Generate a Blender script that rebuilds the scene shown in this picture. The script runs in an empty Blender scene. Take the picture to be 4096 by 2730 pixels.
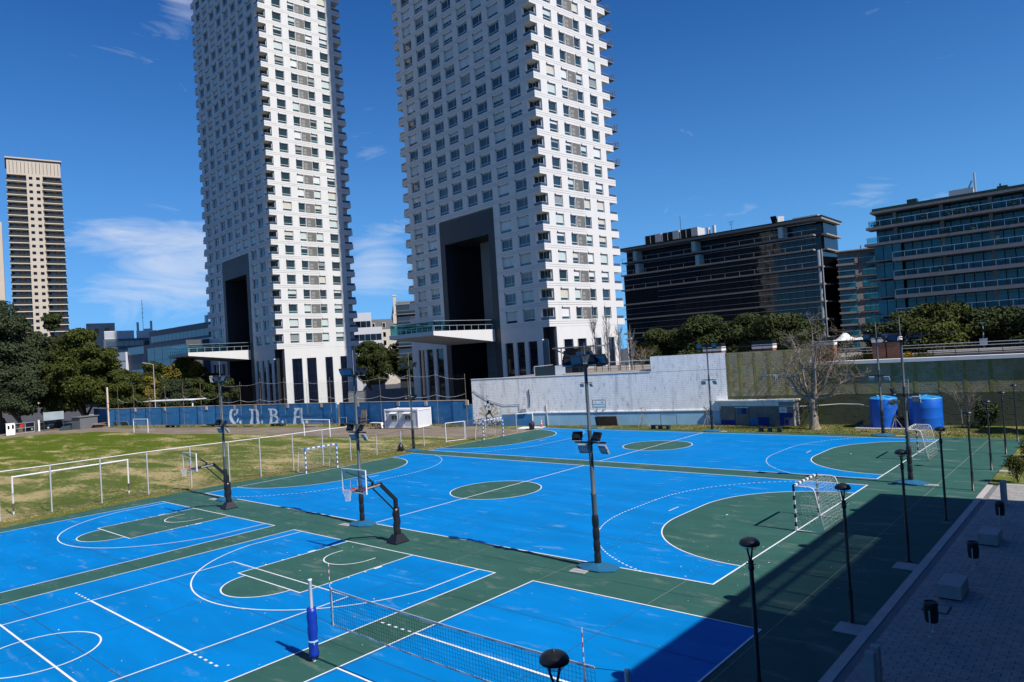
import bpy, math, random
from mathutils import Vector, Matrix, noise as mnoise

R_ = math.radians
scene = bpy.context.scene
col = scene.collection

# ------------------------------------------------------------------ camera
cam_d = bpy.data.cameras.new('camera')
cam = bpy.data.objects.new('camera', cam_d)
col.objects.link(cam)
cam_d.sensor_width = 36.0
cam_d.lens = 24.848
cam_d.clip_start = 0.1
cam_d.clip_end = 6000.0
_r = Vector((0.74907635, 0.65949911, -0.06281357))
_d = Vector((-0.0591222, -0.02788809, -0.99786112))
_f = Vector((-0.65984028, 0.75118784, 0.01810073))
m = Matrix.Identity(4)
for i in range(3):
    m[i][0] = _r[i]; m[i][1] = -_d[i]; m[i][2] = -_f[i]
m[0][3], m[1][3], m[2][3] = 52.0286, -23.9231, 8.8493
cam.matrix_world = m
scene.camera = cam

# ------------------------------------------------------------------ light
SUN_EL, SUN_AZ = 46.0, 93.55            # azimuth clockwise from +Y
sv = Vector((math.sin(R_(SUN_AZ)) * math.cos(R_(SUN_EL)), math.cos(R_(SUN_AZ)) * math.cos(R_(SUN_EL)), math.sin(R_(SUN_EL))))
sun_d = bpy.data.lights.new('sun', 'SUN')
sun_d.energy = 5.0
sun_d.angle = R_(0.53)
sun_d.color = (1.0, 0.955, 0.89)
sun = bpy.data.objects.new('sun', sun_d)
col.objects.link(sun)
sun.rotation_euler = sv.to_track_quat('Z', 'Y').to_euler()
sun.location = (80, -10, 120)

world = bpy.data.worlds.new('World')
scene.world = world
world.use_nodes = True
nt = world.node_tree
nt.nodes.clear()
def wn(t, **kw):
    n = nt.nodes.new(t)
    for k, v in kw.items():
        setattr(n, k, v)
    return n
L = nt.links.new
out = wn('ShaderNodeOutputWorld')
bg = wn('ShaderNodeBackground')
sky = wn('ShaderNodeTexSky', sky_type='NISHITA', sun_disc=False)
sky.sun_elevation = R_(SUN_EL)
sky.sun_rotation = R_(SUN_AZ)
sky.altitude = 0
sky.air_density = 1.0
sky.dust_density = 0.15
sky.ozone_density = 4.0
tc = wn('ShaderNodeTexCoord')
hs = wn('ShaderNodeHueSaturation')
hs.inputs['Saturation'].default_value = 1.34
hs.inputs['Value'].default_value = 1.0
gm = wn('ShaderNodeGamma'); gm.inputs[1].default_value = 1.12
lift = wn('ShaderNodeVectorMath', operation='MULTIPLY_ADD'); lift.inputs[1].default_value = (1, 1, 0.93); lift.inputs[2].default_value = (0, 0, 0.07)
L(tc.outputs['Generated'], lift.inputs[0]); ln_ = wn('ShaderNodeVectorMath', operation='NORMALIZE'); L(lift.outputs[0], ln_.inputs[0]); L(ln_.outputs[0], sky.inputs[0])
L(sky.outputs[0], hs.inputs['Color'])
L(hs.outputs[0], gm.inputs[0])
gk = wn('ShaderNodeVectorMath', operation='SCALE'); gk.inputs['Scale'].default_value = 1.0
tint = wn('ShaderNodeVectorMath', operation='MULTIPLY'); tint.inputs[1].default_value = (1.05, 0.74, 0.95)
L(gm.outputs[0], tint.inputs[0]); L(tint.outputs[0], gk.inputs[0])
sp0 = wn('ShaderNodeSeparateXYZ'); L(tc.outputs['Generated'], sp0.inputs[0])
hz = wn('ShaderNodeMath', operation='SUBTRACT'); hz.inputs[0].default_value = 1.0; hz.use_clamp = True; L(sp0.outputs[2], hz.inputs[1])
hp = wn('ShaderNodeMath', operation='POWER'); L(hz.outputs[0], hp.inputs[0]); hp.inputs[1].default_value = 4.2
hm_ = wn('ShaderNodeMath', operation='MULTIPLY'); L(hp.outputs[0], hm_.inputs[0]); hm_.inputs[1].default_value = 0.9
hmix = wn('ShaderNodeMix', data_type='RGBA'); L(hm_.outputs[0], hmix.inputs[0]); L(gk.outputs[0], hmix.inputs[6]); hmix.inputs[7].default_value = (1.5, 5.4, 10.0, 1)
sep = wn('ShaderNodeSeparateXYZ')
L(tc.outputs['Generated'], sep.inputs[0])
def wmath(op, a, b=None):
    n = wn('ShaderNodeMath', operation=op)
    for i, v in enumerate((a, b)):
        if v is None: continue
        if isinstance(v, (int, float)): n.inputs[i].default_value = v
        else: L(v, n.inputs[i])
    return n.outputs[0]
zc = wmath('MAXIMUM', sep.outputs[2], 0.0)
zz = wmath('ADD', zc, 0.07)
px = wmath('DIVIDE', sep.outputs[0], zz)
py = wmath('DIVIDE', sep.outputs[1], zz)
comb = wn('ShaderNodeCombineXYZ')
L(px, comb.inputs[0]); L(py, comb.inputs[1])
mp = wn('ShaderNodeMapping')
mp.inputs['Rotation'].default_value = (0, R_(5), R_(20))
mp.inputs['Scale'].default_value = (5.0, 5.0, 17.0)
mp.inputs['Location'].default_value = (0.35, 1.1, 0.2)
L(tc.outputs['Generated'], mp.inputs[0])
nz = wn('ShaderNodeTexNoise')
nz.inputs['Scale'].default_value = 1.0
nz.inputs['Detail'].default_value = 9
nz.inputs['Roughness'].default_value = 0.62
nz.inputs['Distortion'].default_value = 1.3
L(mp.outputs[0], nz.inputs['Vector'])
# where the cirrus lies: soft patches of sky (unit directions), each torn by the noise
def patch(d, k, amp):
    v = Vector(d).normalized()
    dot = wn('ShaderNodeVectorMath', operation='DOT_PRODUCT')
    nrm = wn('ShaderNodeVectorMath', operation='NORMALIZE')
    L(tc.outputs['Generated'], nrm.inputs[0])
    L(nrm.outputs[0], dot.inputs[0]); dot.inputs[1].default_value = v
    e = wmath('POWER', wmath('MAXIMUM', dot.outputs['Value'], 0.0), k)
    return wmath('MULTIPLY', e, amp)
SKY_PATCHES = [((-0.925, 0.349, 0.145), 420, 0.40), ((-0.865, 0.42, 0.13), 500, 0.30), ((-0.853, 0.367, 0.371), 420, 0.17), ((-0.814, 0.385, 0.436), 900, 0.20), ((-0.78, 0.611, 0.14), 500, 0.36), ((-0.737, 0.585, 0.337), 1500, 0.2), ((-0.373, 0.913, 0.163), 1500, 0.22), ((-0.231, 0.959, 0.165), 1500, 0.2)]
acc = None
for d, k, a in SKY_PATCHES:
    q = patch(d, k, a)
    acc = q if acc is None else wmath('ADD', acc, q)
band = wmath('MULTIPLY', wmath('SUBTRACT', 1.0, wmath('MINIMUM', wmath('MULTIPLY', zc, 2.2), 1.0)), 0.05)
acc = wmath('ADD', wmath('ADD', acc, band), 0.0)
thr = wmath('SUBTRACT', wmath('ADD', nz.outputs[0], acc), 0.66)
msk = wmath('MINIMUM', wmath('MAXIMUM', wmath('MULTIPLY', thr, 2.0), 0.0), 0.88)
mix = wn('ShaderNodeMix', data_type='RGBA')
L(msk, mix.inputs[0])
L(hmix.outputs[2], mix.inputs[6])
mix.inputs[7].default_value = (7.4, 8.0, 9.2, 1)
L(mix.outputs[2], bg.inputs[0])
bg.inputs[1].default_value = 0.074
L(bg.outputs[0], out.inputs[0])

vs = scene.view_settings
vs.view_transform = 'Standard'
vs.look = 'None'
vs.exposure = 0.4
vs.gamma = 1.0
vs.use_curve_mapping = False

random.seed(11)

# ------------------------------------------------------------------ helpers
class MB:
    """collects faces, builds ONE mesh object"""
    def __init__(s):
        s.v = []; s.f = []; s.m = []; s.sm = []
    def add(s, vs, fs, mi=0, smooth=False):
        b = len(s.v)
        s.v.extend(vs)
        for f in fs:
            s.f.append(tuple(b + i for i in f)); s.m.append(mi); s.sm.append(smooth)
    def box(s, x0, y0, z0, x1, y1, z1, mi=0):
        s.add([(x0,y0,z0),(x1,y0,z0),(x1,y1,z0),(x0,y1,z0),(x0,y0,z1),(x1,y0,z1),(x1,y1,z1),(x0,y1,z1)],
              [(0,3,2,1),(4,5,6,7),(0,1,5,4),(1,2,6,5),(2,3,7,6),(3,0,4,7)], mi)
    def obox(s, c, ux, uy, uz, hx, hy, hz, mi=0):
        c = Vector(c); ux = Vector(ux); uy = Vector(uy); uz = Vector(uz)
        P = []
        for sz in (-1, 1):
            for sx, sy in ((-1,-1),(1,-1),(1,1),(-1,1)):
                P.append(tuple(c + ux*hx*sx + uy*hy*sy + uz*hz*sz))
        s.add(P, [(0,3,2,1),(4,5,6,7),(0,1,5,4),(1,2,6,5),(2,3,7,6),(3,0,4,7)], mi)
    def bar(s, p, q, w, h=None, mi=0):
        """rectangular bar from p to q"""
        h = h or w
        p = Vector(p); q = Vector(q); d = (q - p)
        ln = d.length
        if ln < 1e-6: return
        d.normalize()
        up = Vector((0,0,1)) if abs(d.z) < 0.95 else Vector((1,0,0))
        sx = d.cross(up).normalized(); uy = sx.cross(d)
        s.obox((p+q)/2, d, sx, uy, ln/2, w/2, h/2, mi)
    def tube(s, p, q, r, n=6, r2=None, mi=0, caps=True, smooth=True):
        r2 = r if r2 is None else r2
        p = Vector(p); q = Vector(q); d = q - p
        if d.length < 1e-6: return
        d.normalize()
        up = Vector((0,0,1)) if abs(d.z) < 0.9 else Vector((1,0,0))
        a = d.cross(up).normalized(); b = a.cross(d)
        P = []
        for c, rr in ((p, r), (q, r2)):
            for i in range(n):
                t = 2*math.pi*i/n
                P.append(tuple(c + a*math.cos(t)*rr + b*math.sin(t)*rr))
        s.add(P, [(i, (i+1) % n, n+(i+1) % n, n+i)[::-1] for i in range(n)], mi, smooth)
        if caps:
            s.add(P, [tuple(range(n)), tuple(range(2*n-1, n-1, -1))], mi)
    def path(s, pts, rad, n=6, mi=0, smooth=True):
        """one continuous tube through pts; rad is a number or a list"""
        k = len(pts)
        rads = rad if isinstance(rad, (list, tuple)) else [rad]*k
        P = []
        prev = None
        for i, c in enumerate(pts):
            c = Vector(c)
            d = Vector(pts[min(i+1, k-1)]) - Vector(pts[max(i-1, 0)])
            d.normalize()
            if prev is None:
                up = Vector((0,0,1)) if abs(d.z) < 0.9 else Vector((1,0,0))
                a = d.cross(up).normalized()
            else:
                a = (prev - d*prev.dot(d))
                a = a.normalized() if a.length > 1e-5 else d.orthogonal().normalized()
            prev = a
            b = a.cross(d)
            for j in range(n):
                t = 2*math.pi*j/n
                P.append(tuple(c + a*math.cos(t)*rads[i] + b*math.sin(t)*rads[i]))
        F = []
        for i in range(k-1):
            for j in range(n):
                F.append((i*n+j, (i+1)*n+j, (i+1)*n+(j+1) % n, i*n+(j+1) % n))
        s.add(P, F, mi, smooth)
        s.add(P, [tuple(range(n)), tuple(range(k*n-1, (k-1)*n-1, -1))], mi)
    def lathe(s, prof, c=(0,0,0), n=24, mi=0, smooth=True):
        """prof: (r, z) from bottom to top"""
        cx, cy, cz = c
        P = []
        for r, z in prof:
            for i in range(n):
                t = 2*math.pi*i/n
                P.append((cx + r*math.cos(t), cy + r*math.sin(t), cz + z))
        F = []
        for k in range(len(prof)-1):
            for i in range(n):
                F.append((k*n+i, k*n+(i+1) % n, (k+1)*n+(i+1) % n, (k+1)*n+i))
        s.add(P, F, mi, smooth)
        s.add(P, [tuple(range(n-1, -1, -1)), tuple(range((len(prof)-1)*n, len(prof)*n))], mi)
    def quad(s, a, b, c, d, mi=0):
        s.add([tuple(a), tuple(b), tuple(c), tuple(d)], [(0,1,2,3)], mi)
    def prism(s, poly, z0, z1, mi=0):
        n = len(poly)
        P = [(x, y, z0) for x, y in poly] + [(x, y, z1) for x, y in poly]
        s.add(P, [tuple(range(n-1, -1, -1)), tuple(range(n, 2*n))] + [(i, (i+1) % n, n+(i+1) % n, n+i) for i in range(n)], mi)
    def mesh(s, name, mats):
        me = bpy.data.meshes.new(name)
        me.from_pydata(s.v, [], s.f)
        if not isinstance(mats, (list, tuple)): mats = [mats]
        for mt in mats: me.materials.append(mt)
        me.polygons.foreach_set('material_index', s.m)
        me.polygons.foreach_set('use_smooth', s.sm)
        me.update()
        return me
    def build(s, name, mats, parent=None, loc=None, rz=0):
        o = bpy.data.objects.new(name, s.mesh(name, mats))
        col.objects.link(o)
        if parent is not None: o.parent = parent
        if loc is not None: o.location = loc
        if rz: o.rotation_euler = (0, 0, rz)
        return o

def inst(name, me, parent=None, loc=(0,0,0), rz=0, sc=None):
    o = bpy.data.objects.new(name, me)
    col.objects.link(o)
    if parent is not None: o.parent = parent
    o.location = loc
    if rz: o.rotation_euler = (0, 0, rz)
    if sc: o.scale = sc
    return o

def tag(o, label=None, cat=None, group=None, kind=None):
    if label: o['label'] = label
    if cat: o['category'] = cat
    if group: o['group'] = group
    if kind: o['kind'] = kind
    return o

def thing(name, label, cat, loc=(0,0,0), rz=0, group=None):
    o = bpy.data.objects.new(name, None)
    o.empty_display_size = 0.2
    col.objects.link(o)
    o.location = loc
    o.rotation_euler = (0, 0, rz)
    return tag(o, label, cat, group)

def dup(root, loc, rz=None, label=None, group=None):
    r = root.copy(); col.objects.link(r)
    r.location = loc
    if rz is not None: r.rotation_euler = (0, 0, rz)
    if label: r['label'] = label
    if group: r['group'] = group
    for ch in root.children:
        c = ch.copy(); col.objects.link(c); c.parent = r
        for g in ch.children:
            d = g.copy(); col.objects.link(d); d.parent = c
    return r

# ------------------------------------------------------------------ materials
def pm(name, c, rough=0.6, var=0.12, scale=3.0, bump=0.0, bscale=60.0, metal=0.0, coat=0.0, spec=0.5, stain=None, stain_amt=0.0, stain_scale=1.0, stain_thr=0.55, stretch=(1,1,1), streak=None):
    """principled material in world metres: base colour, soft colour variation, stains of a second colour, fine relief"""
    c = tuple(x*0.85 for x in c)
    stain = tuple(x*0.85 for x in stain) if stain else None
    mt = bpy.data.materials.new(name)
    mt.use_nodes = True
    n = mt.node_tree
    b = n.nodes['Principled BSDF']
    b.inputs['Roughness'].default_value = rough
    b.inputs['Metallic'].default_value = metal
    b.inputs['Specular IOR Level'].default_value = spec
    if coat:
        b.inputs['Coat Weight'].default_value = coat
        b.inputs['Coat Roughness'].default_value = 0.04
    c4 = (c[0], c[1], c[2], 1)
    b.inputs['Base Color'].default_value = c4
    if var or stain or bump or streak:
        ge = n.nodes.new('ShaderNodeNewGeometry')
        mp_ = n.nodes.new('ShaderNodeMapping')
        mp_.inputs['Scale'].default_value = stretch
        n.links.new(ge.outputs['Position'], mp_.inputs[0])
        src = mp_.outputs[0]
    last = None
    if var:
        t = n.nodes.new('ShaderNodeTexNoise')
        t.inputs['Scale'].default_value = scale
        t.inputs['Detail'].default_value = 6
        t.inputs['Roughness'].default_value = 0.65
        n.links.new(src, t.inputs['Vector'])
        r = n.nodes.new('ShaderNodeValToRGB')
        r.color_ramp.elements[0].position = 0.28
        r.color_ramp.elements[1].position = 0.72
        r.color_ramp.elements[0].color = tuple(x*(1-var) for x in c) + (1,)
        r.color_ramp.elements[1].color = tuple(min(1, x*(1+var)) for x in c) + (1,)
        n.links.new(t.outputs[0], r.inputs[0])
        last = r.outputs[0]
    if stain:
        t2 = n.nodes.new('ShaderNodeTexNoise')
        t2.inputs['Scale'].default_value = stain_scale
        t2.inputs['Detail'].default_value = 8
        t2.inputs['Roughness'].default_value = 0.7
        t2.inputs['Distortion'].default_value = 0.3
        n.links.new(src, t2.inputs['Vector'])
        r2 = n.nodes.new('ShaderNodeMapRange')
        r2.inputs['From Min'].default_value = stain_thr
        r2.inputs['From Max'].default_value = stain_thr + 0.16
        r2.inputs['To Max'].default_value = stain_amt
        n.links.new(t2.outputs[0], r2.inputs[0])
        mx = n.nodes.new('ShaderNodeMix'); mx.data_type = 'RGBA'
        n.links.new(r2.outputs[0], mx.inputs[0])
        if last is not None: n.links.new(last, mx.inputs[6])
        else: mx.inputs[6].default_value = c4
        mx.inputs[7].default_value = tuple(stain) + (1,)
        last = mx.outputs[2]
    if streak:
        sc_, sa_, st_, ss_ = streak
        mq = n.nodes.new('ShaderNodeMapping'); mq.inputs['Scale'].default_value = (ss_, ss_, ss_*0.07)
        n.links.new(ge.outputs['Position'], mq.inputs[0])
        t4 = n.nodes.new('ShaderNodeTexNoise'); t4.inputs['Scale'].default_value = 1.0; t4.inputs['Detail'].default_value = 5; t4.inputs['Roughness'].default_value = 0.6
        n.links.new(mq.outputs[0], t4.inputs['Vector'])
        r4 = n.nodes.new('ShaderNodeMapRange'); r4.inputs['From Min'].default_value = st_; r4.inputs['From Max'].default_value = st_+0.2; r4.inputs['To Max'].default_value = sa_
        n.links.new(t4.outputs[0], r4.inputs[0])
        m4 = n.nodes.new('ShaderNodeMix'); m4.data_type = 'RGBA'; n.links.new(r4.outputs[0], m4.inputs[0])
        if last is not None: n.links.new(last, m4.inputs[6])
        else: m4.inputs[6].default_value = c4
        m4.inputs[7].default_value = tuple(sc_)+(1,)
        last = m4.outputs[2]
    if last is not None: n.links.new(last, b.inputs['Base Color'])
    if bump:
        t3 = n.nodes.new('ShaderNodeTexNoise')
        t3.inputs['Scale'].default_value = bscale
        t3.inputs['Detail'].default_value = 4
        n.links.new(src, t3.inputs['Vector'])
        bp = n.nodes.new('ShaderNodeBump')
        bp.inputs['Strength'].default_value = bump
        bp.inputs['Distance'].default_value = 0.02
        n.links.new(t3.outputs[0], bp.inputs['Height'])
        n.links.new(bp.outputs[0], b.inputs['Normal'])
    return mt

def glassy(name, tint=(0.75, 0.9, 0.9), fac=0.75, rough=0.03):
    """thin clear sheet: mostly see-through, some mirror"""
    mt = bpy.data.materials.new(name); mt.use_nodes = True
    n = mt.node_tree; n.nodes.clear()
    o = n.nodes.new('ShaderNodeOutputMaterial')
    tr = n.nodes.new('ShaderNodeBsdfTransparent'); tr.inputs[0].default_value = tuple(tint) + (1,)
    gl = n.nodes.new('ShaderNodeBsdfGlossy'); gl.inputs['Roughness'].default_value = rough
    fr = n.nodes.new('ShaderNodeLayerWeight'); fr.inputs[0].default_value = 0.5
    pw = n.nodes.new('ShaderNodeMath'); pw.operation = 'POWER'; pw.inputs[1].default_value = 4.0
    n.links.new(fr.outputs['Facing'], pw.inputs[0])
    ad = n.nodes.new('ShaderNodeMath'); ad.operation = 'MULTIPLY_ADD'; ad.inputs[1].default_value = 0.5; ad.inputs[2].default_value = 1 - fac
    n.links.new(pw.outputs[0], ad.inputs[0])
    mx = n.nodes.new('ShaderNodeMixShader')
    n.links.new(ad.outputs[0], mx.inputs[0])
    n.links.new(tr.outputs[0], mx.inputs[1]); n.links.new(gl.outputs[0], mx.inputs[2])
    n.links.new(mx.outputs[0], o.inputs[0])
    return mt

def leafmat(name, c1, c2, c3=None):
    mt = bpy.data.materials.new(name); mt.use_nodes = True
    n = mt.node_tree; b = n.nodes['Principled BSDF']
    b.inputs['Roughness'].default_value = 0.75
    b.inputs['Specular IOR Level'].default_value = 0.15
    ge = n.nodes.new('ShaderNodeNewGeometry')
    r = n.nodes.new('ShaderNodeValToRGB')
    r.color_ramp.elements[0].color = tuple(c1) + (1,)
    r.color_ramp.elements[1].color = tuple(c2) + (1,)
    if c3:
        e = r.color_ramp.elements.new(0.93); e.color = tuple(c3) + (1,)
    tn = n.nodes.new('ShaderNodeTexNoise'); tn.inputs['Scale'].default_value = 0.33; tn.inputs['Detail'].default_value = 3
    n.links.new(ge.outputs['Position'], tn.inputs['Vector'])
    tr_ = n.nodes.new('ShaderNodeMapRange'); tr_.inputs['From Min'].default_value = 0.3; tr_.inputs['From Max'].default_value = 0.7; tr_.inputs['To Min'].default_value = -0.05; tr_.inputs['To Max'].default_value = 0.55
    n.links.new(tn.outputs[0], tr_.inputs[0])
    tm = n.nodes.new('ShaderNodeMath'); tm.operation = 'MULTIPLY_ADD'; tm.inputs[1].default_value = 0.5; tm.use_clamp = True
    n.links.new(ge.outputs['Random Per Island'], tm.inputs[0]); n.links.new(tr_.outputs[0], tm.inputs[2])
    n.links.new(tm.outputs[0], r.inputs[0])
    n.links.new(r.outputs[0], b.inputs['Base Color'])
    return mt
M = {}
M['earth'] = pm('earth', (0.20,0.155,0.11), 0.95, 0.3, 0.35, 0.4, 12, stain=(0.33,0.27,0.19), stain_amt=0.7, stain_scale=0.25)
M['street'] = pm('street', (0.055,0.055,0.06), 0.9, 0.2, 0.5)
M['green'] = pm('green_court_paint', (0.034,0.108,0.088), 0.7, 0.14, 0.6, 0.15, 40, stain=(0.22,0.23,0.19), stain_amt=0.62, stain_scale=0.8, stain_thr=0.55, stretch=(0.6,1.6,1), spec=0.1)
M['blue'] = pm('blue_court_paint', (0.0,0.19,0.515), 0.7, 0.17, 0.30, 0.12, 40, stain=(0.17,0.34,0.54), stain_amt=0.6, stain_scale=0.8, stain_thr=0.58, stretch=(0.5,1.9,1), spec=0.06)
M['line'] = pm('white_line_paint', (0.78,0.80,0.80), 0.7, 0.06, 2.0, stain=(0.45,0.5,0.5), stain_amt=0.35, stain_scale=2.2, stain_thr=0.6)
M['joint'] = pm('joint_filler', (0.02,0.06,0.10), 0.9, 0.2, 2.0)
M['pale_joint'] = pm('worn_joint', (0.20,0.22,0.19), 0.9, 0.2, 2.0)
M['white_chip'] = pm('white_chip', (0.8,0.8,0.78), 0.9, 0)
M['concrete'] = pm('concrete', (0.36,0.36,0.35), 0.85, 0.12, 1.5, 0.2, 30, stain=(0.22,0.22,0.21), stain_amt=0.5, stain_scale=0.8)
M['dark_concrete'] = pm('dark_concrete', (0.16,0.165,0.17), 0.85, 0.15, 1.2, 0.2, 30)
M['kerb'] = pm('kerb_stone', (0.42,0.40,0.37), 0.85, 0.12, 2.0)
M['paver'] = pm('paver', (0.32,0.305,0.285), 0.9, 0.2, 3.0, 0.25, 50)
M['paver_bed'] = pm('paver_bed', (0.19,0.18,0.17), 0.95, 0.1, 3.0)

def grassmat(name, g1, g2, straw, thr, sx, sy):
    mt = bpy.data.materials.new(name); mt.use_nodes = True
    n = mt.node_tree; b = n.nodes['Principled BSDF']
    b.inputs['Roughness'].default_value = 0.95
    b.inputs['Specular IOR Level'].default_value = 0.1
    ge = n.nodes.new('ShaderNodeNewGeometry')
    mp_ = n.nodes.new('ShaderNodeMapping'); mp_.inputs['Scale'].default_value = (sx, sy, 1)
    mp_.inputs['Rotation'].default_value = (0, 0, R_(10))
    n.links.new(ge.outputs['Position'], mp_.inputs[0])
    def ns(scale, det, src, dist=0.0):
        t = n.nodes.new('ShaderNodeTexNoise'); t.inputs['Scale'].default_value = scale
        t.inputs['Detail'].default_value = det; t.inputs['Roughness'].default_value = 0.7
        t.inputs['Distortion'].default_value = dist
        n.links.new(src, t.inputs['Vector']); return t.outputs[0]
    a = ns(1.0, 9, mp_.outputs[0], 0.4)
    fine = ns(3.2, 8, ge.outputs['Position'])
    ad = n.nodes.new('ShaderNodeMath'); ad.operation = 'MULTIPLY_ADD'
    n.links.new(fine, ad.inputs[0]); ad.inputs[1].default_value = 0.62; n.links.new(a, ad.inputs[2])
    vf = ns(15.0, 3, ge.outputs['Position'])
    ad2 = n.nodes.new('ShaderNodeMath'); ad2.operation = 'MULTIPLY_ADD'
    n.links.new(vf, ad2.inputs[0]); ad2.inputs[1].default_value = 0.45; n.links.new(ad.outputs[0], ad2.inputs[2])
    sx_ = n.nodes.new('ShaderNodeSeparateXYZ'); n.links.new(ge.outputs['Position'], sx_.inputs[0])
    wr = n.nodes.new('ShaderNodeMapRange'); wr.inputs['From Min'].default_value = -62; wr.inputs['From Max'].default_value = -14; wr.inputs['To Min'].default_value = -0.07; wr.inputs['To Max'].default_value = 0.0
    n.links.new(sx_.outputs[0], wr.inputs[0])
    ad3 = n.nodes.new('ShaderNodeMath'); ad3.operation = 'ADD'; n.links.new(ad2.outputs[0], ad3.inputs[0]); n.links.new(wr.outputs[0], ad3.inputs[1])
    mr = n.nodes.new('ShaderNodeMapRange')
    mr.inputs['From Min'].default_value = thr + 0.215; mr.inputs['From Max'].default_value = thr + 0.31
    n.links.new(ad3.outputs[0], mr.inputs[0])
    rg = n.nodes.new('ShaderNodeValToRGB')
    rg.color_ramp.elements[0].color = g1 + (1,); rg.color_ramp.elements[1].color = g2 + (1,)
    rg.color_ramp.elements[0].position = 0.3; rg.color_ramp.elements[1].position = 0.7
    n.links.new(fine, rg.inputs[0])
    mx = n.nodes.new('ShaderNodeMix'); mx.data_type = 'RGBA'
    n.links.new(mr.outputs[0], mx.inputs[0]); n.links.new(rg.outputs[0], mx.inputs[6]); mx.inputs[7].default_value = straw + (1,)
    n.links.new(mx.outputs[2], b.inputs['Base Color'])
    bp = n.nodes.new('ShaderNodeBump'); bp.inputs['Strength'].default_value = 0.8; bp.inputs['Distance'].default_value = 0.05
    n.links.new(ns(7.0, 5, ge.outputs['Position']), bp.inputs['Height']); n.links.new(bp.outputs[0], b.inputs['Normal'])
    return mt
M['grass_field'] = grassmat('football_turf', (0.042,0.076,0.003), (0.095,0.125,0.008), (0.38,0.30,0.14), 0.80, 0.11, 0.30)
M['grass_strip'] = grassmat('strip_turf', (0.065,0.095,0.012), (0.12,0.14,0.03), (0.27,0.21,0.10), 0.83, 0.25, 0.25)

def sheet(name, poly, z, mt, kind='structure', base=None):
    b = MB(); b.add([(x, y, z) for x, y in poly], [tuple(range(len(poly)))])
    o = b.build(name, mt); o['kind'] = kind
    return o
def rect(x0, y0, x1, y1): return [(x0,y0),(x1,y0),(x1,y1),(x0,y1)]

# ground to the horizon
b = MB()
nseg = 48
ring = [(3000*math.cos(2*math.pi*i/nseg), 3000*math.sin(2*math.pi*i/nseg), -0.06) for i in range(nseg)]
b.add(ring, [tuple(range(nseg))])
o = b.build('ground', M['street']); o['kind'] = 'structure'
# bare earth round the pitch, the pitch itself, the strips of grass
sheet('earth_ground', [(-103,-140),(-0.5,-140),(0.6,41.0),(-11.5,40.0),(-92.4,25.4),(-106,28)], -0.02, M['earth'])
fld = [(-93,-140),(-3.3,-140),(-3.3,-10),(-3.0,20),(-2.6,30),(-9,30.5),(-17,28.2),(-23.4,26.7),(-36,25.9),(-47.5,24.6),(-58.4,21.5),(-69.3,20.8),(-82,20.0),(-90,14.5),(-93,9.5)]
sheet('football_pitch', fld, -0.012, M['grass_field'])
sheet('verge_grass', [(-6.0,-140),(-1.2,-140),(-1.6,-12),(-2.2,-6),(-2.6,-1),(-2.1,6),(-0.6,9),(-0.4,16),(-0.5,24),(0.2,30),(0.6,33),(-2.6,33),(-3.2,20),(-3.5,0),(-3.6,-8)], -0.006, M['grass_strip'])
sheet('back_lawn', [(0.2,40.6),(1.8,41.4),(45.4,41.4),(60,41.2),(60,50.9),(29,48.6),(19,46.9),(-11.4,40.3),(-10,39),(-3,38.2)], -0.006, M['grass_strip'])
sheet('wall_foot_grass', [(-92,25.5),(-90,24.4),(-80.5,25.0),(-65.3,28.5),(-50,31.5),(-36,34.6),(-28,36.6),(-14,38.6),(-11.6,40.1),(-36.7,37.0),(-57.5,33.2),(-71.2,30.0)], -0.008, M['grass_strip'])

# hard court: one green slab, blue fields as thin coats of paint on it
sheet('court_surface', [(-1.2,-140),(45.45,-140),(45.45,41.4),(1.8,41.4),(0.2,40.6),(0.2,30),(-0.4,24),(-0.3,16),(-0.5,9),(-2.0,6),(-2.5,-1),(-2.1,-6),(-1.5,-12)], 0.0, M['green'])
XA1, XA2 = (0.0, 15.0), (17.0, 32.0)
sheet('blue_field', rect(0,0,40,20), 0.004, M['blue'])
sheet('blue_field', rect(0,22,40,39.9), 0.004, M['blue'])
sheet('blue_field', rect(0,-31.05,15,-3.05), 0.004, M['blue'])
sheet('blue_field', rect(17,-31.05,32,-3.05), 0.004, M['blue'])
sheet('blue_field', rect(34,-21.05,43,-3.05), 0.004, M['blue'])
def dpoly(x, yc, sgn, r=6.0, n=20):
    P = []
    for i in range(n+1):
        t = math.pi/2*i/n
        P.append((x + sgn*r*math.sin(t), yc - 1.5 - r*math.cos(t)))
    for i in range(n+1):
        t = math.pi/2*(1-i/n)
        P.append((x + sgn*r*math.sin(t), yc + 1.5 + r*math.cos(t)))
    return P if sgn > 0 else P[::-1]
for yc in (10, 31):
    for x, s in ((0, 1), (40, -1)):
        sheet('goal_area', dpoly(x, yc, s), 0.008, M['green'])
    sheet('centre_circle', [(20+3*math.cos(t*math.pi/24), yc+3*math.sin(t*math.pi/24)) for t in range(48)], 0.008, M['green'])
for x0 in (0.0, 17.0):
    xc = x0 + 7.45
    sheet('basketball_key', rect(xc-2.45, -8.85, xc+2.45, -3.05), 0.008, M['green'])
    sheet('free_throw_circle', [(xc+1.8*math.cos(math.pi+math.pi*t/20), -8.85+1.8*math.sin(math.pi+math.pi*t/20)) for t in range(21)], 0.0085, M['green'])

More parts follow.
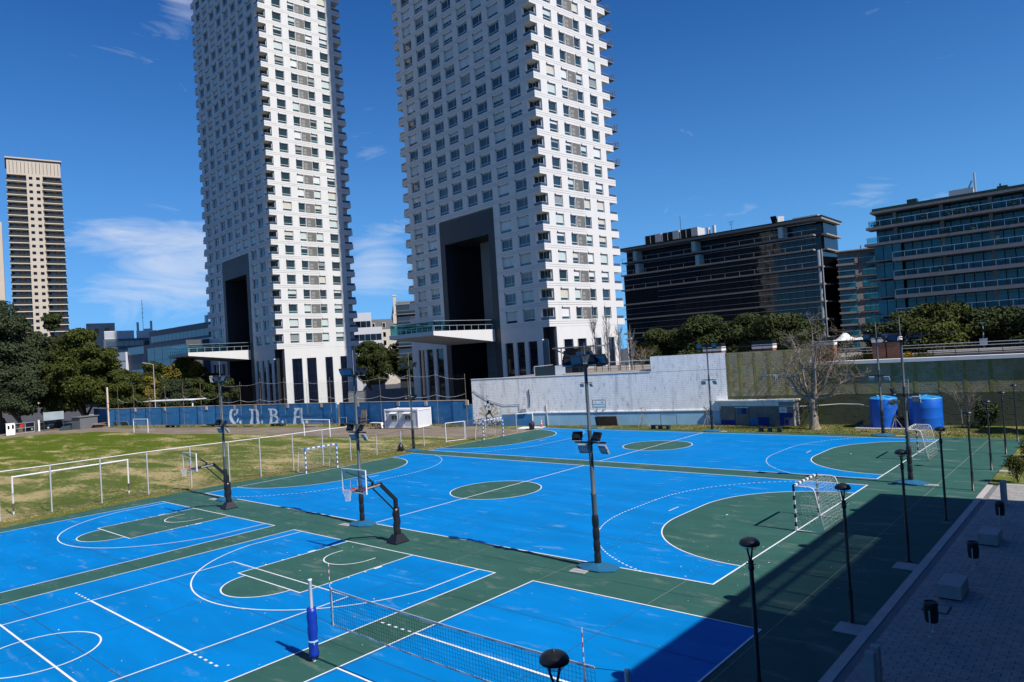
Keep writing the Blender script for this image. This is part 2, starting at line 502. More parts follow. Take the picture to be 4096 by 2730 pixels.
# painted lines: every stroke sits a hair above the one before, so none share a plane
_lz = [0.012]
def nextz():
    _lz[0] += 0.0005
    if _lz[0] > 0.022: _lz[0] = 0.012
    return _lz[0]
def ln(b, p, q, w=0.06, ext=True):
    z = nextz()
    p = Vector((p[0], p[1], 0)); q = Vector((q[0], q[1], 0)); d = (q-p).normalized(); n_ = Vector((-d.y, d.x, 0))*w/2
    if ext: p = p - d*w/2; q = q + d*w/2
    up = Vector((0,0,z))
    b.quad(p-n_+up, q-n_+up, q+n_+up, p+n_+up)
def arc(b, c, r, a0, a1, w=0.06, n=48, dash=None):
    z = nextz()
    def P(a, rr): return (c[0]+rr*math.cos(a), c[1]+rr*math.sin(a), z)
    if dash:
        on, off = dash
        L_ = abs(a1-a0)*r; k = 0.0; sg = 1 if a1 > a0 else -1
        while k < L_:
            e = min(k+on, L_)
            s0 = a0+sg*k/r; s1 = a0+sg*e/r; sm = (s0+s1)/2
            b.add([P(s0,r-w/2),P(sm,r-w/2),P(s1,r-w/2),P(s1,r+w/2),P(sm,r+w/2),P(s0,r+w/2)], [(0,1,2,3,4,5) if sg < 0 else (5,4,3,2,1,0)])
            k += on+off
        return
    V = []
    for i in range(n+1):
        a = a0+(a1-a0)*i/n
        V.append(P(a, r-w/2)); V.append(P(a, r+w/2))
    F = [(2*i, 2*i+1, 2*i+3, 2*i+2) if a1 < a0 else (2*i, 2*i+2, 2*i+3, 2*i+1)[::-1] for i in range(n)]
    F = [(2*i+1, 2*i+3, 2*i+2, 2*i) for i in range(n)]
    b.add(V, F)
pi = math.pi
def endlines(b, x, yc, s, y0, y1):
    """6 m line, broken 9 m line, 7 m and 4 m marks of a handball goal area; s=+1 opens towards +x"""
    if s > 0: rng = lambda a: a
    else: rng = lambda a: pi - a
    for sy in (-1, 1):
        arc(b, (x, yc+1.5*sy), 6.0, rng(sy*pi/2), rng(0), 0.06, 24)
        half = (y1-y0)/2 - 1.5
        amax = math.asin(min(1.0, half/9.0))
        arc(b, (x, yc+1.5*sy), 9.0, rng(sy*0.008), rng(sy*amax), 0.06, dash=(0.16, 0.15))
    ln(b, (x+s*6, yc-1.5), (x+s*6, yc+1.5), ext=False)
    k = -1.4
    while k < 1.4:
        ln(b, (x+s*9, yc+k), (x+s*9, yc+k+0.16), ext=False); k += 0.31
    ln(b, (x+s*7, yc-0.5), (x+s*7, yc+0.5))
    ln(b, (x+s*4, yc-0.08), (x+s*4, yc+0.08))
for y0, y1, nm in ((0, 20, 'handball_court_line'), (22, 39.9, 'handball_court_line')):
    b = MB()
    w = 0.07
    ln(b, (0,y0), (40,y0), w); ln(b, (0,y1), (40,y1), w); ln(b, (0,y0), (0,y1), w); ln(b, (40,y0), (40,y1), w)
    ln(b, (20,y0), (20,y1), w)
    yc = 10 if y0 == 0 else 31
    arc(b, (20,yc), 3.0, 0, 2*pi, 0.06, 64)
    endlines(b, 0, yc, 1, y0, y1); endlines(b, 40, yc, -1, y0, y1)
    o = b.build(nm, M['line']); o['kind'] = 'structure'
for x0 in (0.0, 17.0):
    b = MB(); w = 0.06
    x1 = x0+15; xc = x0+7.45; yb = -3.05; ye = -31.05
    ln(b, (x0,yb), (x1,yb), w); ln(b, (x0,ye), (x0,yb), w); ln(b, (x1,ye), (x1,yb), w)
    ln(b, (x0,(yb+ye)/2), (x1,(yb+ye)/2), w)
    arc(b, (xc,(yb+ye)/2), 1.8, 0, 2*pi, w, 48)
    ln(b, (xc-2.45,yb), (xc-2.45,yb-5.8), w); ln(b, (xc+2.45,yb), (xc+2.45,yb-5.8), w); ln(b, (xc-2.45,yb-5.8), (xc+2.45,yb-5.8), w)
    arc(b, (xc,yb-5.8), 1.8, pi, 2*pi, w, 32)
    hy = yb-1.575
    arc(b, (xc,hy), 1.25, pi, 2*pi, w, 24)
    for s in (-1, 1): ln(b, (xc+s*1.25,hy), (xc+s*1.25,hy+0.4), w, False)
    aa = math.acos(6.6/6.75)
    arc(b, (xc,hy), 6.75, pi+aa, 2*pi-aa, w, 56)
    for s in (-1, 1):
        ln(b, (xc+s*6.6,yb), (xc+s*6.6,hy-math.sin(aa)*6.75), w, False)
        for dy in (0.95, 1.8, 2.65, 3.5):
            big = dy == 0.95
            ln(b, (xc+s*2.55,yb-0.9-dy), (xc+s*2.55,yb-0.9-dy-(0.4 if big else 0.06)), 0.12, False)
    o = b.build('basketball_court_line', M['line']); o['kind'] = 'structure'
def volley(x0, yend, full=True):
    b = MB(); w = 0.06; x1 = x0+9; y2 = yend-18
    ln(b, (x0,yend), (x1,yend), w); ln(b, (x0,y2), (x0,yend), w); ln(b, (x1,y2), (x1,yend), w); ln(b, (x0,y2), (x1,y2), w)
    for ya in (yend-6, yend-12):
        ln(b, (x0,ya), (x1,ya), 0.08 if not full else 0.09)
        for s, xb in ((-1,x0),(1,x1)):
            if full and s > 0: continue
            for k in range(5):
                a = xb+s*(0.2+k*0.35)
                ln(b, (a,ya), (a+s*0.15,ya), 0.08, False)
    ln(b, (x0,yend-9), (x1,yend-9), 0.07)
    o = b.build('volleyball_court_line', M['line']); o['kind'] = 'structure'
volley(20.0, -8.05, False)
volley(34.0, -3.05, True)
# expansion joints of the slab
b = MB()
for y in (-20.4,-16.4,-12.4,-8.4,-4.4,-0.4): 
    pass
def jln(b, p, q, w, z):
    p = Vector((p[0], p[1], z)); q = Vector((q[0], q[1], z)); d = (q-p).normalized(); n_ = Vector((-d.y, d.x, 0))*w/2
    b.quad(p-n_, q-n_, q+n_, p+n_)
for k, x in enumerate([-0.2+4.9*i for i in range(1, 9)]):
    jln(b, (x,-60), (x,41.3), 0.022, 0.0102)
for k, y in enumerate([-26.3,-21.2,-16.1,-11.0,-5.9,-1.5,3.6,8.7,13.8,18.9,21.0,26,31,36]):
    jln(b, (-0.4,y), (43.2,y), 0.022, 0.0106)
o = b.build('expansion_joint', M['joint']); o['kind'] = 'structure'
b = MB()
jln(b, (43.25,-60), (43.25,41.3), 0.03, 0.0110)
for x in (19.4, 24.3, 29.2, 34.1, 39.0):
    jln(b, (x,-2.9), (x,-0.05), 0.025, 0.0114)
o = b.build('worn_joint', M['pale_joint']); o['kind'] = 'structure'
# white flecks: fallen petals and paint chips lying about
b = MB()
rr = random.Random(5)
for i in range(420):
    c = rr.choice([(8,-9,4),(24.5,-12,5),(24.5,-6,3),(29,8,9),(20,27,10),(37,3,2.5),(35,8,6),(6,-6,3),(20,10,14),(41.5,4,2),(12,-16,6),(30,-14,6)])
    x = rr.gauss(c[0], c[2]); y = rr.gauss(c[1], c[2])
    if not (0 < x < 44.5 and -24 < y < 40): continue
    s_ = rr.uniform(0.012, 0.03); a = rr.uniform(0, pi)
    if rr.random() < 0.05: s_ *= 1.8
    dx, dy = math.cos(a)*s_, math.sin(a)*s_
    z = 0.026
    b.quad((x-dx,y-dy,z),(x+dy*.6,y-dx*.6,z),(x+dx,y+dy,z+0.006),(x-dy*.6,y+dx*.6,z))
o = b.build('petal_litter', M['white_chip']); tag(o, 'white flecks of fallen petals scattered over the painted courts', 'litter', kind='stuff')

# walkway: granite kerb, dark gutter, pavers
b = MB(); b.box(45.5,-60,-0.03,45.78,22.15,0.06); o = b.build('kerb', M['kerb']); o['kind'] = 'structure'
b = MB(); b.box(45.785,-60,-0.03,46.02,22.15,0.03); o = b.build('gutter', M['dark_concrete']); o['kind'] = 'structure'
walk = MB(); walk.box(46.025,-60,-0.03,54.3,22.4,0.03)
wk = walk.build('pavement', M['paver_bed']); wk['kind'] = 'structure'
pv = MB(); pv.box(-0.194,-0.095,0.0,0.194,0.095,0.034)
pvm = pv.mesh('paver', M['paver'])
cells = []
yy = -9.0; row = 0
while yy < 22.2:
    xx = 46.225 + (0.2 if row % 2 else 0.0)
    if row % 2: cells.append((46.126, yy, True))
    while xx < 50.6:
        cells.append((xx, yy, False)); xx += 0.4
    yy += 0.2; row += 1
campos = cam.matrix_world.translation
cells.sort(key=lambda c: (c[2], (c[0]-campos.x)**2*0.2 + (c[1]-campos.y)**2 if c[0] < 48.6 and c[1] > -4 else 9e9))
rest = MB()
pr = random.Random(3)
for i, (x, y, half) in enumerate(cells):
    dz = pr.uniform(-0.003, 0.003)
    if i < 300 and not half:
        inst('paver', pvm, wk, (x, y, 0.028+dz))
    else:
        h = 0.093 if half else 0.194
        rest.box(x-h, y-0.095, 0.02, x+h, y+0.095, 0.062+dz)
o = rest.build('paver_field', M['paver'], wk); o['kind'] = 'stuff'
b = MB(); b.box(46.025,22.42,-0.03,47.6,22.85,0.05); o = b.build('threshold_slab', M['concrete']); o['kind'] = 'structure'
b = MB(); b.prism([(45.5,22.9),(60,22.9),(60,41.2),(45.5,41.2)], -0.03, 0.02); o = b.build('side_lawn', M['grass_strip']); o['kind'] = 'structure'
b = MB(); b.box(45.52,26.5,0.02,46.3,27.1,0.06); o = b.build('stepping_slab', M['concrete']); o['kind'] = 'structure'
# ------------------------------------------------------------------ the two white towers
M['tower_white'] = pm('tower_white', (0.635,0.625,0.605), 0.7, 0.04, 0.25, stain=(0.44,0.42,0.39), stain_amt=0.35, stain_scale=0.8, stain_thr=0.57, stretch=(1.6,1.6,0.16), streak=((0.36,0.34,0.31), 0.3, 0.58, 2.5))
M['tower_joint'] = pm('facade_joint', (0.30,0.30,0.31), 0.8, 0)
M['frame_alu'] = pm('window_frame', (0.62,0.64,0.63), 0.45, 0)
M['glass_dark'] = pm('window_glass_dark', (0.022,0.046,0.060), 0.04, 0, spec=0.9)
M['glass_teal'] = pm('window_glass_teal', (0.030,0.11,0.125), 0.05, 0, spec=0.9)
M['blind'] = pm('roller_blind_behind_glass', (0.50,0.57,0.55), 0.6, 0.05, 0.3, coat=0.6)
M['blind_warm'] = pm('cream_blind_behind_glass', (0.56,0.53,0.44), 0.6, 0.05, 0.3, coat=0.6)
M['blind_pale'] = pm('pale_curtain_behind_glass', (0.66,0.67,0.66), 0.6, 0.15, 6.0, coat=0.6, stretch=(4,4,0.05))
M['blind_grey'] = pm('grey_blind_behind_glass', (0.22,0.25,0.25), 0.6, 0.05, 0.3, coat=0.6)
M['louvre'] = pm('louvre_grey', (0.24,0.235,0.22), 0.6, 0.12, 2.0)
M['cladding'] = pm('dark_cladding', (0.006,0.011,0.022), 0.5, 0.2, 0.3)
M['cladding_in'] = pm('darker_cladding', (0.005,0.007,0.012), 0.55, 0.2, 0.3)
M['grey_pier'] = pm('grey_pier', (0.12,0.13,0.14), 0.7, 0.1, 0.5)
M['lobby_glass'] = pm('lobby_glass', (0.004,0.006,0.018), 0.04, 0, spec=0.8)
M['fin_glass'] = pm('fin_glass', (0.045,0.075,0.115), 0.12, 0.1, 0.5, spec=0.8)
M['rail_metal'] = pm('rail_metal', (0.55,0.58,0.58), 0.35, 0, metal=0.6)
M['clear'] = glassy('balustrade_glass', (0.50,0.74,0.76), 0.985)
M['soffit'] = pm('soffit', (0.5,0.5,0.5), 0.8, 0.05, 0.4)

FH, PZ, BT, BB = 3.19, 14.12, 14.12, 16.14      # storey height, lowest parapet top
FX = [4.75, 9.2, 13.55, 17.8, 22.2, 26.5, 31.0, 35.5]    # window centres along the front, from the near corner

def win_mesh(w, mull, name, brackets=True):
    b = MB(); h = 1.94; d0, d1 = 0.20, 0.30; t = 0.055
    b.box(0,d0,0.03,t,d1,h); b.box(w-t,d0,0.03,w,d1,h); b.box(t,d0,h-t,w-t,d1,h); b.box(t,d0,0.03,w-t,d1,0.085)
    b.box(t,d0-0.03,0.47,w-t,d1-0.01,0.55)
    if mull: b.box(w*mull-0.03,d0+0.01,0.55,w*mull+0.03,d1-0.01,h-t)
    if brackets: b.box(0.12,-0.14,h+0.02,0.2,0.0,h+0.26,1); b.box(w-0.2,-0.14,h+0.02,w-0.12,0.0,h+0.10,1)
    return b.mesh(name, [M['frame_alu'], M['cladding']])
def pane_mesh(w, teal):
    b = MB(); b.box(0.056,0.262,0.086,w-0.056,0.29,0.469,1 if teal else 0); b.box(0.056,0.266,0.551,w-0.056,0.292,1.884,0)
    return b.mesh('pane', [M['glass_dark'], M['glass_teal']])
def blind_mesh(w, frac, warm):
    b = MB(); z1 = 1.88; z0 = z1-(1.88-0.555)*frac
    b.box(0.06,0.248,z0,w-0.06,0.2615,z1)
    return b.mesh('blind', M[('blind','blind_warm','blind_pale','blind_grey')[warm]])
WT = {}
for key, w, mu in (('F', 2.85, 0.64), ('R2', 2.03, 0), ('R1', 1.6, 0)):
    WT[key] = dict(w=w, frame=win_mesh(w, mu, 'window'), pane=[pane_mesh(w, False), pane_mesh(w, True)],
                   blind=[blind_mesh(w, f, wm) for f in (1.0, 0.62, 0.3) for wm in (0, 1, 2, 3)])
lb = MB()
lb.box(0,0.10,0.0,2.16,0.14,2.0,1)
for k in range(14): lb.box(0.03,0.04,0.04+k*0.14,2.13,0.10,0.12+k*0.14)
lb.box(0,0.03,0,0.05,0.12,2.0); lb.box(2.11,0.03,0,2.16,0.12,2.0)
lb.box(0.25,0.022,0.2,1.0,0.035,0.75); lb.box(0.25,0.022,0.95,1.0,0.035,1.5)
louvre_me = lb.mesh('louvre_panel', [M['louvre'], M['cladding']])
rb = MB()   # corner balcony railing: origin at the corner, runs -x and +y
rb.box(-1.88,0.10,0.0,-0.10,0.13,0.46); rb.box(-0.13,0.13,0.0,-0.10,1.6,0.46)
rb.box(-1.88,0.08,0.46,-0.08,0.15,0.52,1); rb.box(-0.15,0.15,0.46,-0.08,1.6,0.52,1)
rail_me = rb.mesh('balcony_railing', [M['fin_glass'], M['rail_metal']])
db = MB()
db.box(-1.8,1.52,0.02,-0.45,1.58,1.9,0); db.box(-1.84,1.50,0.0,-1.78,1.59,1.95,1); db.box(-0.47,1.50,0,-0.41,1.59,1.95,1); db.box(-1.15,1.50,0,-1.10,1.59,1.95,1)
db.box(-1.94,0.55,0.02,-1.885,1.5,1.9,0)
door_me = db.mesh('balcony_door', [M['glass_dark'], M['frame_alu']])

def band_mb(b, z, x0=-40.3, y1=19.7):
    """storey band (parapet + slab): three courses with recessed joints"""
    b.box(x0,0,z-1.16,0,y1,z-0.73); b.box(x0,0,z-0.68,0,y1,z-0.37); b.box(x0,0,z-0.32,0,y1,z)
    b.box(x0+0.05,0.05,z-0.73,-0.05,y1-0.05,z-0.68,1); b.box(x0+0.05,0.05,z-0.37,-0.05,y1-0.05,z-0.32,1)
def piers_mb(b, z, skip):
    h0, h1 = z-0.05, z+2.08
    edges = [1.9]
    for i, c in enumerate(FX):
        if i in skip: continue
        edges += [c-1.425, c+1.425]
    edges.append(38.35)
    for a, c in zip(edges[0::2], edges[1::2]):
        if skip and a < 13 and c > 28:
            b.box(-12.302,0.002,h0,-a,0.34,h1); b.box(-c,0.002,h0,-28.402,0.34,h1)
        else:
            b.box(-c,0.002,h0,-a,0.34,h1)
    for a, c in ((1.6,3.14),(5.17,6.75),(8.35,8.44),(10.60,10.67),(12.27,14.02),(16.05,17.55)):
        b.box(-0.34,a,h0,-0.002,c,h1)
    b.box(-38.35,19.36,h0,-1.9,19.698,h1); b.box(-40.298,1.6,h0,-39.96,17.6,h1)

def tower(name, label, loc, rz, kvis, ktop, seed, proj_balc):
    rr = random.Random(seed)
    T = thing(name, label, 'tower', loc, rz, 'white residential towers')
    # core
    ztop = PZ+FH*ktop+2.03; zn = 35.1
    b = MB()
    b.box(-38.35,0.34,zn,-1.9,19.36,ztop); b.box(-39.96,1.6,12.96,-38.35,17.6,ztop); b.box(-1.9,1.6,12.96,-0.34,17.6,ztop)
    b.box(-38.35,0.34,0,-28.4,19.36,zn); b.box(-12.3,0.34,0,-1.9,19.36,zn); b.box(-28.4,11.0,0,-12.3,19.36,zn)
    b.build('wall', M['tower_white'], T)
    # storeys in view
    for k in range(kvis):
        z = PZ+FH*k
        nave = z+2.03 < 35.3
        skip = (2,3,4,5) if nave else ()
        b = MB()
        if z < 35.0:
            # band broken by the gateway
            for x0, x1 in ((-40.3,-28.4),(-12.3,0)):
                for za, zb in ((z-1.16,z-0.73),(z-0.68,z-0.37),(z-0.32,z)): b.box(x0,0,za,x1,10.9,zb)
                for za, zb in ((z-0.73,z-0.68),(z-0.37,z-0.32)): b.box(x0+0.05,0.05,za,x1-0.05,10.9,zb,1)
            b.box(-40.3,10.9,z-1.16,0,19.7,z)
        else:
            band_mb(b, z)
        piers_mb(b, z, skip); b.build('storey_wall', [M['tower_white'], M['tower_joint']], T)
        def window(key, x, y, r):
            w = WT[key]
            o = inst('window', w['frame'], T, (x, y, z), r)
            inst('pane', w['pane'][rr.random() < 0.45], o)
            q = rr.random()
            thresh = 0.55 if r else 0.55
            if q < thresh:
                inst('blind', w['blind'][rr.choice([0,0,0,1,2,2,3,4,4,5,6,7,8,10,11])], o)
        for i, c in enumerate(FX):
            if i in skip: continue
            window('F', -c-1.425, 0, 0)
        window('R2', 0, 3.14, pi/2); window('R1', 0, 6.75, pi/2); window('R1', 0, 10.67, pi/2); window('R2', 0, 14.02, pi/2)
        inst('louvre_panel', louvre_me, T, (0, 8.44, z+0.01), pi/2)
        inst('balcony_railing', rail_me, T, (0, 0, z+0.002)); inst('balcony_door', door_me, T, (0, 0, z+0.004))
        inst('balcony_railing', rail_me, T, (0, 19.7, z+0.002), pi/2).scale = (1.09, 0.98, 1)
        inst('balcony_railing', rail_me, T, (-40.3, 0, z+0.002), -pi/2).scale = (0.85, 1.19, 1)
        if proj_balc and k >= proj_balc:
            b = MB()
            b.box(-3.2,19.7,z-0.25,0.0,21.5,z-0.05); 
            for q in range(4): b.bar((-3.15,21.45,z+0.2+0.26*q), (-0.05,21.45,z+0.2+0.26*q), 0.04); b.bar((-0.05,19.75,z+0.2+0.26*q), (-0.05,21.45,z+0.2+0.26*q), 0.04)
            for q in range(5): b.bar((-0.05-0.75*q,21.45,z-0.05), (-0.05-0.75*q,21.45,z+1.0), 0.05)
            b.bar((-0.05,20.6,z-0.05), (-0.05,20.6,z+1.0), 0.05)
            b.build('projecting_balcony', M['grey_pier'], T)
    # storeys above the picture, and the roof
    b = MB()
    for k in range(kvis, ktop+1):
        z = PZ+FH*k
        b.box(-40.3,0,z-1.16,0,19.7,z); piers_mb(b, z, ())
        for c in FX: b.box(-c-1.425,0.26,z,-c+1.425,0.30,z+2.02,1)
        for y, w in ((3.14,2.03),(6.75,1.6),(10.67,1.6),(14.02,2.03)): b.box(-0.30,y,z,-0.26,y+w,z+2.02,1)
        b.box(-0.12,8.44,z,-0.06,10.6,z+2.0,2)
    z = PZ+FH*(ktop+1)
    b.box(-40.3,0,z-1.16,0,19.7,z+1.2); b.box(-30,5,z+1.2,-10,15,z+5)
    o = b.build('upper_storeys', [M['tower_white'], M['glass_dark'], M['louvre']], T); o['kind'] = 'stuff'
    # base: tall lobby openings
    b = MB(); zt = 12.94
    fo = [(3.2,5.4),(6.3,8.3),(9.2,11.3)]; fo2 = [(29.6,31.9),(33.0,35.2),(36.0,38.0)]; ro = [(3.2,5.5),(6.6,8.85),(11.0,12.8),(14.7,16.4)]
    def fr(spans, lo, hi, ax):
        e = [lo]
        for a, c in spans: e += [a, c]
        e.append(hi)
        for a, c in zip(e[0::2], e[1::2]):
            if ax == 'x': b.box(-c,0,0,-a,0.6,10.75)
            else: b.box(-0.6,a,0,0,c,10.75)
        if ax == 'x': b.box(-hi,0,10.75,-lo,0.6,zt)
        else: b.box(-0.6,lo,10.75,0,hi,zt)
    fr(fo, 1.9, 12.3, 'x'); fr(fo2, 28.4, 40.3, 'x'); fr(ro, 1.63, 17.6, 'y')
    b.box(-40.3,0.6,0,-39.7,19.7,zt); b.box(-39.7,19.1,0,-1.9,19.7,zt)
    b.build('lobby_wall', M['tower_white'], T)
    for a, c in fo+fo2:
        b = MB(); b.box(-c,0.28,0,-a,0.33,10.74)
        for q in range(5): b.box(-c,0.25,2.1*q+1.2,-a,0.28,2.1*q+1.24,1)
        b.build('lobby_window', [M['lobby_glass'], M['cladding']], T)
    for a, c in ro:
        b = MB(); b.box(-0.33,a,0,-0.28,c,10.74)
        for q in range(5): b.box(-0.28,a,2.1*q+1.2,-0.25,c,2.1*q+1.24,1)
        b.box(-0.3,a-0.09,0,0.08,a-0.005,10.8,2); b.box(-0.3,c+0.005,0,0.03,c+0.06,10.8,2)
        b.build('lobby_window', [M['lobby_glass'], M['cladding'], M['frame_alu']], T)
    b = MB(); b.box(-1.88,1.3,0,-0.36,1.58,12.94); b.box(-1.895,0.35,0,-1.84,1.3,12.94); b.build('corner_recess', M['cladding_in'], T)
    b = MB(); b.box(-1.9,0.02,0,-0.5,0.10,10.8); b.build('glass_fin', M['fin_glass'], T)
    b = MB(); b.box(-1.95,0.0,0,-1.905,0.12,10.9); b.build('fin_edge', M['frame_alu'], T)
    # gateway
    b = MB(); X0, X1, x0, x1 = -28.4, -12.3, -26.9, -13.9
    zt2, zi = 35.08, 30.65
    b.box(X0+0.01,-0.06,0,x0,1.6,zt2); b.box(x1,-0.06,0,X1-0.01,1.6,zt2); b.box(x0,-0.058,zi,x1,1.6,zt2-0.002)
    for q in range(9): b.box(x0,-0.075,zi+0.45*q+0.3,x1,-0.06,zi+0.45*q+0.34)
    b.build('gateway_frame', M['cladding'], T)
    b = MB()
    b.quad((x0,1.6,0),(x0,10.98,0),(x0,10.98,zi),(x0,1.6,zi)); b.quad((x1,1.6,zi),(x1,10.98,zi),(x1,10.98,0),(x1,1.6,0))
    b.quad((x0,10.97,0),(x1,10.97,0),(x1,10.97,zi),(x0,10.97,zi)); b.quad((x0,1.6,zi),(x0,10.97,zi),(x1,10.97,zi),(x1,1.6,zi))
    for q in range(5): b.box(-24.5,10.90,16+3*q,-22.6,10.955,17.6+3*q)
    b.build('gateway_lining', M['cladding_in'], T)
    b = MB(); b.box(-22.3,5.0,0,-19.4,8.0,30.6)
    for q in range(9): b.box(-22.31,4.98,3.4*q+2,-19.39,5.0,3.4*q+2.03,1)
    b.build('gateway_pier', [M['grey_pier'], M['cladding']], T)
    # canopy slab with its glass balustrade
    b = MB(); cx0, cx1, yo = -27.3, -13.75, -13.6
    P = [(cx0,-0.02,11.25),(cx1,-0.02,11.25),(cx1,yo,12.75),(cx0,yo,12.75),(cx0,-0.02,13.45),(cx1,-0.02,13.45),(cx1,yo,13.45),(cx0,yo,13.45)]
    b.add(P, [(0,1,2,3),(7,6,5,4),(1,5,6,2),(0,3,7,4),(3,2,6,7),(0,4,5,1)])
    b.build('canopy', M['tower_white'], T)
    b = MB(); b.box(cx1-0.2,yo+0.2,13.5,cx1-0.17,-0.1,15.15); b.box(cx0+0.17,yo+0.2,13.5,cx0+0.2,-0.1,15.15); b.box(cx0+0.2,yo+0.2,13.5,cx1-0.2,yo+0.23,15.15)
    b.build('balustrade', M['clear'], T)
    b = MB()
    for zr in (14.35, 15.16):
        th = 0.07
        b.bar((cx1-0.15,yo+0.15,zr), (cx1-0.15,-0.1,zr), th); b.bar((cx0+0.15,yo+0.15,zr), (cx0+0.15,-0.1,zr), th); b.bar((cx0+0.2,yo+0.15,zr), (cx1-0.2,yo+0.15,zr), th)
    q = yo+0.3
    while q < -0.2:
        b.bar((cx1-0.13,q,13.45), (cx1-0.13,q,14.4), 0.07); b.bar((cx0+0.13,q,13.45), (cx0+0.13,q,14.4), 0.07); q += 1.6
    q = cx0+0.5
    while q < cx1: b.bar((q,yo+0.13,13.45), (q,yo+0.13,14.4), 0.07); q += 1.6
    b.build('handrail', M['rail_metal'], T)
    return T
RZ = -math.atan2(0.111, 0.9938)
tower('residential_tower', 'nearer and taller looking white tower with white canopy above the concrete block wall', (-20.17,67.89,0), RZ, 23, 45, 4, 9)
tower('residential_tower', 'white tower behind the blue lettered wall, its sunny side cut by a vertical shadow', (-84.3,55.75,0), RZ, 27, 45, 9, 0)

# ------------------------------------------------------------------ dark office block, glass flats and the small block between
M['ledge'] = pm('pale_ledge', (0.27,0.25,0.225), 0.7, 0.1, 0.5)
M['ledge_grey'] = pm('grey_ledge', (0.23,0.22,0.22), 0.7, 0.1, 0.5)
M['black_glass'] = pm('black_glass', (0.003,0.004,0.006), 0.05, 0, spec=0.5)
M['black_core'] = pm('black_core', (0.006,0.006,0.008), 0.6, 0)
M['mullion'] = pm('black_mullion', (0.02,0.022,0.025), 0.4, 0)
M['teal_glass'] = pm('teal_glass', (0.004,0.105,0.15), 0.06, 0.7, 0.35, spec=0.45)
M['teal_core'] = pm('teal_core', (0.02,0.03,0.035), 0.7, 0)
M['ac_white'] = pm('plant_white', (0.55,0.55,0.53), 0.6, 0.08, 1)
M['green_roof'] = pm('green_roof_edge', (0.012,0.045,0.03), 0.6, 0.1, 1)

B = thing('office_building', 'long black glass office building with pale ledges and rooftop cooling units', 'building', (7.57,119.34,0), 0.01)
LV = [31.3, 28.5, 25.5, 22.0, 18.6, 15.2, 11.8, 8.3, 4.8]
W_, D_ = 45.5, 12.3
b = MB(); b.box(-W_,3.2,0,-0.45,D_,31.2); b.box(-W_,1.3,0,-0.45,D_-0.1,25.4); b.build('core', M['black_core'], B)
b = MB(); b.box(-W_,-0.2,31.3,0.4,D_+0.3,31.75,0); b.box(-W_,-0.35,31.75,0.55,D_+0.45,31.95,1); b.build('roof', [M['ledge'], M['black_core']], B)
for i, z in enumerate(LV[1:]):
    y0 = 0.0 if i > 1 else (1.0 if i == 0 else 0.3)
    b = MB(); b.box(-W_,y0-0.3,z-0.12,0.1 if i > 1 else -1.6,y0+1.2,z+0.18); b.box(-0.4,2.0,z-0.1,0.5,D_ if i < 3 else 5.5,z+0.15)
    b.build('floor_ledge', M['ledge'] if i < 6 else M['ledge_grey'], B)
    b = MB()
    for zz_ in (z+1.05, z+2.35):
        b.box(-W_ if i != 3 else -36,y0-0.12,zz_,-1.0,y0-0.07,zz_+0.055)
    n_ = 14
    if i < 3:
        for q in range(n_): b.box(-W_+q*3.2,y0-0.10,z+0.18,-W_+q*3.2+0.07,y0-0.05,z+1.05)
    b.build('railing', M['rail_metal'], B)
pn = MB(); pn.box(0.03,0,0.02,1.57,0.04,1.0); pn_me = pn.mesh('glass_panel', M['black_glass'])
rr = random.Random(8)
for i, z in enumerate(LV[:-1]):
    z1 = z-0.13; z0 = LV[i+1]+0.2; y = (3.1 if i == 0 else 2.6 if i == 1 else 1.18)
    for q in range(28):
        o = inst('glass_panel', pn_me, B, (-W_+q*1.6, y, z0), 0, (1,1,z1-z0)); o.rotation_euler = (rr.uniform(-.006,.006), 0, rr.uniform(-.012,.012))
    for q in range(7):
        o = inst('glass_panel', pn_me, B, (-0.36, 1.3+q*1.55 if i > 1 else 3.2+q*1.28, z0), pi/2, (0.97 if i > 1 else 0.8,1,z1-z0))
b = MB(); b.tube((0.0,-0.1,0), (0.0,-0.1,25.4), 0.12, 8); b.tube((-0.9,0.9,0), (-0.9,0.9,25.4), 0.3, 8); b.build('corner_column', M['rail_metal'], B)
b = MB()
for q, z in ((-8.2,28.7),(-26.5,25.7),(-27.2,28.7),(-42,28.7),(-41.6,25.7)):
    b.box(q,0.1,z,q+0.9,2.6 if z < 28 else 2.9,z+2.2)
b.build('terrace_divider', pm('frosted_divider', (0.40,0.55,0.52), 0.4, 0), B)
for i, x in enumerate((-40.2,-35.7,-31.1)):
    b = MB(); b.box(x,3.0,32.6,x+4.2,6.5,34.4,1); b.box(x+2.7,2.95,32.55,x+4.25,6.55,34.45,0); b.box(x-0.03,2.97,32.5,x+0.1,6.5,34.45); b.box(x+1.35,2.96,32.5,x+1.45,3.0,34.4)
    for q in (0.1, 4.0): b.box(x+q,3.1,31.95,x+q+0.15,3.3,32.6); b.box(x+q,6.1,31.95,x+q+0.15,6.3,32.6)
    b.build('cooling_unit', [M['ac_white'], M['black_core']], B)
b = MB(); b.tube((-24.8,4,31.9), (-24.8,4,34.0), 0.42, 10); b.tube((-23.4,4,31.9), (-23.4,4,34.3), 0.38, 10); b.build('flue', M['ac_white'], B)
b = MB(); b.tube((-31.4,4,31.9), (-31.4,4,37.8), 0.05, 5); b.tube((-19.5,4,31.9), (-19.5,4,34.6), 0.05, 5); b.bar((-20.2,4,34.4), (-18.8,4,34.4), 0.05); b.bar((-20.0,4,33.9), (-19.0,4,33.9), 0.05); b.build('aerial', M['mullion'], B)
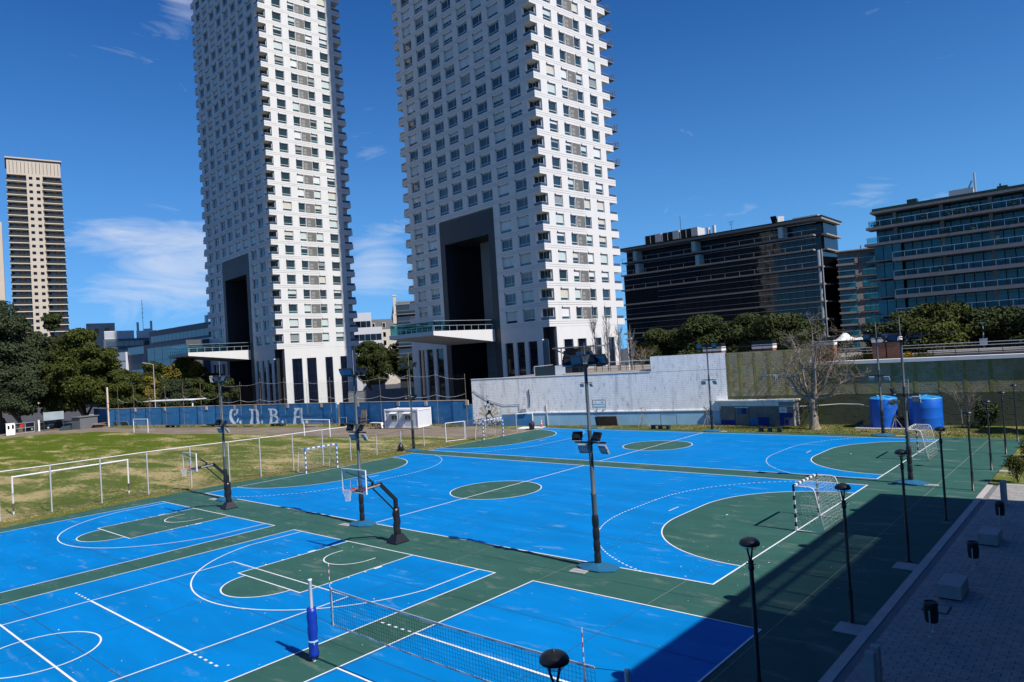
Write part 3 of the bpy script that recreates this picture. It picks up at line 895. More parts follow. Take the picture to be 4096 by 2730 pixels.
b = MB(); b.obox((-10.2,4,33.2), (1,0,0), (0,0.8,0.6), (0,-0.6,0.8), 0.6, 0.05, 0.9, 1); b.obox((-9.0,4.4,33.1), (0.7,0.7,0), (-0.7,0.7,0), (0,0,1), 0.7, 0.1, 0.7, 0); b.tube((-9.8,4,31.9), (-9.8,4,33), 0.08, 6); b.box(-6.5,4,31.9,-1.5,7,32.9); b.build('roof_hatch', [M['ac_white'], M['black_core']], B)

G = thing('apartment_block', 'teal glass apartment block with green roof edge and balcony planters at the picture edge', 'building', (20.4,102.85,0), 0)
GL = [28.2, 25.75, 23.1, 20.25, 17.25, 14.25, 11.2, 8.2, 5.2]
GW = 34.0
b = MB(); b.box(0.4,2.6,0,GW,14,28.0); b.build('core', M['teal_core'], G)
b = MB(); b.box(0.3,-0.3,28.0,GW,14.5,28.35,0); b.box(0.5,0.2,28.35,GW,14.2,28.85,1); b.box(5.6,0.6,28.85,7.0,2.0,29.5,1); b.box(17.6,0.6,28.85,18.9,2.2,29.2,1); b.box(17.9,0.8,29.2,18.1,1,29.6,1); b.build('roof', [M['ledge_grey'], M['green_roof']], G)
b = MB(); b.box(10.9,4,28.85,14.2,7,30.3); b.build('lift_house', M['ac_white'], G)
b = MB(); b.tube((14.6,3,28.8), (14.6,3,32.3), 0.16, 8); b.obox((13.9,3,30.4), (0.9,0,-0.4), (0,1,0), (0.4,0,0.9), 0.12, 0.1, 0.8); b.bar((13.9,3,30.0),(14.6,3,29.9),0.1); b.build('phone_mast', M['rail_metal'], G)
b = MB(); b.tube((17.0,3,28.8), (17.0,3,31.6), 0.03, 5); b.build('aerial', M['rail_metal'], G)
pn = MB(); pn.box(0.05,0,0.0,1.0,0.04,1.0); pg_me = pn.mesh('glass_panel', M['teal_glass'])
for i, z in enumerate(GL[1:]):
    upper = i < 2
    b = MB()
    if upper: b.box(-0.4 if i == 0 else -0.8,-0.6,z-0.35,GW,2.6,z+0.05)
    else:
        b.box(3.35,-1.3,z-0.45,GW,2.6,z+0.12); b.box(-0.9,-0.15,z-0.12,3.35,2.6,z+0.08)
    b.build('balcony_slab', M['ledge_grey'], G)
    b = MB(); yr = -0.5 if upper else -1.2; xs = (0.0 if i == 0 else -0.4) if upper else 3.4
    b.box(xs,yr,z+0.95,GW,yr+0.05,z+1.02)
    q = xs
    while q < GW: b.box(q,yr,z+0.05,q+0.05,yr+0.05,z+0.95); q += 1.7
    b.build('railing', M['rail_metal'], G)
    b = MB(); b.box(xs+0.06,yr+0.01,z+0.12,GW,yr+0.03,z+0.9); b.build('balustrade', M['clear'], G)
for i, z in enumerate(GL[:-1]):
    z1 = z-0.45; z0 = GL[i+1]+0.13
    x = 0.5
    while x < GW-1:
        w = 1.28; y = 1.9 if i < 2 else (0.0 if x < 3.2 else 1.2)
        o = inst('glass_panel', pg_me, G, (x, y, z0), 0, (w,1,(z1-z0)*0.78)); o2 = inst('glass_panel', pg_me, G, (x, y+0.02, z0+(z1-z0)*0.80), 0, (w,1,(z1-z0)*0.2))
        x += w+0.06
    for q in (3.3,9.9,16.3,22.8,29.0):
        b = MB(); b.box(q,1.15,z0-0.1,q+0.5,2.7,z1+0.2); b.build('wall_pier', M['ledge_grey'], G)
rr = random.Random(17)
M['leaf_plant'] = leafmat('balcony_leaf', (0.03,0.05,0.015), (0.08,0.10,0.03), (0.12,0.10,0.03))
for x, i in ((1.0,0),(4.5,0),(7.9,0),(11.6,0),(13.0,0),(14.5,0),(16.5,0),(19.5,0),(10.8,1),(12.0,1),(14.6,1),(16.6,1),(19.8,1),(10.3,3),(12.6,4),(11.9,6),(4.4,6),(17.5,2)):
    z = GL[i+1]+0.1; b = MB(); s_ = rr.uniform(0.5, 1.0)
    for q in range(70):
        c = Vector((rr.gauss(0,.45), rr.gauss(0,.3), abs(rr.gauss(.5,.35))))*s_; a = Vector((rr.uniform(-1,1),rr.uniform(-1,1),rr.uniform(-1,1))).normalized(); d = a.orthogonal().normalized()*0.11; e = a.cross(d)
        b.quad(c-d, c+e, c+d, c-e)
    b.box(-0.2,-0.2,-0.05,0.2,0.2,0.3)
    b.build('planter', M['leaf_plant'], G, (x, -0.1 if i < 2 else -0.7, z))
S = thing('apartment_block', 'slim grey apartment block squeezed between the black offices and the teal glass flats', 'building', (10.0,120.2,0), math.atan2(.24,.97))
b = MB(); b.box(0,1.5,0,7.5,14,24.4,0); b.box(-0.2,-0.2,24.4,7.7,14,24.6,0); b.tube((4.2,3,24.6), (4.2,3,25.6), 0.15, 8); b.build('core', M['ledge_grey'], S)
for i in range(9):
    z = 22.1-2.32*i
    b = MB(); b.box(-0.2,-0.3,z-0.35,3.2,1.5,z+0.02); b.box(3.0,-0.35,z-0.1,3.5,0.1,z+0.9); b.box(-0.1,-0.25,z+0.9,3.0,-0.2,z+0.97,1); b.box(3.6,0.9,z+0.9,7.5,0.95,z+0.97,1); b.box(3.6,1.2,z-0.25,7.6,1.6,z)
    b.build('balcony', [M['ledge_grey'], M['rail_metal']], S)
    for x, w in ((0.3,0.9),(1.25,0.9),(2.2,0.7),(4.2,0.9),(5.15,0.9),(6.1,0.9)):
        inst('glass_panel', pg_me, S, (x, 1.44, z+0.06), 0, (w,1,1.7))

# ------------------------------------------------------------------ far buildings
M['beige'] = pm('beige_render', (0.50,0.43,0.345), 0.8, 0.05, 0.2)
M['brown'] = pm('brown_panel', (0.20,0.13,0.085), 0.8, 0.05, 0.2)
M['cream'] = pm('cream_edge', (0.70,0.66,0.55), 0.8, 0)
ang = math.atan2(0.9719, 0.2356)
H = thing('apartment_tower', 'distant beige apartment tower with dark balconies above the trees', 'tower', (-309.5,63.6,0), ang)
b = MB(); b.box(7.0,0,0,13.0,18,100.4); b.box(0,1.9,0,7.0,18,100.4); b.box(13.0,1.9,0,19.8,18,100.4); b.box(-26,4.0,0,-2.6,20,80); b.build('wall', M['beige'], H)
b = MB(); b.box(0.1,0.0,100.4,19.8,18,107.0)
for q in range(14): b.box(1.0+q*1.37,-0.06,101.2,1.16+q*1.37,-0.005,106.2,1)
b.box(-0.2,-0.4,107.0,20.2,18.4,107.35,1); b.box(-0.5,-0.6,107.35,20.3,18.5,107.9,0)
b.tube((6,6,107.9), (6,6,114), 0.08, 5, mi=2); b.build('crown', [M['beige'], M['black_core'], M['brown']], H)
bl = MB()
bl.box(-0.3,-1.2,-0.15,7.0,1.9,0.1,0); bl.box(-0.3,-1.15,0.1,7.0,-1.1,1.05,1); bl.box(0.1,1.7,0.15,6.9,1.89,2.85,1); bl.box(3.4,1.6,0.1,4.9,1.69,2.85,2); bl.box(1.2,1.62,0.3,3.2,1.68,2.5,3); bl.box(5.1,1.62,0.3,6.6,1.68,2.5,3); bl.box(-0.3,-1.2,1.05,7.0,-1.05,1.13,1)
bal_me = bl.mesh('balcony', [M['cream'], M['black_core'], M['brown'], M['fin_glass']])
wb = MB(); wb.box(0,-0.02,0,1.35,0.05,1.25); wb_me = wb.mesh('window', M['black_glass'])
for i in range(26):
    z = 97.4-3.0*i
    inst('balcony', bal_me, H, (0,0,z)); inst('balcony', bal_me, H, (13.2,0,z), 0, (1.0,1,1))
    inst('window', wb_me, H, (7.9,-0.02,z+1.2)); inst('window', wb_me, H, (10.6,-0.02,z+1.2))

def block(name, label, fl, fr_, depth, z1, mt, cat='building', z0=0.0):
    a = Vector((fl[0], fl[1])); c = Vector((fr_[0], fr_[1])); d = c-a
    T = thing(name, label, cat, (a.x, a.y, 0), math.atan2(d.y, d.x))
    b = MB(); b.box(0,0,z0,d.length,depth,z1); b.build('wall', mt, T)
    return T, d.length
M['slate'] = pm('slate_cladding', (0.085,0.088,0.105), 0.55, 0.1, 0.1)
M['sky_glass'] = pm('reflecting_glass', (0.035,0.06,0.085), 0.06, 0.4, 0.25, spec=1.0)
M['pale_panel'] = pm('pale_panel', (0.55,0.57,0.62), 0.6, 0.05, 0.3)
M['ruin'] = pm('bare_concrete', (0.36,0.33,0.28), 0.9, 0.25, 0.15, stain=(0.2,0.17,0.14), stain_amt=0.7, stain_scale=0.12)
M['stone'] = pm('old_stone', (0.56,0.50,0.41), 0.85, 0.1, 0.2)
M['mansard'] = pm('mansard_slate', (0.055,0.06,0.075), 0.6, 0.15, 0.3)
T, w = block('office_building', 'grey clad office building with mirrored window bands left of the far white tower', (-164,61.5), (-126,61.5), 20, 22, M['slate'])
for z0, z1 in ((18.6,20.4),(15.4,17.4),(12.4,14.6)):
    x = 1.5
    while x < w-1.5:
        b = MB(); b.box(x,-0.12,z0,x+2.3,-0.03,z1); b.build('window', M['sky_glass'], T); x += 2.4
b = MB(); b.box(0,-0.3,17.7,w,-0.02,17.85); b.box(12,3,22,38,15,22.5); b.tube((28,4,22), (28,4,24.5), 0.5, 8); b.box(31,4,22,34,6,23.6); b.build('roof_edge', M['rail_metal'], T)
T, w = block('office_building', 'lower grey wing with a tall mirrored glass bay behind the trees', (-160.6,54.3), (-124,54.3), 7, 17.4, M['slate'])
for x0, x1, z0, z1 in ((2,10,7.5,11),(13.5,18,1,16.4),(18.2,22.8,1,16.4),(23,27.6,1,16.4),(27.8,32.4,1,16.4),(32.6,36.4,1,16.4),(0.3,11,15.2,17.2)):
    b = MB(); b.box(x0,-0.15,z0,x1,-0.03,z1)
    for q in range(int((z1-z0)//2.2)): b.box(x0,-0.18,z0+2.2*q+1.1,x1,-0.15,z0+2.2*q+1.16,1)
    b.build('window', [M['sky_glass'], M['slate']], T)
T, w = block('office_building', 'narrow white panelled end block beside the lower grey wing', (-166.5,52.5), (-160.8,53.6), 7, 16.2, M['pale_panel'])
b = MB()
for q in range(6): b.box(0,-0.06,2.5*q+1.2,w,-0.01,2.5*q+1.28)
b.build('panel_joint', M['slate'], T)
T, w = block('office_building', 'pale ribbed office building with blue window strip among the far rooftops', (-194,59.7), (-191.2,67.6), 14, 24.2, M['pale_panel'])
for q in range(7): 
    b = MB(); b.box(0,-0.06,22.0+0.3*q,w,-0.01,22.08+0.3*q); b.build('cladding_rib', M['concrete'], T)
b = MB(); b.box(-0.3,-0.8,0,w*1.9,-0.1,21.6,0); b.build('glass_front', M['slate'], T)
for z in (20.2, 17.4):
    x = 0.5
    while x < w*1.9-1.5:
        b = MB(); b.box(x,-0.95,z-1.0,x+1.5,-0.82,z+0.6); b.build('window', M['sky_glass'], T); x += 1.6
T, w = block('office_building', 'white plant storey with chimneys right of the pale ribbed building', (-191.4,68.4), (-189.0,73.6), 14, 24.0, M['ac_white'])
b = MB(); b.tube((0.3,3,24), (0.3,3,27), 0.4, 6); b.tube((4.2,4,24), (4.2,4,27.4), 0.4, 6); b.box(2.0,3,24,4,6,24.8); b.build('roof_plant', M['ac_white'], T)
b = MB(); b.tube((1.5,9,24), (1.5,9,35), 0.07, 4)
for q in range(4): b.bar((1.0,9,29+1.5*q), (2.0,9,29+1.5*q), 0.06)
b.build('radio_mast', M['mullion'], T)
T, w = block('derelict_building', 'derelict bare concrete tower block with empty window holes on the skyline', (-245,71), (-242.3,80), 8, 30.4, M['ruin'])
b = MB()
for x, z in ((2.5,26.2),(6,26.4),(5.2,22.5),(6.6,22.4),(2.2,20)): b.box(x,-0.05,z,x+1.5,0.02,z+2.2)
b.build('window', M['brown'], T)
T, w = block('office_building', 'white banded office building seen through the gap between the two towers', (-139,105), (-130.3,116.3), 14, 24.9, M['pale_panel'])
for z in (22.2, 17.8, 13.6, 9.5):
    b = MB(); b.box(0.3,-0.05,z-2.4,w-0.3,0.0,z)
    for q in range(8): b.box(0.3+q*1.75,-0.08,z-2.4,0.4+q*1.75,-0.05,z,1)
    b.build('window', [M['black_glass'], M['rail_metal']], T)
T, w = block('office_building', 'lower white banded wing with ribbon windows in the gap between the two towers', (-136,108.5), (-128.3,118.8), 6, 20.2, M['pale_panel'])
for z in (18.0, 14.2, 10.5):
    b = MB(); b.box(0.3,-0.05,z-2.0,w-0.3,0.0,z)
    for q in range(7): b.box(0.3+q*1.75,-0.08,z-2.0,0.4+q*1.75,-0.05,z,1)
    b.build('window', [M['black_glass'], M['rail_metal']], T)
T, w = block('old_building', 'cream stone building with dark mansard roof between the towers', (-175,139), (-164.5,153.6), 14, 21.5, M['stone'])
b = MB(); P = [(0,0,21.5),(w,0,21.5),(w,14,21.5),(0,14,21.5),(0.8,1.6,25.6),(w-0.8,1.6,25.6),(w-0.8,12,25.6),(0.8,12,25.6)]
b.add(P, [(0,1,5,4),(1,2,6,5),(2,3,7,6),(3,0,4,7),(4,5,6,7)]); b.build('roof', M['mansard'], T)
for k in range(4):
    for z in (18.6,15.4,12.2):
        b = MB(); b.box(1.5+k*4,-0.05,z,2.5+k*4,0.0,z+1.8); b.build('window', M['black_glass'], T)
for k in range(4):
    b = MB(); b.box(1.4+k*4,0.2,22.2,2.6+k*4,1.4,24.2); b.box(1.6+k*4,0.1,22.4,2.4+k*4,0.19,24,1); b.build('dormer', [M['stone'], M['black_glass']], T)
T, w = block('old_building', 'old building with steep dark slate roof and a tall chimney beside the nearer tower', (-172,159), (-164,170), 14, 24, M['stone'])
b = MB(); P = [(-.3,-.3,24),(w+.3,-.3,24),(w+.3,14,24),(-.3,14,24),(1.2,2.4,33),(w-1.2,2.4,33),(w-1.2,11,33),(1.2,11,33)]
b.add(P, [(0,1,5,4),(1,2,6,5),(2,3,7,6),(3,0,4,7),(4,5,6,7)])
for k in range(5):
    for z in (25.6,28.2,30.6): b.box(1.6+k*2.4,0.3+(z-24)*0.28,z,2.5+k*2.4,1.4+(z-24)*0.28,z+1.0,1)
b.build('roof', [M['mansard'], M['pale_panel']], T)
b = MB(); b.box(0.2,-0.5,24,2.2,1.5,28); b.box(0.6,0,28,1.8,1.2,35); b.box(0.4,-0.2,35,2.0,1.4,35.6); b.build('chimney', M['stone'], T)
T, w = block('apartment_block', 'dark glass block with balcony ledges peeping out behind the nearer tower', (-103.5,104.5), (-92,113), 14, 24.6, M['teal_core'])
for z in (22,19,16,13,10,7,4):
    b = MB(); b.box(-0.3,-0.5,z-0.2,w,0,z); b.box(0.2,-0.12,z,w,-0.02,z+2.6,1); b.box(-0.3,-0.5,z+0.9,w,-0.44,z+0.97,2); b.build('balcony', [M['ledge_grey'], M['fin_glass'], M['rail_metal']], T)
b = MB(); b.box(-0.2,-0.2,24.6,w,13,24.9); b.bar((0,0,25.8),(w,0,25.8),.06); b.bar((0,0,24.9),(0,0,25.8),.08); b.bar((2,0,24.9),(2,0,25.8),.08); b.bar((4,0,24.9),(4,0,25.8),.08); b.tube((4,6,24.9),(4,6,38),.1,4); b.build('roof_rail', M['rail_metal'], T)

# ------------------------------------------------------------------ the school the picture is taken from (throws the big shadow)
M['school'] = pm('school_render', (0.30,0.30,0.30), 0.85, 0.1, 0.4)
SX, SH = 54.5, 13.88
K = thing('school_building', 'grey school building behind the viewer throwing its long shadow over the walkway', 'building', (SX,17.15,0), 0)
b = MB(); b.box(0,-90,0,16,-19.45,SH); b.box(0,-19.45,0,16,-8.95,11.4); b.box(3,-19.45,11.4,16,-8.95,SH-2.2)
b.prism([(0,-8.95),(16,-8.95),(16,1.33),(0,0)], 0, SH); b.build('wall', M['school'], K)
b = MB(); b.box(0.0,-19.44,11.41,0.10,-8.96,11.52); b.box(0.0,-19.44,13.62,0.28,-8.96,SH); b.box(0.02,-19.44,12.78,0.12,-8.96,12.92)
for q in range(1, 5): b.box(0.0,-19.44+q*2.1,11.5,0.10,-19.34+q*2.1,13.7)
b.build('roof_rail', M['mullion'], K)
mt = bpy.data.materials.new('wire_screen'); mt.use_nodes = True; n = mt.node_tree; n.nodes.clear()
o_ = n.nodes.new('ShaderNodeOutputMaterial'); t_ = n.nodes.new('ShaderNodeBsdfTransparent'); d_ = n.nodes.new('ShaderNodeBsdfDiffuse'); x_ = n.nodes.new('ShaderNodeMixShader')
d_.inputs[0].default_value = (0.1,0.1,0.1,1); x_.inputs[0].default_value = 0.6
n.links.new(t_.outputs[0], x_.inputs[1]); n.links.new(d_.outputs[0], x_.inputs[2]); n.links.new(x_.outputs[0], o_.inputs[0])
b = MB(); b.box(0.04,-19.4,11.52,0.06,-9.0,13.62); b.build('wire_screen', mt, K)
for q in range(10):
    b = MB(); b.box(-0.05,-60+q*6,4.5,-0.01,-57.2+q*6,6.2); b.build('window', M['black_glass'], K)
# ------------------------------------------------------------------ boundary walls
M['whitewash'] = pm('whitewash', (1.0,0.98,0.93), 0.9, 0.10, 1.2, 0.3, 25, stain=(0.33,0.325,0.31), stain_amt=0.8, stain_scale=1.9, stain_thr=0.55, stretch=(1.5,1.5,0.6), streak=((0.30,0.29,0.27), 0.6, 0.56, 1.6))
M['mortar'] = pm('mortar', (0.30,0.31,0.32), 0.95, 0.2, 1.0)
M['pale_blue'] = pm('pale_blue_paint', (0.30,0.53,0.70), 0.9, 0.12, 0.9, 0.2, 25, stain=(0.5,0.62,0.7), stain_amt=0.5, stain_scale=0.9, stretch=(1,1,0.4))
M['mid_blue'] = pm('worn_blue_paint', (0.030,0.195,0.43), 0.9, 0.18, 0.8, 0.25, 20, stain=(0.16,0.34,0.50), stain_amt=0.55, stain_scale=0.8, stain_thr=0.56, stretch=(1,1,1.6), streak=((0.02,0.08,0.22), 0.5, 0.58, 1.2))
M['deep_blue'] = pm('deep_blue_paint', (0.008,0.03,0.22), 0.85, 0.15, 1.0)
M['mossy'] = pm('mossy_block', (0.32,0.28,0.12), 0.95, 0.3, 0.9, 0.3, 25, stain=(0.12,0.115,0.09), stain_amt=0.75, stain_scale=0.6, stain_thr=0.5, stretch=(1,1,0.5))
M['mossy_grey'] = pm('grey_mossy_block', (0.31,0.28,0.18), 0.95, 0.25, 1.0, 0.3, 25, stain=(0.19,0.18,0.11), stain_amt=0.6, stain_scale=0.8, stretch=(1,1,0.5))
M['green_low'] = pm('dark_green_wall', (0.10,0.115,0.062), 0.95, 0.25, 0.7, 0.3, 25, stain=(0.10,0.10,0.055), stain_amt=0.6, stain_scale=0.5)
M['moss_joint'] = pm('dark_joint', (0.035,0.034,0.024), 0.95, 0)
M['yellow_moss'] = pm('yellow_moss', (0.27,0.215,0.05), 0.95, 0.35, 1.5, stain=(0.19,0.175,0.085), stain_amt=0.95, stain_scale=1.1, stain_thr=0.44)
M['coping'] = pm('white_coping', (0.74,0.74,0.72), 0.8, 0.06, 0.6, stain=(0.4,0.4,0.38), stain_amt=0.4, stain_scale=0.7)
M['black_paint'] = pm('black_paint', (0.008,0.008,0.010), 0.8, 0)
M['tan_paint'] = pm('tan_paint', (0.62,0.52,0.33), 0.9, 0.08, 1.5)
M['navy_paint'] = pm('navy_paint', (0.012,0.02,0.12), 0.9, 0.2, 2)
M['letter_white'] = pm('letter_white', (0.90,0.93,0.96), 0.9, 0.1, 1.2, stain=(0.35,0.45,0.58), stain_amt=0.4, stain_scale=1.5)
M['cream_pil'] = pm('cream_render', (0.62,0.50,0.38), 0.9, 0.08, 2)
M['block_grey'] = pm('grey_block', (0.21,0.195,0.175), 0.95, 0.25, 1.0, 0.2, 25)
M['wood'] = pm('weathered_wood', (0.25,0.19,0.13), 0.9, 0.3, 2.5, stretch=(1,1,5))
M['rust'] = pm('rusty_board', (0.135,0.085,0.055), 0.9, 0.25, 3.0)
M['dark_metal'] = pm('dark_green_metal', (0.018,0.04,0.038), 0.5, 0.15, 2)
M['galv'] = pm('galvanised', (0.50,0.52,0.54), 0.5, 0.1, 3, metal=0.3)
M['white_paint'] = pm('white_paint', (0.78,0.78,0.78), 0.45, 0.05, 1.0)
M['rusty_pole'] = pm('rusty_pole', (0.17,0.13,0.09), 0.8, 0.35, 1.2, stain=(0.2,0.22,0.22), stain_amt=0.8, stain_scale=0.6)
M['black_rubber'] = pm('black_vinyl', (0.012,0.012,0.014), 0.38, 0.2, 3)
M['red'] = pm('red_paint', (0.45,0.03,0.02), 0.5, 0.1, 2)

def lay_blocks(b, s0, s1, z0, z1, rr, y=-0.006, bl=0.40, bh=0.20, keep=None):
    out = []
    z = z0; r = 0
    while z < z1-0.05:
        h = min(bh, z1-z)
        s = s0 - (bl/2 if r % 2 else 0)
        while s < s1-0.01:
            a, c = max(s, s0), min(s+bl, s1)
            if c-a > 0.06: out.append((a+0.006, c-0.006, z+0.006, z+h-0.006))
            s += bl
        z += h; r += 1
    return out
def block_box(b, t, yf, mi=0):
    a, c, z0, z1 = t
    b.add([(a,yf,z0),(c,yf,z0),(c,yf,z1),(a,yf,z1),(a,0.004,z0),(c,0.004,z0),(c,0.004,z1),(a,0.004,z1)],
          [(0,1,2,3),(0,4,5,1),(1,5,6,2),(2,6,7,3),(3,7,4,0)], mi)

ang = math.atan2(6.6, 30.5)
WL = 31.82
W = thing('concrete_block_wall', 'tall whitewashed block wall with pale blue base and painted crest', 'wall', (-11.5,40.05,0), ang)
b = MB(); b.box(0,0,0,23.64,0.35,5.86); b.box(23.64,0,0,WL,0.35,7.58); b.build('wall', M['mortar'], W)
b = MB(); b.box(-0.03,-0.05,5.865,23.62,0.40,5.95); b.build('coping', M['coping'], W)
rr = random.Random(21)
cells = [c for c in lay_blocks(None, 0, WL, 1.62, 5.85, rr)] + [c for c in lay_blocks(None, 0, 8.6, 0.0, 1.62, rr)] + [c for c in lay_blocks(None, 23.66, WL, 5.86, 7.57, rr)]
cells.sort(key=lambda c: -c[0] + (0 if c[2] > 4.5 else 6))
bm = MB(); block_box(bm, (-0.194,0.194,-0.094,0.094), -0.006)
blk_me = bm.mesh('block', M['whitewash'])
rest = MB(); n_ = 0
for c in cells:
    full = abs((c[1]-c[0])-0.388) < 0.003 and abs((c[3]-c[2])-0.188) < 0.003
    jit = rr.uniform(-0.004, 0.0035)
    if full and n_ < 300:
        inst('block', blk_me, W, ((c[0]+c[1])/2, jit, (c[2]+c[3])/2)); n_ += 1
    else: block_box(rest, c, -0.006+jit)
o = rest.build('block_courses', M['whitewash'], W); o['kind'] = 'stuff'
b = MB(); b.box(8.62,-0.02,0.0,WL-0.9,-0.001,1.50); b.build('painted_base', M['pale_blue'], W)
b = MB(); b.box(8.62,-0.10,1.50,WL-0.9,-0.001,1.63); b.build('ledge', M['whitewash'], W)
b = MB(); b.box(4.3,-0.045,0,8.60,-0.012,1.42); b.build('blue_panel', M['mid_blue'], W)
# mural: sunburst, generic footballer, crowd of specks
def poly_wall(b, P, y, mi=0):
    P = [(x, y, z) for x, z in P]
    b.add(P, [tuple(range(len(P)))], mi)
mu = MB(); c0 = (2.35, 1.05)
for i, a0 in enumerate((18,40,62,84,106,128,150)):
    a1 = a0+12; r0, r1 = 0.35, 1.75 if i % 2 else 1.55
    poly_wall(mu, [(c0[0]+r0*math.cos(R_(a0)), c0[1]+r0*math.sin(R_(a0))), (c0[0]+r0*math.cos(R_(a1)), c0[1]+r0*math.sin(R_(a1))), (c0[0]+r1*math.cos(R_(a1)), c0[1]+r1*math.sin(R_(a1))), (c0[0]+r1*math.cos(R_(a0)), c0[1]+r1*math.sin(R_(a0)))], -0.014)
mu.build('mural_sunburst', M['tan_paint'], W)
def stroke(b, P, ws, y0, mi=0):
    """thick painted stroke in the wall plane, one continuous ribbon"""
    V = []; n_ = len(P)
    for i in range(n_):
        p = Vector(P[i]); q0 = Vector(P[max(i-1,0)]); q1 = Vector(P[min(i+1,n_-1)])
        d = (q1-q0); d.normalize(); nn = Vector((-d.y, d.x))*ws[i]/2
        V.append((p.x+nn.x, y0, p.y+nn.y)); V.append((p.x-nn.x, y0, p.y-nn.y))
    b.add(V, [(2*i, 2*i+1, 2*i+3, 2*i+2) for i in range(n_-1)], mi)
def disc(b, c, r, y0, mi=0, n=14, sq=1.0):
    b.add([(c[0]+r*math.cos(2*pi*i/n), y0, c[1]+r*sq*math.sin(2*pi*i/n)) for i in range(n)], [tuple(range(n))], mi)
mu = MB(); fx, fz = 2.3, 0.72
disc(mu, (fx,fz+2.28), 0.17, -0.020, 0, sq=1.15)                                     # head
poly_wall(mu, [(fx-0.22,fz+1.95),(fx+0.25,fz+2.05),(fx+0.30,fz+1.85),(fx+0.28,fz+1.30),(fx-0.05,fz+1.25),(fx-0.12,fz+1.7)], -0.0185, 1)  # shirt
stroke(mu, [(fx-0.2,fz+1.95),(fx-0.36,fz+1.62),(fx-0.62,fz+1.95)], [0.16,0.13,0.05], -0.022)
stroke(mu, [(fx+0.27,fz+2.0),(fx+0.62,fz+1.92),(fx+0.98,fz+1.62)], [0.14,0.10,0.05], -0.0225)
poly_wall(mu, [(fx-0.02,fz+1.32),(fx+0.32,fz+1.25),(fx+0.42,fz+0.95),(fx+0.2,fz+0.85),(fx-0.2,fz+0.7),(fx-0.45,fz+0.6),(fx-0.42,fz+0.75),(fx-0.1,fz+0.95)], -0.023)
stroke(mu, [(fx-0.42,fz+0.66),(fx-0.3,fz+0.35),(fx+0.0,fz+0.2),(fx+0.12,fz+0.02)], [0.14,0.12,0.14,0.22], -0.0235)
stroke(mu, [(fx+0.3,fz+0.9),(fx+0.55,fz+0.5),(fx+0.95,fz+0.12)], [0.15,0.10,0.06], -0.024)
disc(mu, (fx-0.62,fz+1.1), 0.17, -0.0245, 1); 
for q in range(5): disc(mu, (fx-0.62+0.1*math.cos(q*1.26),fz+1.1+0.1*math.sin(q*1.26)), 0.035, -0.026, 0, 6)
stroke(mu, [(fx+0.0,fz+1.85),(fx+0.0,fz+1.5)], [0.06,0.06], -0.0255)
for i in range(12):
    a0 = 2*pi*i/12; a1 = 2*pi*(i+1)/12
    stroke(mu, [(fx+0.16+0.075*math.cos(a0),fz+1.68+0.17*math.sin(a0)), (fx+0.16+0.075*math.cos(a1),fz+1.68+0.17*math.sin(a1))], [0.05,0.05], -0.0265-i*0.0002)
mu.build('mural_player', [M['black_paint'], M['letter_white']], W)
mu = MB(); r5 = random.Random(4)
for i in range(150):
    x = r5.uniform(0.02, 4.2); z = abs(r5.gauss(0.28, 0.28))+0.02; 
    if x < 1.0 and r5.random() < 0.4: z += r5.uniform(0, 0.9)
    s_ = r5.uniform(0.04, 0.15)
    P = [(x+s_*math.cos(t)*r5.uniform(.5,1.2), max(0.01, z+s_*math.sin(t)*r5.uniform(.6,1.5))) for t in (0,1.1,2.2,3.3,4.4,5.4)]
    poly_wall(mu, P, -0.0275-0.0001*i, 0)
mu.build('mural_crowd', M['navy_paint'], W)
# crest: outline, two pale stripes, letters C N B A
s0 = 17.25; cr = MB()
def cs(x, z): return (s0+x*1.55, 1.36+z*1.55)
pts = [(-0.5,1.0),(0.5,1.0),(0.5,0.42),(0.44,0.27),(0.0,0.0),(-0.44,0.27),(-0.5,0.42)]
for i in range(len(pts)):
    p, q = pts[i], pts[(i+1) % len(pts)]
    stroke(cr, [cs(*p), cs(*q)], [0.045,0.045], -0.0145-0.0006*i if p[1] > .3 and q[1] > .3 else -0.106-0.0006*i)
poly_wall(cr, [cs(-0.45,0.72),cs(0.45,0.73),cs(0.45,0.63),cs(-0.45,0.62)], -0.0125, 1)
poly_wall(cr, [cs(-0.45,0.52),cs(0.45,0.53),cs(0.45,0.43),cs(-0.45,0.42)], -0.0128, 1)
cr.build('crest', [M['black_paint'], M['pale_blue']], W)
def text_mesh(name, txt, size, mt, parent, loc, rot, ext=0.003, align='CENTER', shear=0.0):
    cu = bpy.data.curves.new(name, 'FONT'); cu.body = txt; cu.size = size; cu.align_x = align; cu.extrude = ext; cu.resolution_u = 3; cu.shear = shear
    o = bpy.data.objects.new(name, cu); col.objects.link(o)
    dg = bpy.context.evaluated_depsgraph_get(); me = bpy.data.meshes.new_from_object(o.evaluated_get(dg))
    bpy.data.objects.remove(o); me.materials.clear(); me.materials.append(mt); me.name = name
    return inst2(name, me, parent, loc, rot)
def inst2(name, me, parent, loc, rot):
    o = bpy.data.objects.new(name, me); col.objects.link(o); o.parent = parent; o.location = loc; o.rotation_euler = rot; return o
RX = (pi/2, 0, 0)
for ch, x, z in (('C',-0.27,0.78),('N',0.25,0.78),('B',-0.21,0.19),('A',0.27,0.19)):
    p = cs(x, z); text_mesh('crest_letter', ch, 0.24, M['black_paint'], W, (p[0], -0.017, p[1]), RX)
b = MB()
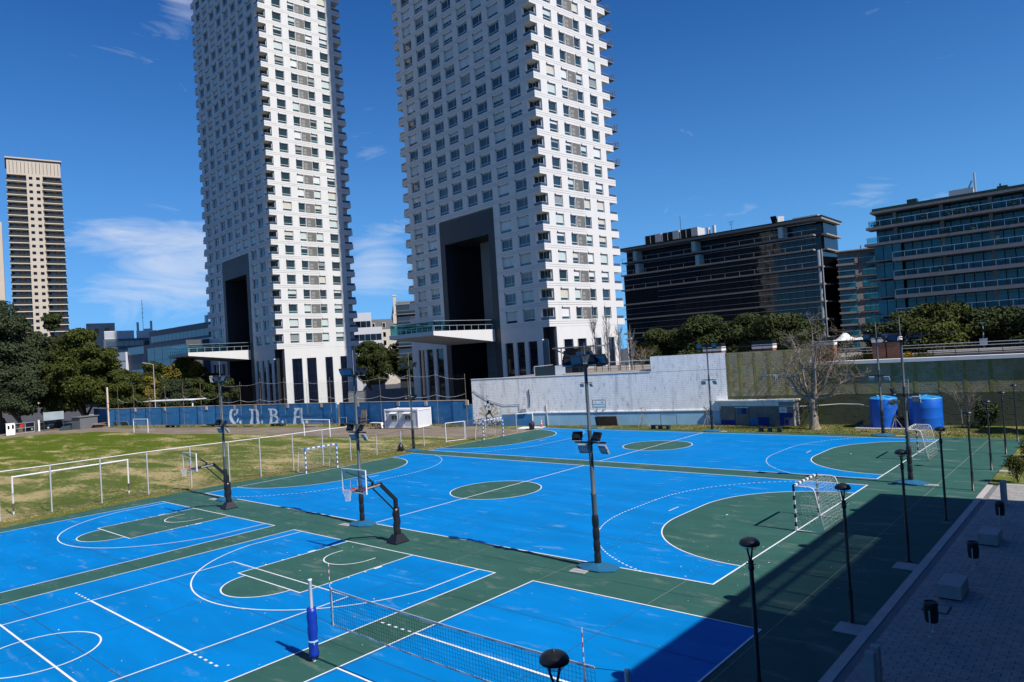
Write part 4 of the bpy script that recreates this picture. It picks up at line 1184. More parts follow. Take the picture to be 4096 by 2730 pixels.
b.path([(0.2,-0.05,4.5),(0.9,-0.06,4.05),(2.4,-0.06,3.2),(4.6,-0.06,2.55),(6.8,-0.06,2.6),(6.85,-0.06,1.9)], 0.022, 4); b.path([(8.2,-0.05,2.3),(8.3,-0.06,3.4),(8.2,-0.06,4.4)], 0.05, 4); b.box(7.1,-0.22,1.55,7.8,-0.02,2.1,1); b.build('wall_cable', [M['black_paint'], M['galv']], W)

# mossy wall: tall part then the part under the coping
def moss_wall(name, label, p0, p1, ztop, seed, cols, cope):
    d = Vector((p1[0]-p0[0], p1[1]-p0[1])); Ln = d.length
    T = thing(name, label, 'wall', (p0[0],p0[1],0), math.atan2(d.y, d.x))
    b = MB(); b.box(0,0,0,Ln,0.35,ztop); b.build('wall', M['moss_joint'], T)
    rr = random.Random(seed)
    cells = [(c, 0) for c in lay_blocks(None, 0, Ln, 2.95, ztop, rr)] + [(c, 1) for c in lay_blocks(None, 0, Ln, 0, 2.95, rr)]
    me0 = MB(); block_box(me0, (-0.194,0.194,-0.094,0.094), -0.006); mm = [me0.mesh('block', M[k]) for k in ('mossy','mossy_grey')]
    n_ = 0; rest = MB()
    for c, low in cells:
        full = abs((c[1]-c[0])-0.388) < 0.003 and abs((c[3]-c[2])-0.188) < 0.003
        jit = rr.uniform(-0.006, 0.004)
        mi = 2 if low else (1 if rr.random() < 0.55 else 0)
        if full and not low and n_ < 300 and rr.random() < 0.9:
            inst('block', mm[1 if mi == 1 else 0], T, ((c[0]+c[1])/2, jit, (c[2]+c[3])/2)); n_ += 1
        else: block_box(rest, c, -0.006+jit, mi)
    o = rest.build('block_courses', [M['mossy'], M['mossy_grey'], M['green_low']], T); o['kind'] = 'stuff'
    for s in cols:
        b = MB(); b.box(s-0.13,-0.022,3.0,s+0.13,-0.0005,ztop-0.1); b.build('tie_column', M['yellow_moss'], T)
    if cope:
        b = MB(); b.box(-0.1,-0.25,ztop+0.005,Ln,0.9,ztop+0.33); b.build('coping', M['coping'], T)
    return T, Ln
TA, LA = moss_wall('block_wall', 'tall mossy block wall behind the flat roofed hut and the bare tree', (19.62,46.80), (27.75,48.16), 7.52, 31, (0.3,1.45,2.95,4.3,6.0,7.4), False)
b = MB(); r6 = random.Random(6)
M['splash'] = pm('faded_splash', (0.52,0.50,0.46), 0.9, 0.25, 3.0)
for q in range(26):
    x = 3.6+q*0.155; d = r6.uniform(0.05,0.22)+(0.65 if q in (8,9,20) else 0.0)+(0.2 if r6.random() < 0.2 else 0)
    poly_wall(b, [(x,5.12-r6.uniform(0,.05)),(x+0.15,5.12-r6.uniform(0,.05)),(x+0.13,5.10-d*0.8),(x+0.05,5.10-d)], -0.03)
b.build('whitewash_splash', M['splash'], TA)
TB, LB = moss_wall('block_wall', 'mossy block wall under a white coping behind the blue water tanks', (27.78,48.30), (62,50.70), 5.82, 32, (4.1,7.2,9.05,11.0,12.9,14.8), True)
# flat roofed hut against the wall
Hh = thing('store_hut', 'low flat roofed store hut with grey door built against the block wall', 'hut', (18.93,46.36,0), 0.012)
b = MB(); b.box(0,0,0,1.5,1.9,2.42); b.box(3.05,0,0,7.55,1.75,2.42); b.box(1.5,0.1,0,3.05,1.7,2.42); b.build('wall', M['mortar'], Hh)
cells = lay_blocks(None, 0, 1.5, 0.55, 1.95, rr)+lay_blocks(None, 3.05, 7.55, 0.0, 1.95, rr)
bb = MB()
for c in cells: block_box(bb, c, -0.008+rr.uniform(-.003,.003))
o = bb.build('block_courses', M['block_grey'], Hh); o['kind'] = 'stuff'
b = MB(); b.box(-0.45,-0.45,2.44,7.75,1.9,2.60); b.build('roof', M['coping'], Hh)
b = MB(); b.box(0.0,-0.015,1.97,6.1,-0.001,2.40); b.build('white_band', M['whitewash'], Hh)
b = MB(); b.box(0,-0.02,0,1.49,-0.001,0.53,0); b.box(3.07,-0.022,0.02,3.85,-0.0105,0.74,1); b.box(3.9,-0.022,0.02,5.05,-0.0105,0.86,0); b.box(6.15,-0.022,0.87,7.46,-0.0105,1.30,0); b.box(6.14,-0.022,0.1,6.55,-0.0105,0.86,0); b.box(6.65,-0.022,0.1,7.02,-0.0105,0.62,0); b.build('blue_paint', [M['deep_blue'], M['mid_blue']], Hh)
b = MB(); b.box(1.6,-0.02,0,2.98,0.09,1.80); b.build('door', M['block_grey'], Hh)
b = MB(); b.box(1.78,-0.05,1.18,2.28,-0.022,1.75,0); b.box(2.29,-0.05,1.18,2.75,-0.022,1.75,1); b.box(1.55,-0.12,1.8,3.05,0.0,1.86,2); b.build('window', [M['fin_glass'], M['deep_blue'], M['whitewash']], Hh)
b = MB(); b.box(6.14,-0.05,1.32,6.9,-0.012,1.87); b.box(6.35,-0.06,1.58,6.7,-0.05,1.62,1); b.build('notice_board', [M['white_paint'], M['black_paint']], Hh)
b = MB(); b.path([(0.2,-0.05,2.0),(3,-0.05,1.98),(5,-0.06,2.02),(8.0,-0.1,1.96)], 0.03, 5); b.build('water_pipe', M['white_paint'], Hh)
b = MB(); b.path([(8.0,-0.06,1.95),(10,1.3,1.96),(11.5,1.6,2.05),(13.2,1.7,2.0),(14.6,0.6,1.85)], 0.035, 5); o = b.build('hose', M['white_paint'], None, (18.93,46.36,0)); tag(o, 'white hose running along the mossy wall to the blue tank', 'hose')

# blue lettered wall
SEG = [(-92.4,25.4),(-71.2,29.9),(-57.5,33.1),(-36.7,36.9),(-11.62,39.95)]
Bw = thing('boundary_wall', 'long worn blue wall with white letters C.N.B.A and cream pier heads', 'wall', (0,0,0))
def seg_frame(a, c):
    a = Vector(a); c = Vector(c); d = (c-a); L_ = d.length; d.normalize(); return a, d, Vector((-d.y, d.x)), L_
BH = 3.27
for a, c in zip(SEG, SEG[1:]):
    A, d, n_, L_ = seg_frame(a, c)
    b = MB(); ctr = A+d*L_/2+n_*0.13
    last = c[0] > -12
    b.obox((ctr.x,ctr.y,BH/2), (d.x,d.y,0), (n_.x,n_.y,0), (0,0,1), L_/2-(0.8 if last else 0), 0.13, BH/2)
    if last:
        e = A+d*(L_-0.0)+n_*0.13; b.obox((e.x-d.x*0.4-d.x*0.35,e.y-d.y*0.75,1.4), (d.x,d.y,0), (n_.x,n_.y,0), (0,0,1), 0.8, 0.12, 1.4)
    b.build('wall_panel', M['mid_blue'], Bw)
    b = MB(); b.obox((ctr.x,ctr.y,BH+0.03), (d.x,d.y,0), (n_.x,n_.y,0), (0,0,1), L_/2-(0.8 if last else 0), 0.16, 0.03); b.build('coping', M['cream_pil'], Bw)
b = MB(); A, d, n_, L_ = seg_frame((-92.45,25.38), (-104.5,26.6)); ctr = A+d*L_/2; b.obox((ctr.x,ctr.y+0.15,1.58), (d.x,d.y,0), (n_.x,n_.y,0), (0,0,1), L_/2, 0.13, 1.58); b.build('wall_panel', M['mid_blue'], Bw)
def on_blue(x):
    for a, c in zip(SEG, SEG[1:]):
        if a[0] <= x <= c[0]:
            A, d, n_, L_ = seg_frame(a, c); t = (x-a[0])/d.x
            return A+d*t, d, n_
for x in (-84.66,-76.3,-65.62,-58.91,-54.11,-46.72,-39.53,-32.06,-24.19,-19.16,-12.3):
    P, d, n_ = on_blue(x)
    b = MB(); b.obox((P.x-n_.x*0.02,P.y-n_.y*0.02,2.99), (d.x,d.y,0), (n_.x,n_.y,0), (0,0,1), 0.24, 0.06, 0.31); b.build('pier_head', M['cream_pil'], Bw)
def letter(x0, x1, z0, z1, strokes, dots=()):
    P, d, n_ = on_blue((x0+x1)/2); A, _, _ = on_blue(x0); Cc, _, _ = on_blue(x1); w = (Cc-A).length
    b = MB(); y = -0.014
    for pts, ws in strokes:
        stroke(b, [(px_*w, z0+pz*(z1-z0)) for px_, pz in pts], [q*(z1-z0)*1.4 for q in ws], y); y -= 0.0025
    o = b.build('letter', M['letter_white'], Bw, (A.x,A.y,0), math.atan2(d.y,d.x))
letter(-60.23,-58.16,0.26,2.64,[([(.5,.70),(.58,.63),(.72,.68),(.86,.82),(.96,.97)],[.09,.12,.13,.11,.05]),([(.98,.965),(.22,.965)],[.07,.07]),([(.26,.97),(.15,.8),(.1,.6),(.12,.42),(.25,.2),(.45,.06),(.62,.02)],[.12,.17,.2,.21,.2,.15,.08]),([(.55,.02),(.72,.1),(.88,.24),(.98,.4)],[.06,.12,.1,.03])])
letter(-55.62,-53.28,0.25,2.64,[([(0,.955),(.4,.955)],[.07,.07]),([(.28,.92),(.3,.7),(.28,.4),(.18,.12),(.12,.0)],[.15,.15,.16,.17,.2]),([(.0,.02),(.36,.02)],[.05,.05]),([(.36,.90),(.55,.965),(.72,.93),(.83,.78),(.84,.55),(.8,.32),(.86,.12),(.98,.02)],[.05,.09,.14,.18,.19,.18,.15,.06]),([(.66,.02),(1.0,.02)],[.05,.05])])
letter(-51.17,-48.78,0.24,2.60,[([(0,.965),(.5,.965)],[.07,.07]),([(.24,.96),(.28,.5),(.2,.02)],[.17,.17,.17]),([(.45,.955),(.68,.92),(.8,.8),(.74,.64),(.55,.545),(.35,.53)],[.06,.11,.16,.15,.1,.06]),([(.5,.53),(.78,.46),(.92,.3),(.86,.14),(.62,.04),(.3,.02)],[.06,.13,.19,.19,.12,.07]),([(.02,.02),(.4,.02)],[.06,.06])])
letter(-45.81,-43.61,0.23,2.62,[([(.2,.96),(1.0,.96)],[.08,.08]),([(.86,.95),(.84,.5),(.9,.02)],[.19,.18,.18]),([(.62,.93),(.42,.88),(.28,.7),(.25,.45),(.2,.15),(.16,.02)],[.05,.12,.16,.16,.16,.2]),([(.3,.43),(.82,.43)],[.08,.09]),([(.02,.015),(.36,.015)],[.05,.05]),([(.72,.015),(1.04,.015)],[.05,.05])])
for x in (-57.84,-52.74,-48.03,-42.82):
    P, d, n_ = on_blue(x); b = MB(); disc(b, (0,0.5), 0.27, -0.016, sq=1.1); b.build('letter_dot', M['letter_white'], Bw, (P.x,P.y,0), math.atan2(d.y,d.x))

# net poles in front of the blue wall, the ball net and its ropes
NPX = [(-88.6,25.59),(-83.97,26.58),(-79.58,27.51),(-75.04,28.47),(-70.35,29.48),(-65.94,30.51),(-61.5,31.55),(-56.69,32.64),(-51.96,33.5),(-46.55,34.49),(-41.69,35.38),(-36.91,36.25),(-31.68,36.91),(-26.77,37.52),(-21.55,38.16),(-16.67,38.76),(-11.9,39.36)]
npw = []
NPL = ['nearest the tall concrete post','second from the concrete post, at the white football goal','just right of the far white football goal','beneath the end of the pale lean-to roof','left of the low bench table','right of the low bench table, second left of the letter C','left of the letter C','between the letters C and N','between the letters N and B','between the letters B and A','just right of the letter A','right of the football goal before the lettered wall','by the leaning weathered boards','just left of the white cabin','behind the white cabin','right of the white cabin','at the corner of the whitewashed block wall']
for i, (x, y) in enumerate(NPX):
    lean = random.uniform(-0.16, 0.04); h = random.uniform(7.1, 7.5) if x < -14 else 6.7
    b = MB(); b.tube((0,0,0), (lean,0.03,h), 0.042, 6, 0.03); 
    if -58 < x < -31: b.bar((0.02,0,1.72), (0.65,-0.05,1.78), 0.05); b.bar((0.0,0,1.1), (0.6,-0.05,1.75), 0.03)
    o = b.build('net_pole', M['rusty_pole'], None, (x,y,0)); tag(o, 'thin rusty net pole ' + NPL[len(npw)], 'pole', 'net poles along the blue wall')
    npw.append((x+lean, y, h))
b = MB()
def sag(b, p, q, s_, r=0.009, n=8):
    p = Vector(p); q = Vector(q); b.path([tuple(p.lerp(q, t/n)-Vector((0,0,s_*4*(t/n)*(1-t/n)))) for t in range(n+1)], r, 4)
for (x0,y0,h0), (x1,y1,h1) in zip(npw[6:], npw[7:]):
    sag(b, (x0,y0,h0-0.6), (x1,y1,h1-0.6), 0.25); sag(b, (x0,y0,4.1), (x1,y1,4.2), 0.35, 0.014)
for (x0,y0,h0), (x1,y1,h1) in zip(npw[:6], npw[1:7]): sag(b, (x0,y0,5.2), (x1,y1,5.0), 0.7, 0.012)
o = b.build('net_rope', M['letter_white']); tag(o, 'pale sagging ropes strung between the net poles above the blue wall', 'rope')
b = MB()
for (x0,y0,h0), (x1,y1,h1) in zip(npw[6:], npw[7:]):
    L_ = math.hypot(x1-x0,y1-y0); nx = int(L_/0.16)
    for k in range(nx+1):
        t = k/nx; s_ = 4*t*(1-t)*0.25; b.tube((x0+(x1-x0)*t,y0+(y1-y0)*t+0.02,BH+0.1), (x0+(x1-x0)*t,y0+(y1-y0)*t+0.02,h0-0.6-s_), 0.004, 3, caps=False)
    for k in range(22):
        z = BH+0.15+k*0.155; b.tube((x0,y0+0.02,z), (x1,y1+0.02,z), 0.004, 3, caps=False)
o = b.build('ball_net', M['black_paint']); tag(o, 'fine dark ball stop net hanging between the rusty poles above the blue wall', 'net')
b = MB(); b.obox((0,0,3.68), (1,0,0), (0,1,0), (0,0,1), 0.16, 0.13, 3.68); o = b.build('concrete_post', M['cream_pil'], None, (-92.61,25.2,0)); tag(o, 'tall square concrete post where the blue wall turns the corner', 'post')

# ------------------------------------------------------------------ chain-link fence round the courts
M['mesh_wire'] = pm('fence_wire', (0.22,0.23,0.22), 0.5, 0, metal=0.3)
Fc = thing('chain_link_fence', 'chain link fence with white rail and grey posts between courts and football pitch', 'fence', (0,0,0))
FP = [(-4.75,-14.6,3.25),(-4.6,-11.54,3.25),(-4.25,-8.65,3.25),(-4.2,-5.54,3.25),(-4.15,-2.36,3.25),(-3.75,0.7,3.25),(-3.35,3.6,3.23),(-2.95,6.1,3.22),(-2.8,9.05,3.2),(-2.68,11.95,3.2),(-2.58,14.82,3.15),(-2.85,18.0,1.9),(-2.98,21.1,1.9),(-2.8,23.95,1.95),(-2.72,26.93,2.0),(-1.95,29.1,2.03),(-1.3,31.5,2.05),(-1.1,36.4,2.05)]
def chain(b, p, q, z0, z1, pitch=0.11, r=0.0042):
    p = Vector((p[0],p[1])); q = Vector((q[0],q[1])); d = q-p; L_ = d.length; d.normalize(); H_ = z1-z0
    for sg in (0, 1):
        k = -H_
        while k < L_:
            a0, h0, a1, h1 = k, 0.0, k+H_, H_
            if a0 < 0: h0 = -a0; a0 = 0.0
            if a1 > L_: h1 = H_-(a1-L_); a1 = L_
            if a1-a0 > 0.02:
                if sg: zA, zB = z1-h0, z1-h1
                else: zA, zB = z0+h0, z0+h1
                P = p+d*a0; Q = p+d*a1
                b.tube((P.x,P.y,zA), (Q.x,Q.y,zB), r, 3, caps=False, smooth=False)
            k += pitch*1.414
for i, (x, y, h) in enumerate(FP):
    b = MB(); b.box(-0.038,-0.038,0,0.038,0.038,h); b.build('post', M['galv'], Fc, (x,y,0))
    if i+1 < len(FP):
        x2, y2, h2 = FP[i+1]; hr = min(h, h2)
        b = MB(); b.bar((x,y,h-0.03 if h2 > 3 else hr), (x2,y2,h2-0.03 if h2 > 3 else hr), 0.045); b.build('top_rail', M['white_paint'] if h2 > 3 or i == 14 else M['rust'], Fc); b = MB(); b.bar((x,y,0.06), (x2,y2,0.06), 0.035); b.build('bottom_rail', M['rusty_pole'], Fc)
        b = MB(); chain(b, (x,y), (x2,y2), 0.06, hr); b.build('wire_mesh', M['mesh_wire'], Fc)
b = MB(); b.bar((-2.70,26.95,0.1),(-2.70,26.95,2.0),0.05); b.bar((-1.97,29.0,0.1),(-1.97,29.0,2.0),0.05); b.bar((-2.7,26.95,2.03),(-1.97,29.0,2.03),0.05); b.bar((-2.7,26.95,0.12),(-1.97,29.0,0.12),0.05)
b.build('gate_frame', M['white_paint'], Fc)
b = MB(); b.box(-0.05,-0.05,0,0.05,0.05,1.75,0); b.box(-0.052,-0.052,0.2,0.052,0.052,0.7,1); b.bar((0,0,1.72),(1.4,-4.6,2.0),0.06); o = b.build('gate_post', [M['white_paint'], M['red']], None, (-2.5,41.0,0)); tag(o, 'red and white gate post with a pale bar by the corner of the far court', 'post')
b = MB(); b.tube((0,0,0), (-0.12,0,2.52), 0.05, 7); o = b.build('wooden_pole', M['cream_pil'], None, (-1.16,42.2,0)); tag(o, 'short cream pole standing against the pale blue wall base', 'pole')
# ------------------------------------------------------------------ floodlight poles
M['pole_grey'] = pm('pole_grey', (0.075,0.095,0.105), 0.45, 0.12, 1.5)
M['foot_blue'] = pm('foot_blue', (0.010,0.115,0.23), 0.6, 0.12, 2)
M['lens'] = pm('floodlight_lens', (0.10,0.17,0.28), 0.08, 0, spec=0.9)
M['led'] = pm('led_strip', (0.55,0.56,0.58), 0.4, 0)
M['black_metal'] = pm('black_metal', (0.010,0.011,0.012), 0.42, 0.1, 3)
M['shell_grey'] = pm('shell_grey', (0.28,0.30,0.31), 0.45, 0)
M['bowl'] = glassy('lamp_bowl', (0.85,0.92,0.95), 0.8, 0.08)
def tilt_frame(yaw, tilt):
    """lens direction f, side s, up u"""
    f = Vector((math.cos(yaw)*math.cos(tilt), math.sin(yaw)*math.cos(tilt), -math.sin(tilt)))
    s_ = Vector((-math.sin(yaw), math.cos(yaw), 0)); u = s_.cross(f)*-1
    if u.z < 0: u = -u
    return f, s_, u
def floodlight(parent, c, yaw, tilt, w=0.42, h=0.36, led=False):
    f, s_, u = tilt_frame(yaw, tilt); c = Vector(c)
    b = MB(); b.obox(c, s_, u, f, w/2, h/2, 0.045); b.obox(c-f*0.07-u*0.05, s_, u, f, w*0.33, h*0.22, 0.03)
    for q in range(5): b.obox(c-f*0.06+u*(0.02+0.03*q), s_, u, f, w*0.42, 0.006, 0.02)
    b.obox(c+s_*(w/2+0.012), s_, u, f, 0.01, 0.03, 0.03); b.obox(c-s_*(w/2+0.012), s_, u, f, 0.01, 0.03, 0.03)
    o = b.build('floodlight', M['black_metal'] if not led else M['shell_grey'], parent)
    b = MB(); b.obox(c+f*0.048, s_, u, f, w/2-0.03, h/2-0.03, 0.004, 0)
    if led:
        for q in range(4): b.obox(c+f*0.054+s_*(w*(-0.3+0.2*q)), s_, u, f, w*0.06, h*0.32, 0.003, 1)
    else: b.obox(c+f*0.054+u*(h*0.0), s_, u, f, w*0.33, h*0.30, 0.002, 0)
    b.build('lens', [M['lens'], M['led']], o)
    b = MB(); b.obox(c-u*(h/2+0.04), s_, u, f, w/2, 0.012, 0.03); b.build('bracket', M['shell_grey'], o)
def flood_pole(loc, label, arm=0.0, top=('n','n','s','s'), mid=('n','n','s','s'), rod=False, pad=True, octo=True):
    T = thing('floodlight_pole', label, 'floodlight', (loc[0],loc[1],0), arm, 'floodlight poles round the courts')
    b = MB(); n = 8
    b.add([(0.95*math.cos(2*pi*(i+.5)/n), 0.62*math.sin(2*pi*(i+.5)/n), 0.012) for i in range(n)]+[(0.95*math.cos(2*pi*(i+.5)/n), 0.62*math.sin(2*pi*(i+.5)/n), 0.06) for i in range(n)]+[(0.22*math.cos(2*pi*(i+.5)/n), 0.22*math.sin(2*pi*(i+.5)/n), 0.22) for i in range(n)],
          [(i,(i+1)%n,n+(i+1)%n,n+i) for i in range(n)]+[(n+i,n+(i+1)%n,2*n+(i+1)%n,2*n+i) for i in range(n)]+[tuple(range(2*n,3*n))])
    b.build('foot', M['foot_blue'], T)
    b = MB(); b.lathe([(0.105,0.1),(0.105,2.9),(0.12,2.95),(0.12,3.02),(0.088,3.06),(0.085,5.5),(0.095,5.52),(0.095,5.58),(0.07,5.62),(0.068,8.22),(0.075,8.25)], n=14); b.build('pole', M['pole_grey'], T)
    b = MB()
    prof = [(0.10,0.12)]
    for q in range(4):
        z0 = 0.14+q*0.5; prof += [(0.115,z0),(0.138,z0+0.06),(0.143,z0+0.25),(0.138,z0+0.42),(0.118,z0+0.48)]
    b.lathe(prof+[(0.11,2.16)], n=12); b.build('padding', M['black_rubber'], T)
    for z, lights, hw, led in ((8.18, top, 0.95, False), (5.07, mid, 0.72, True)):
        if not lights: continue
        b = MB(); b.box(-hw,-0.035,z-0.035,hw,0.035,z+0.035); b.tube((0,0,z-0.08),(0,0,z+0.08),0.115,10); b.build('crossarm', M['black_metal'], T)
        nl = len(lights); xs = [-hw*0.86, -hw*0.42, hw*0.42, hw*0.86][:nl] if nl == 4 else [-hw*0.8, hw*0.8]
        for x, dr in zip(xs, lights):
            yaw = {'n': pi/2, 's': -pi/2, 'w': pi-0.5, 'e': 0.5}[dr] + (0.25 if x < 0 else -0.25)
            up = dr in ('n','w','e') or not led
            zz_ = z+0.24 if up else z-0.24
            floodlight(T, (x, 0.03 if dr == 'n' else -0.03, zz_), yaw, R_(28), 0.5 if not led else 0.42, 0.42 if not led else 0.36, led and not up)
    if rod:
        b = MB(); b.tube((0,0,8.25),(0,0,9.6),0.012,5); b.build('lightning_rod', M['galv'], T)
    return T
flood_pole((35.26,-0.43), 'floodlight pole nearest the viewer, beside the near touchline of the middle court', 0.06, ('n','s','n','s'), ('n','s','n','s'))
flood_pole((19.6,-0.40), 'floodlight pole behind the nearer basketball hoop at the halfway line', 0.06, ('s','s','n','n'), ('n','s','n','s'), True)
flood_pole((4.22,-0.46), 'floodlight pole behind the farther basketball hoop', 0.06, ('w','s','e','n'), ('n','s','n','s'), True)
flood_pole((-1.28,21.27), 'floodlight pole beside the wire fence at the strip between the two handball courts', 0.1, ('s','n'), ('w','n'), True)
flood_pole((5.6,41.14), 'floodlight pole in front of the painted crest on the white wall', 0.15, ('s','s','n','s'), ('s','s'), True)
flood_pole((20.4,41.05), 'floodlight pole in front of the corner of white wall and flat roofed hut', 0.1, ('s','s'), ('s','s'))
flood_pole((35.71,41.2), 'floodlight pole in front of the blue water tanks', 0.1, ('s','s'), ('s','s'), True)
flood_pole((41.95,21.35), 'floodlight pole among the street lamps right of the far goal', 0.1, ('w','s','e','n'), ('w','s'), True)
for i, (x, y) in enumerate(((34.85,-1.2),(18.8,-0.95),(3.1,-0.85),(43.0,21.2),(21.5,41.0),(7.2,41.0),(37.0,41.3))):
    b = MB(); b.box(-0.35,-0.22,0.0,0.35,0.22,0.03); b.box(-0.28,-0.02,0.03,0.28,0.02,0.034,1)
    o = b.build('cover_plate', [M['concrete'], M['dark_concrete']], None, (x,y,0.004), 0.1)
    tag(o, 'grey cover plate at the foot of the ' + ('nearest floodlight pole','floodlight pole behind the nearer hoop','floodlight pole behind the farther hoop','floodlight pole among the street lamps','floodlight pole before the flat roofed hut','floodlight pole before the painted crest','floodlight pole before the blue tanks')[i], 'cover plate', 'cover plates by the floodlight poles')

# ------------------------------------------------------------------ street lamps along the walkway
def make_lamp(loc, label):
    T = thing('street_lamp', label, 'street lamp', (loc[0],loc[1],0), 0, 'street lamps along the kerb')
    b = MB(); b.lathe([(0.13,0.0),(0.13,0.02),(0.065,0.04),(0.065,0.95),(0.068,1.0),(0.054,1.05),(0.050,3.55),(0.045,3.57)], n=12); b.build('pole', M['black_metal'], T)
    b = MB(); b.lathe([(0.05,3.5),(0.07,3.54),(0.07,3.6),(0.058,3.63),(0.058,3.68),(0.07,3.71),(0.04,3.75)], n=12); b.bar((-0.12,0,3.66),(0.12,0,3.66),0.02); b.build('collar', M['black_metal'], T)
    for s_ in (-1, 1):
        b = MB(); b.path([(0,s_*0.015,3.7),(0,s_*0.05,3.8),(0,s_*0.125,3.98),(0,s_*0.13,4.05)], 0.022, 6); b.build('bracket', M['black_metal'], T)
    b = MB(); b.lathe([(0.10,3.99),(0.13,4.0),(0.165,4.05),(0.17,4.10)], n=20); b.build('glass_bowl', M['bowl'], T)
    b = MB(); b.lathe([(0.18,4.10),(0.228,4.10),(0.235,4.13),(0.225,4.17),(0.19,4.215),(0.14,4.245),(0.08,4.265),(0.015,4.27),(0.012,4.295),(0.0,4.30)], n=24); b.build('cap', M['black_metal'], T)
    return T
LY = [-15.5,-8.15,-1.16,6.09,13.34,20.57,27.2,33.75,40.2]
LLAB = ['black mushroom lamp at the bottom of the picture overlapping the volleyball net','black mushroom lamp standing on the shadow edge right of the volleyball court','black mushroom lamp with a pale slab at its foot, beside the middle goal','black mushroom lamp in front of the floodlight pole right of the far goal','black mushroom lamp whose foot stands in the shadow below the far goal','black mushroom lamp just beyond the edge of the building shadow','black mushroom lamp level with the bush on the side lawn','black mushroom lamp before the shrub at the mossy wall','farthest black mushroom lamp, by the end of the mossy wall']
L0 = None
for y, lab in zip(LY, LLAB):
    if L0 is None: L0 = make_lamp((45.08,y), lab)
    else: dup(L0, (45.08,y,0), label=lab)
for i, y in enumerate((-1.62, 5.35)):
    b = MB(); b.box(-0.39,-0.42,0.0,0.38,0.40,0.03); o = b.build('lamp_slab', M['concrete'], None, (45.15,y,0.004)); tag(o, 'pale concrete slab at the foot of the ' + ('nearer' if i == 0 else 'farther') + ' shaded street lamp', 'slab')

# ------------------------------------------------------------------ litter bins, block seats, post pairs
def make_bin(loc, label):
    T = thing('litter_bin', label, 'litter bin', (loc[0],loc[1],0.06), 0, 'litter bins on the walkway')
    b = MB(); b.lathe([(0.0,0.36),(0.15,0.37),(0.17,0.40),(0.185,0.62),(0.18,0.85),(0.19,0.92),(0.17,0.95),(0.15,0.93),(0.145,0.5)], n=16); b.build('bag', M['black_rubber'], T)
    b = MB(); b.lathe([(0.185,0.86),(0.2,0.87),(0.2,0.90),(0.185,0.91)], n=16); b.build('rim', M['black_metal'], T)
    for s_ in (-1, 1):
        b = MB(); b.tube((0.0,s_*0.225,0.0),(0.0,s_*0.225,0.75),0.022,8); b.lathe([(0.07,0.0),(0.07,0.012),(0.03,0.015)], (0,s_*0.225,0), 10); b.tube((0,s_*0.225,0.7),(0,s_*0.17,0.7),0.015,6); b.build('post', M['galv'], T)
    return T
bn = make_bin((47.2,-1.0), 'dark litter bin nearest the viewer on two posts')
dup(bn, (47.2,6.13,0.06), label='dark litter bin between the two stone block seats')
dup(bn, (47.16,13.35,0.06), label='dark litter bin beyond the farther stone block seat')
bb = MB(); bb.box(-0.34,-0.66,0.05,0.34,0.66,0.47); bb.box(-0.30,-0.6,0.0,0.30,0.6,0.05,1)
bs = bb.mesh('block_seat', [M['concrete'], M['black_core']])
for (x, y), lab in (((47.08,2.85),'nearer pale concrete block seat on the walkway'),((47.2,10.0),'farther pale concrete block seat on the walkway')):
    o = inst('block_seat', bs, None, (x,y,0.06)); tag(o, lab, 'seat', 'concrete block seats on the walkway')
for y, lab in ((-5.6,'pair of square concrete posts at the lower edge of the walkway'),(17.25,'pair of square concrete posts near the sunlit end of the walkway')):
    T = thing('bollard', lab, 'bollard', (46.85,y,0.06), 0, 'concrete post pairs on the walkway')
    for k in (-0.22, 0.22):
        b = MB(); b.box(-0.10,k-0.11,0,0.10,k+0.11,1.15); b.build('post', M['concrete'], T)
b = MB(); b.box(-0.36,-0.37,0.0,0.36,0.37,0.012); b.box(-0.31,-0.32,0.012,0.31,0.32,0.016,1); o = b.build('manhole_cover', [M['black_core'], M['paver']], None, (46.9,1.2,0.066)); tag(o, 'square paved manhole cover between bin and block seat', 'manhole cover')

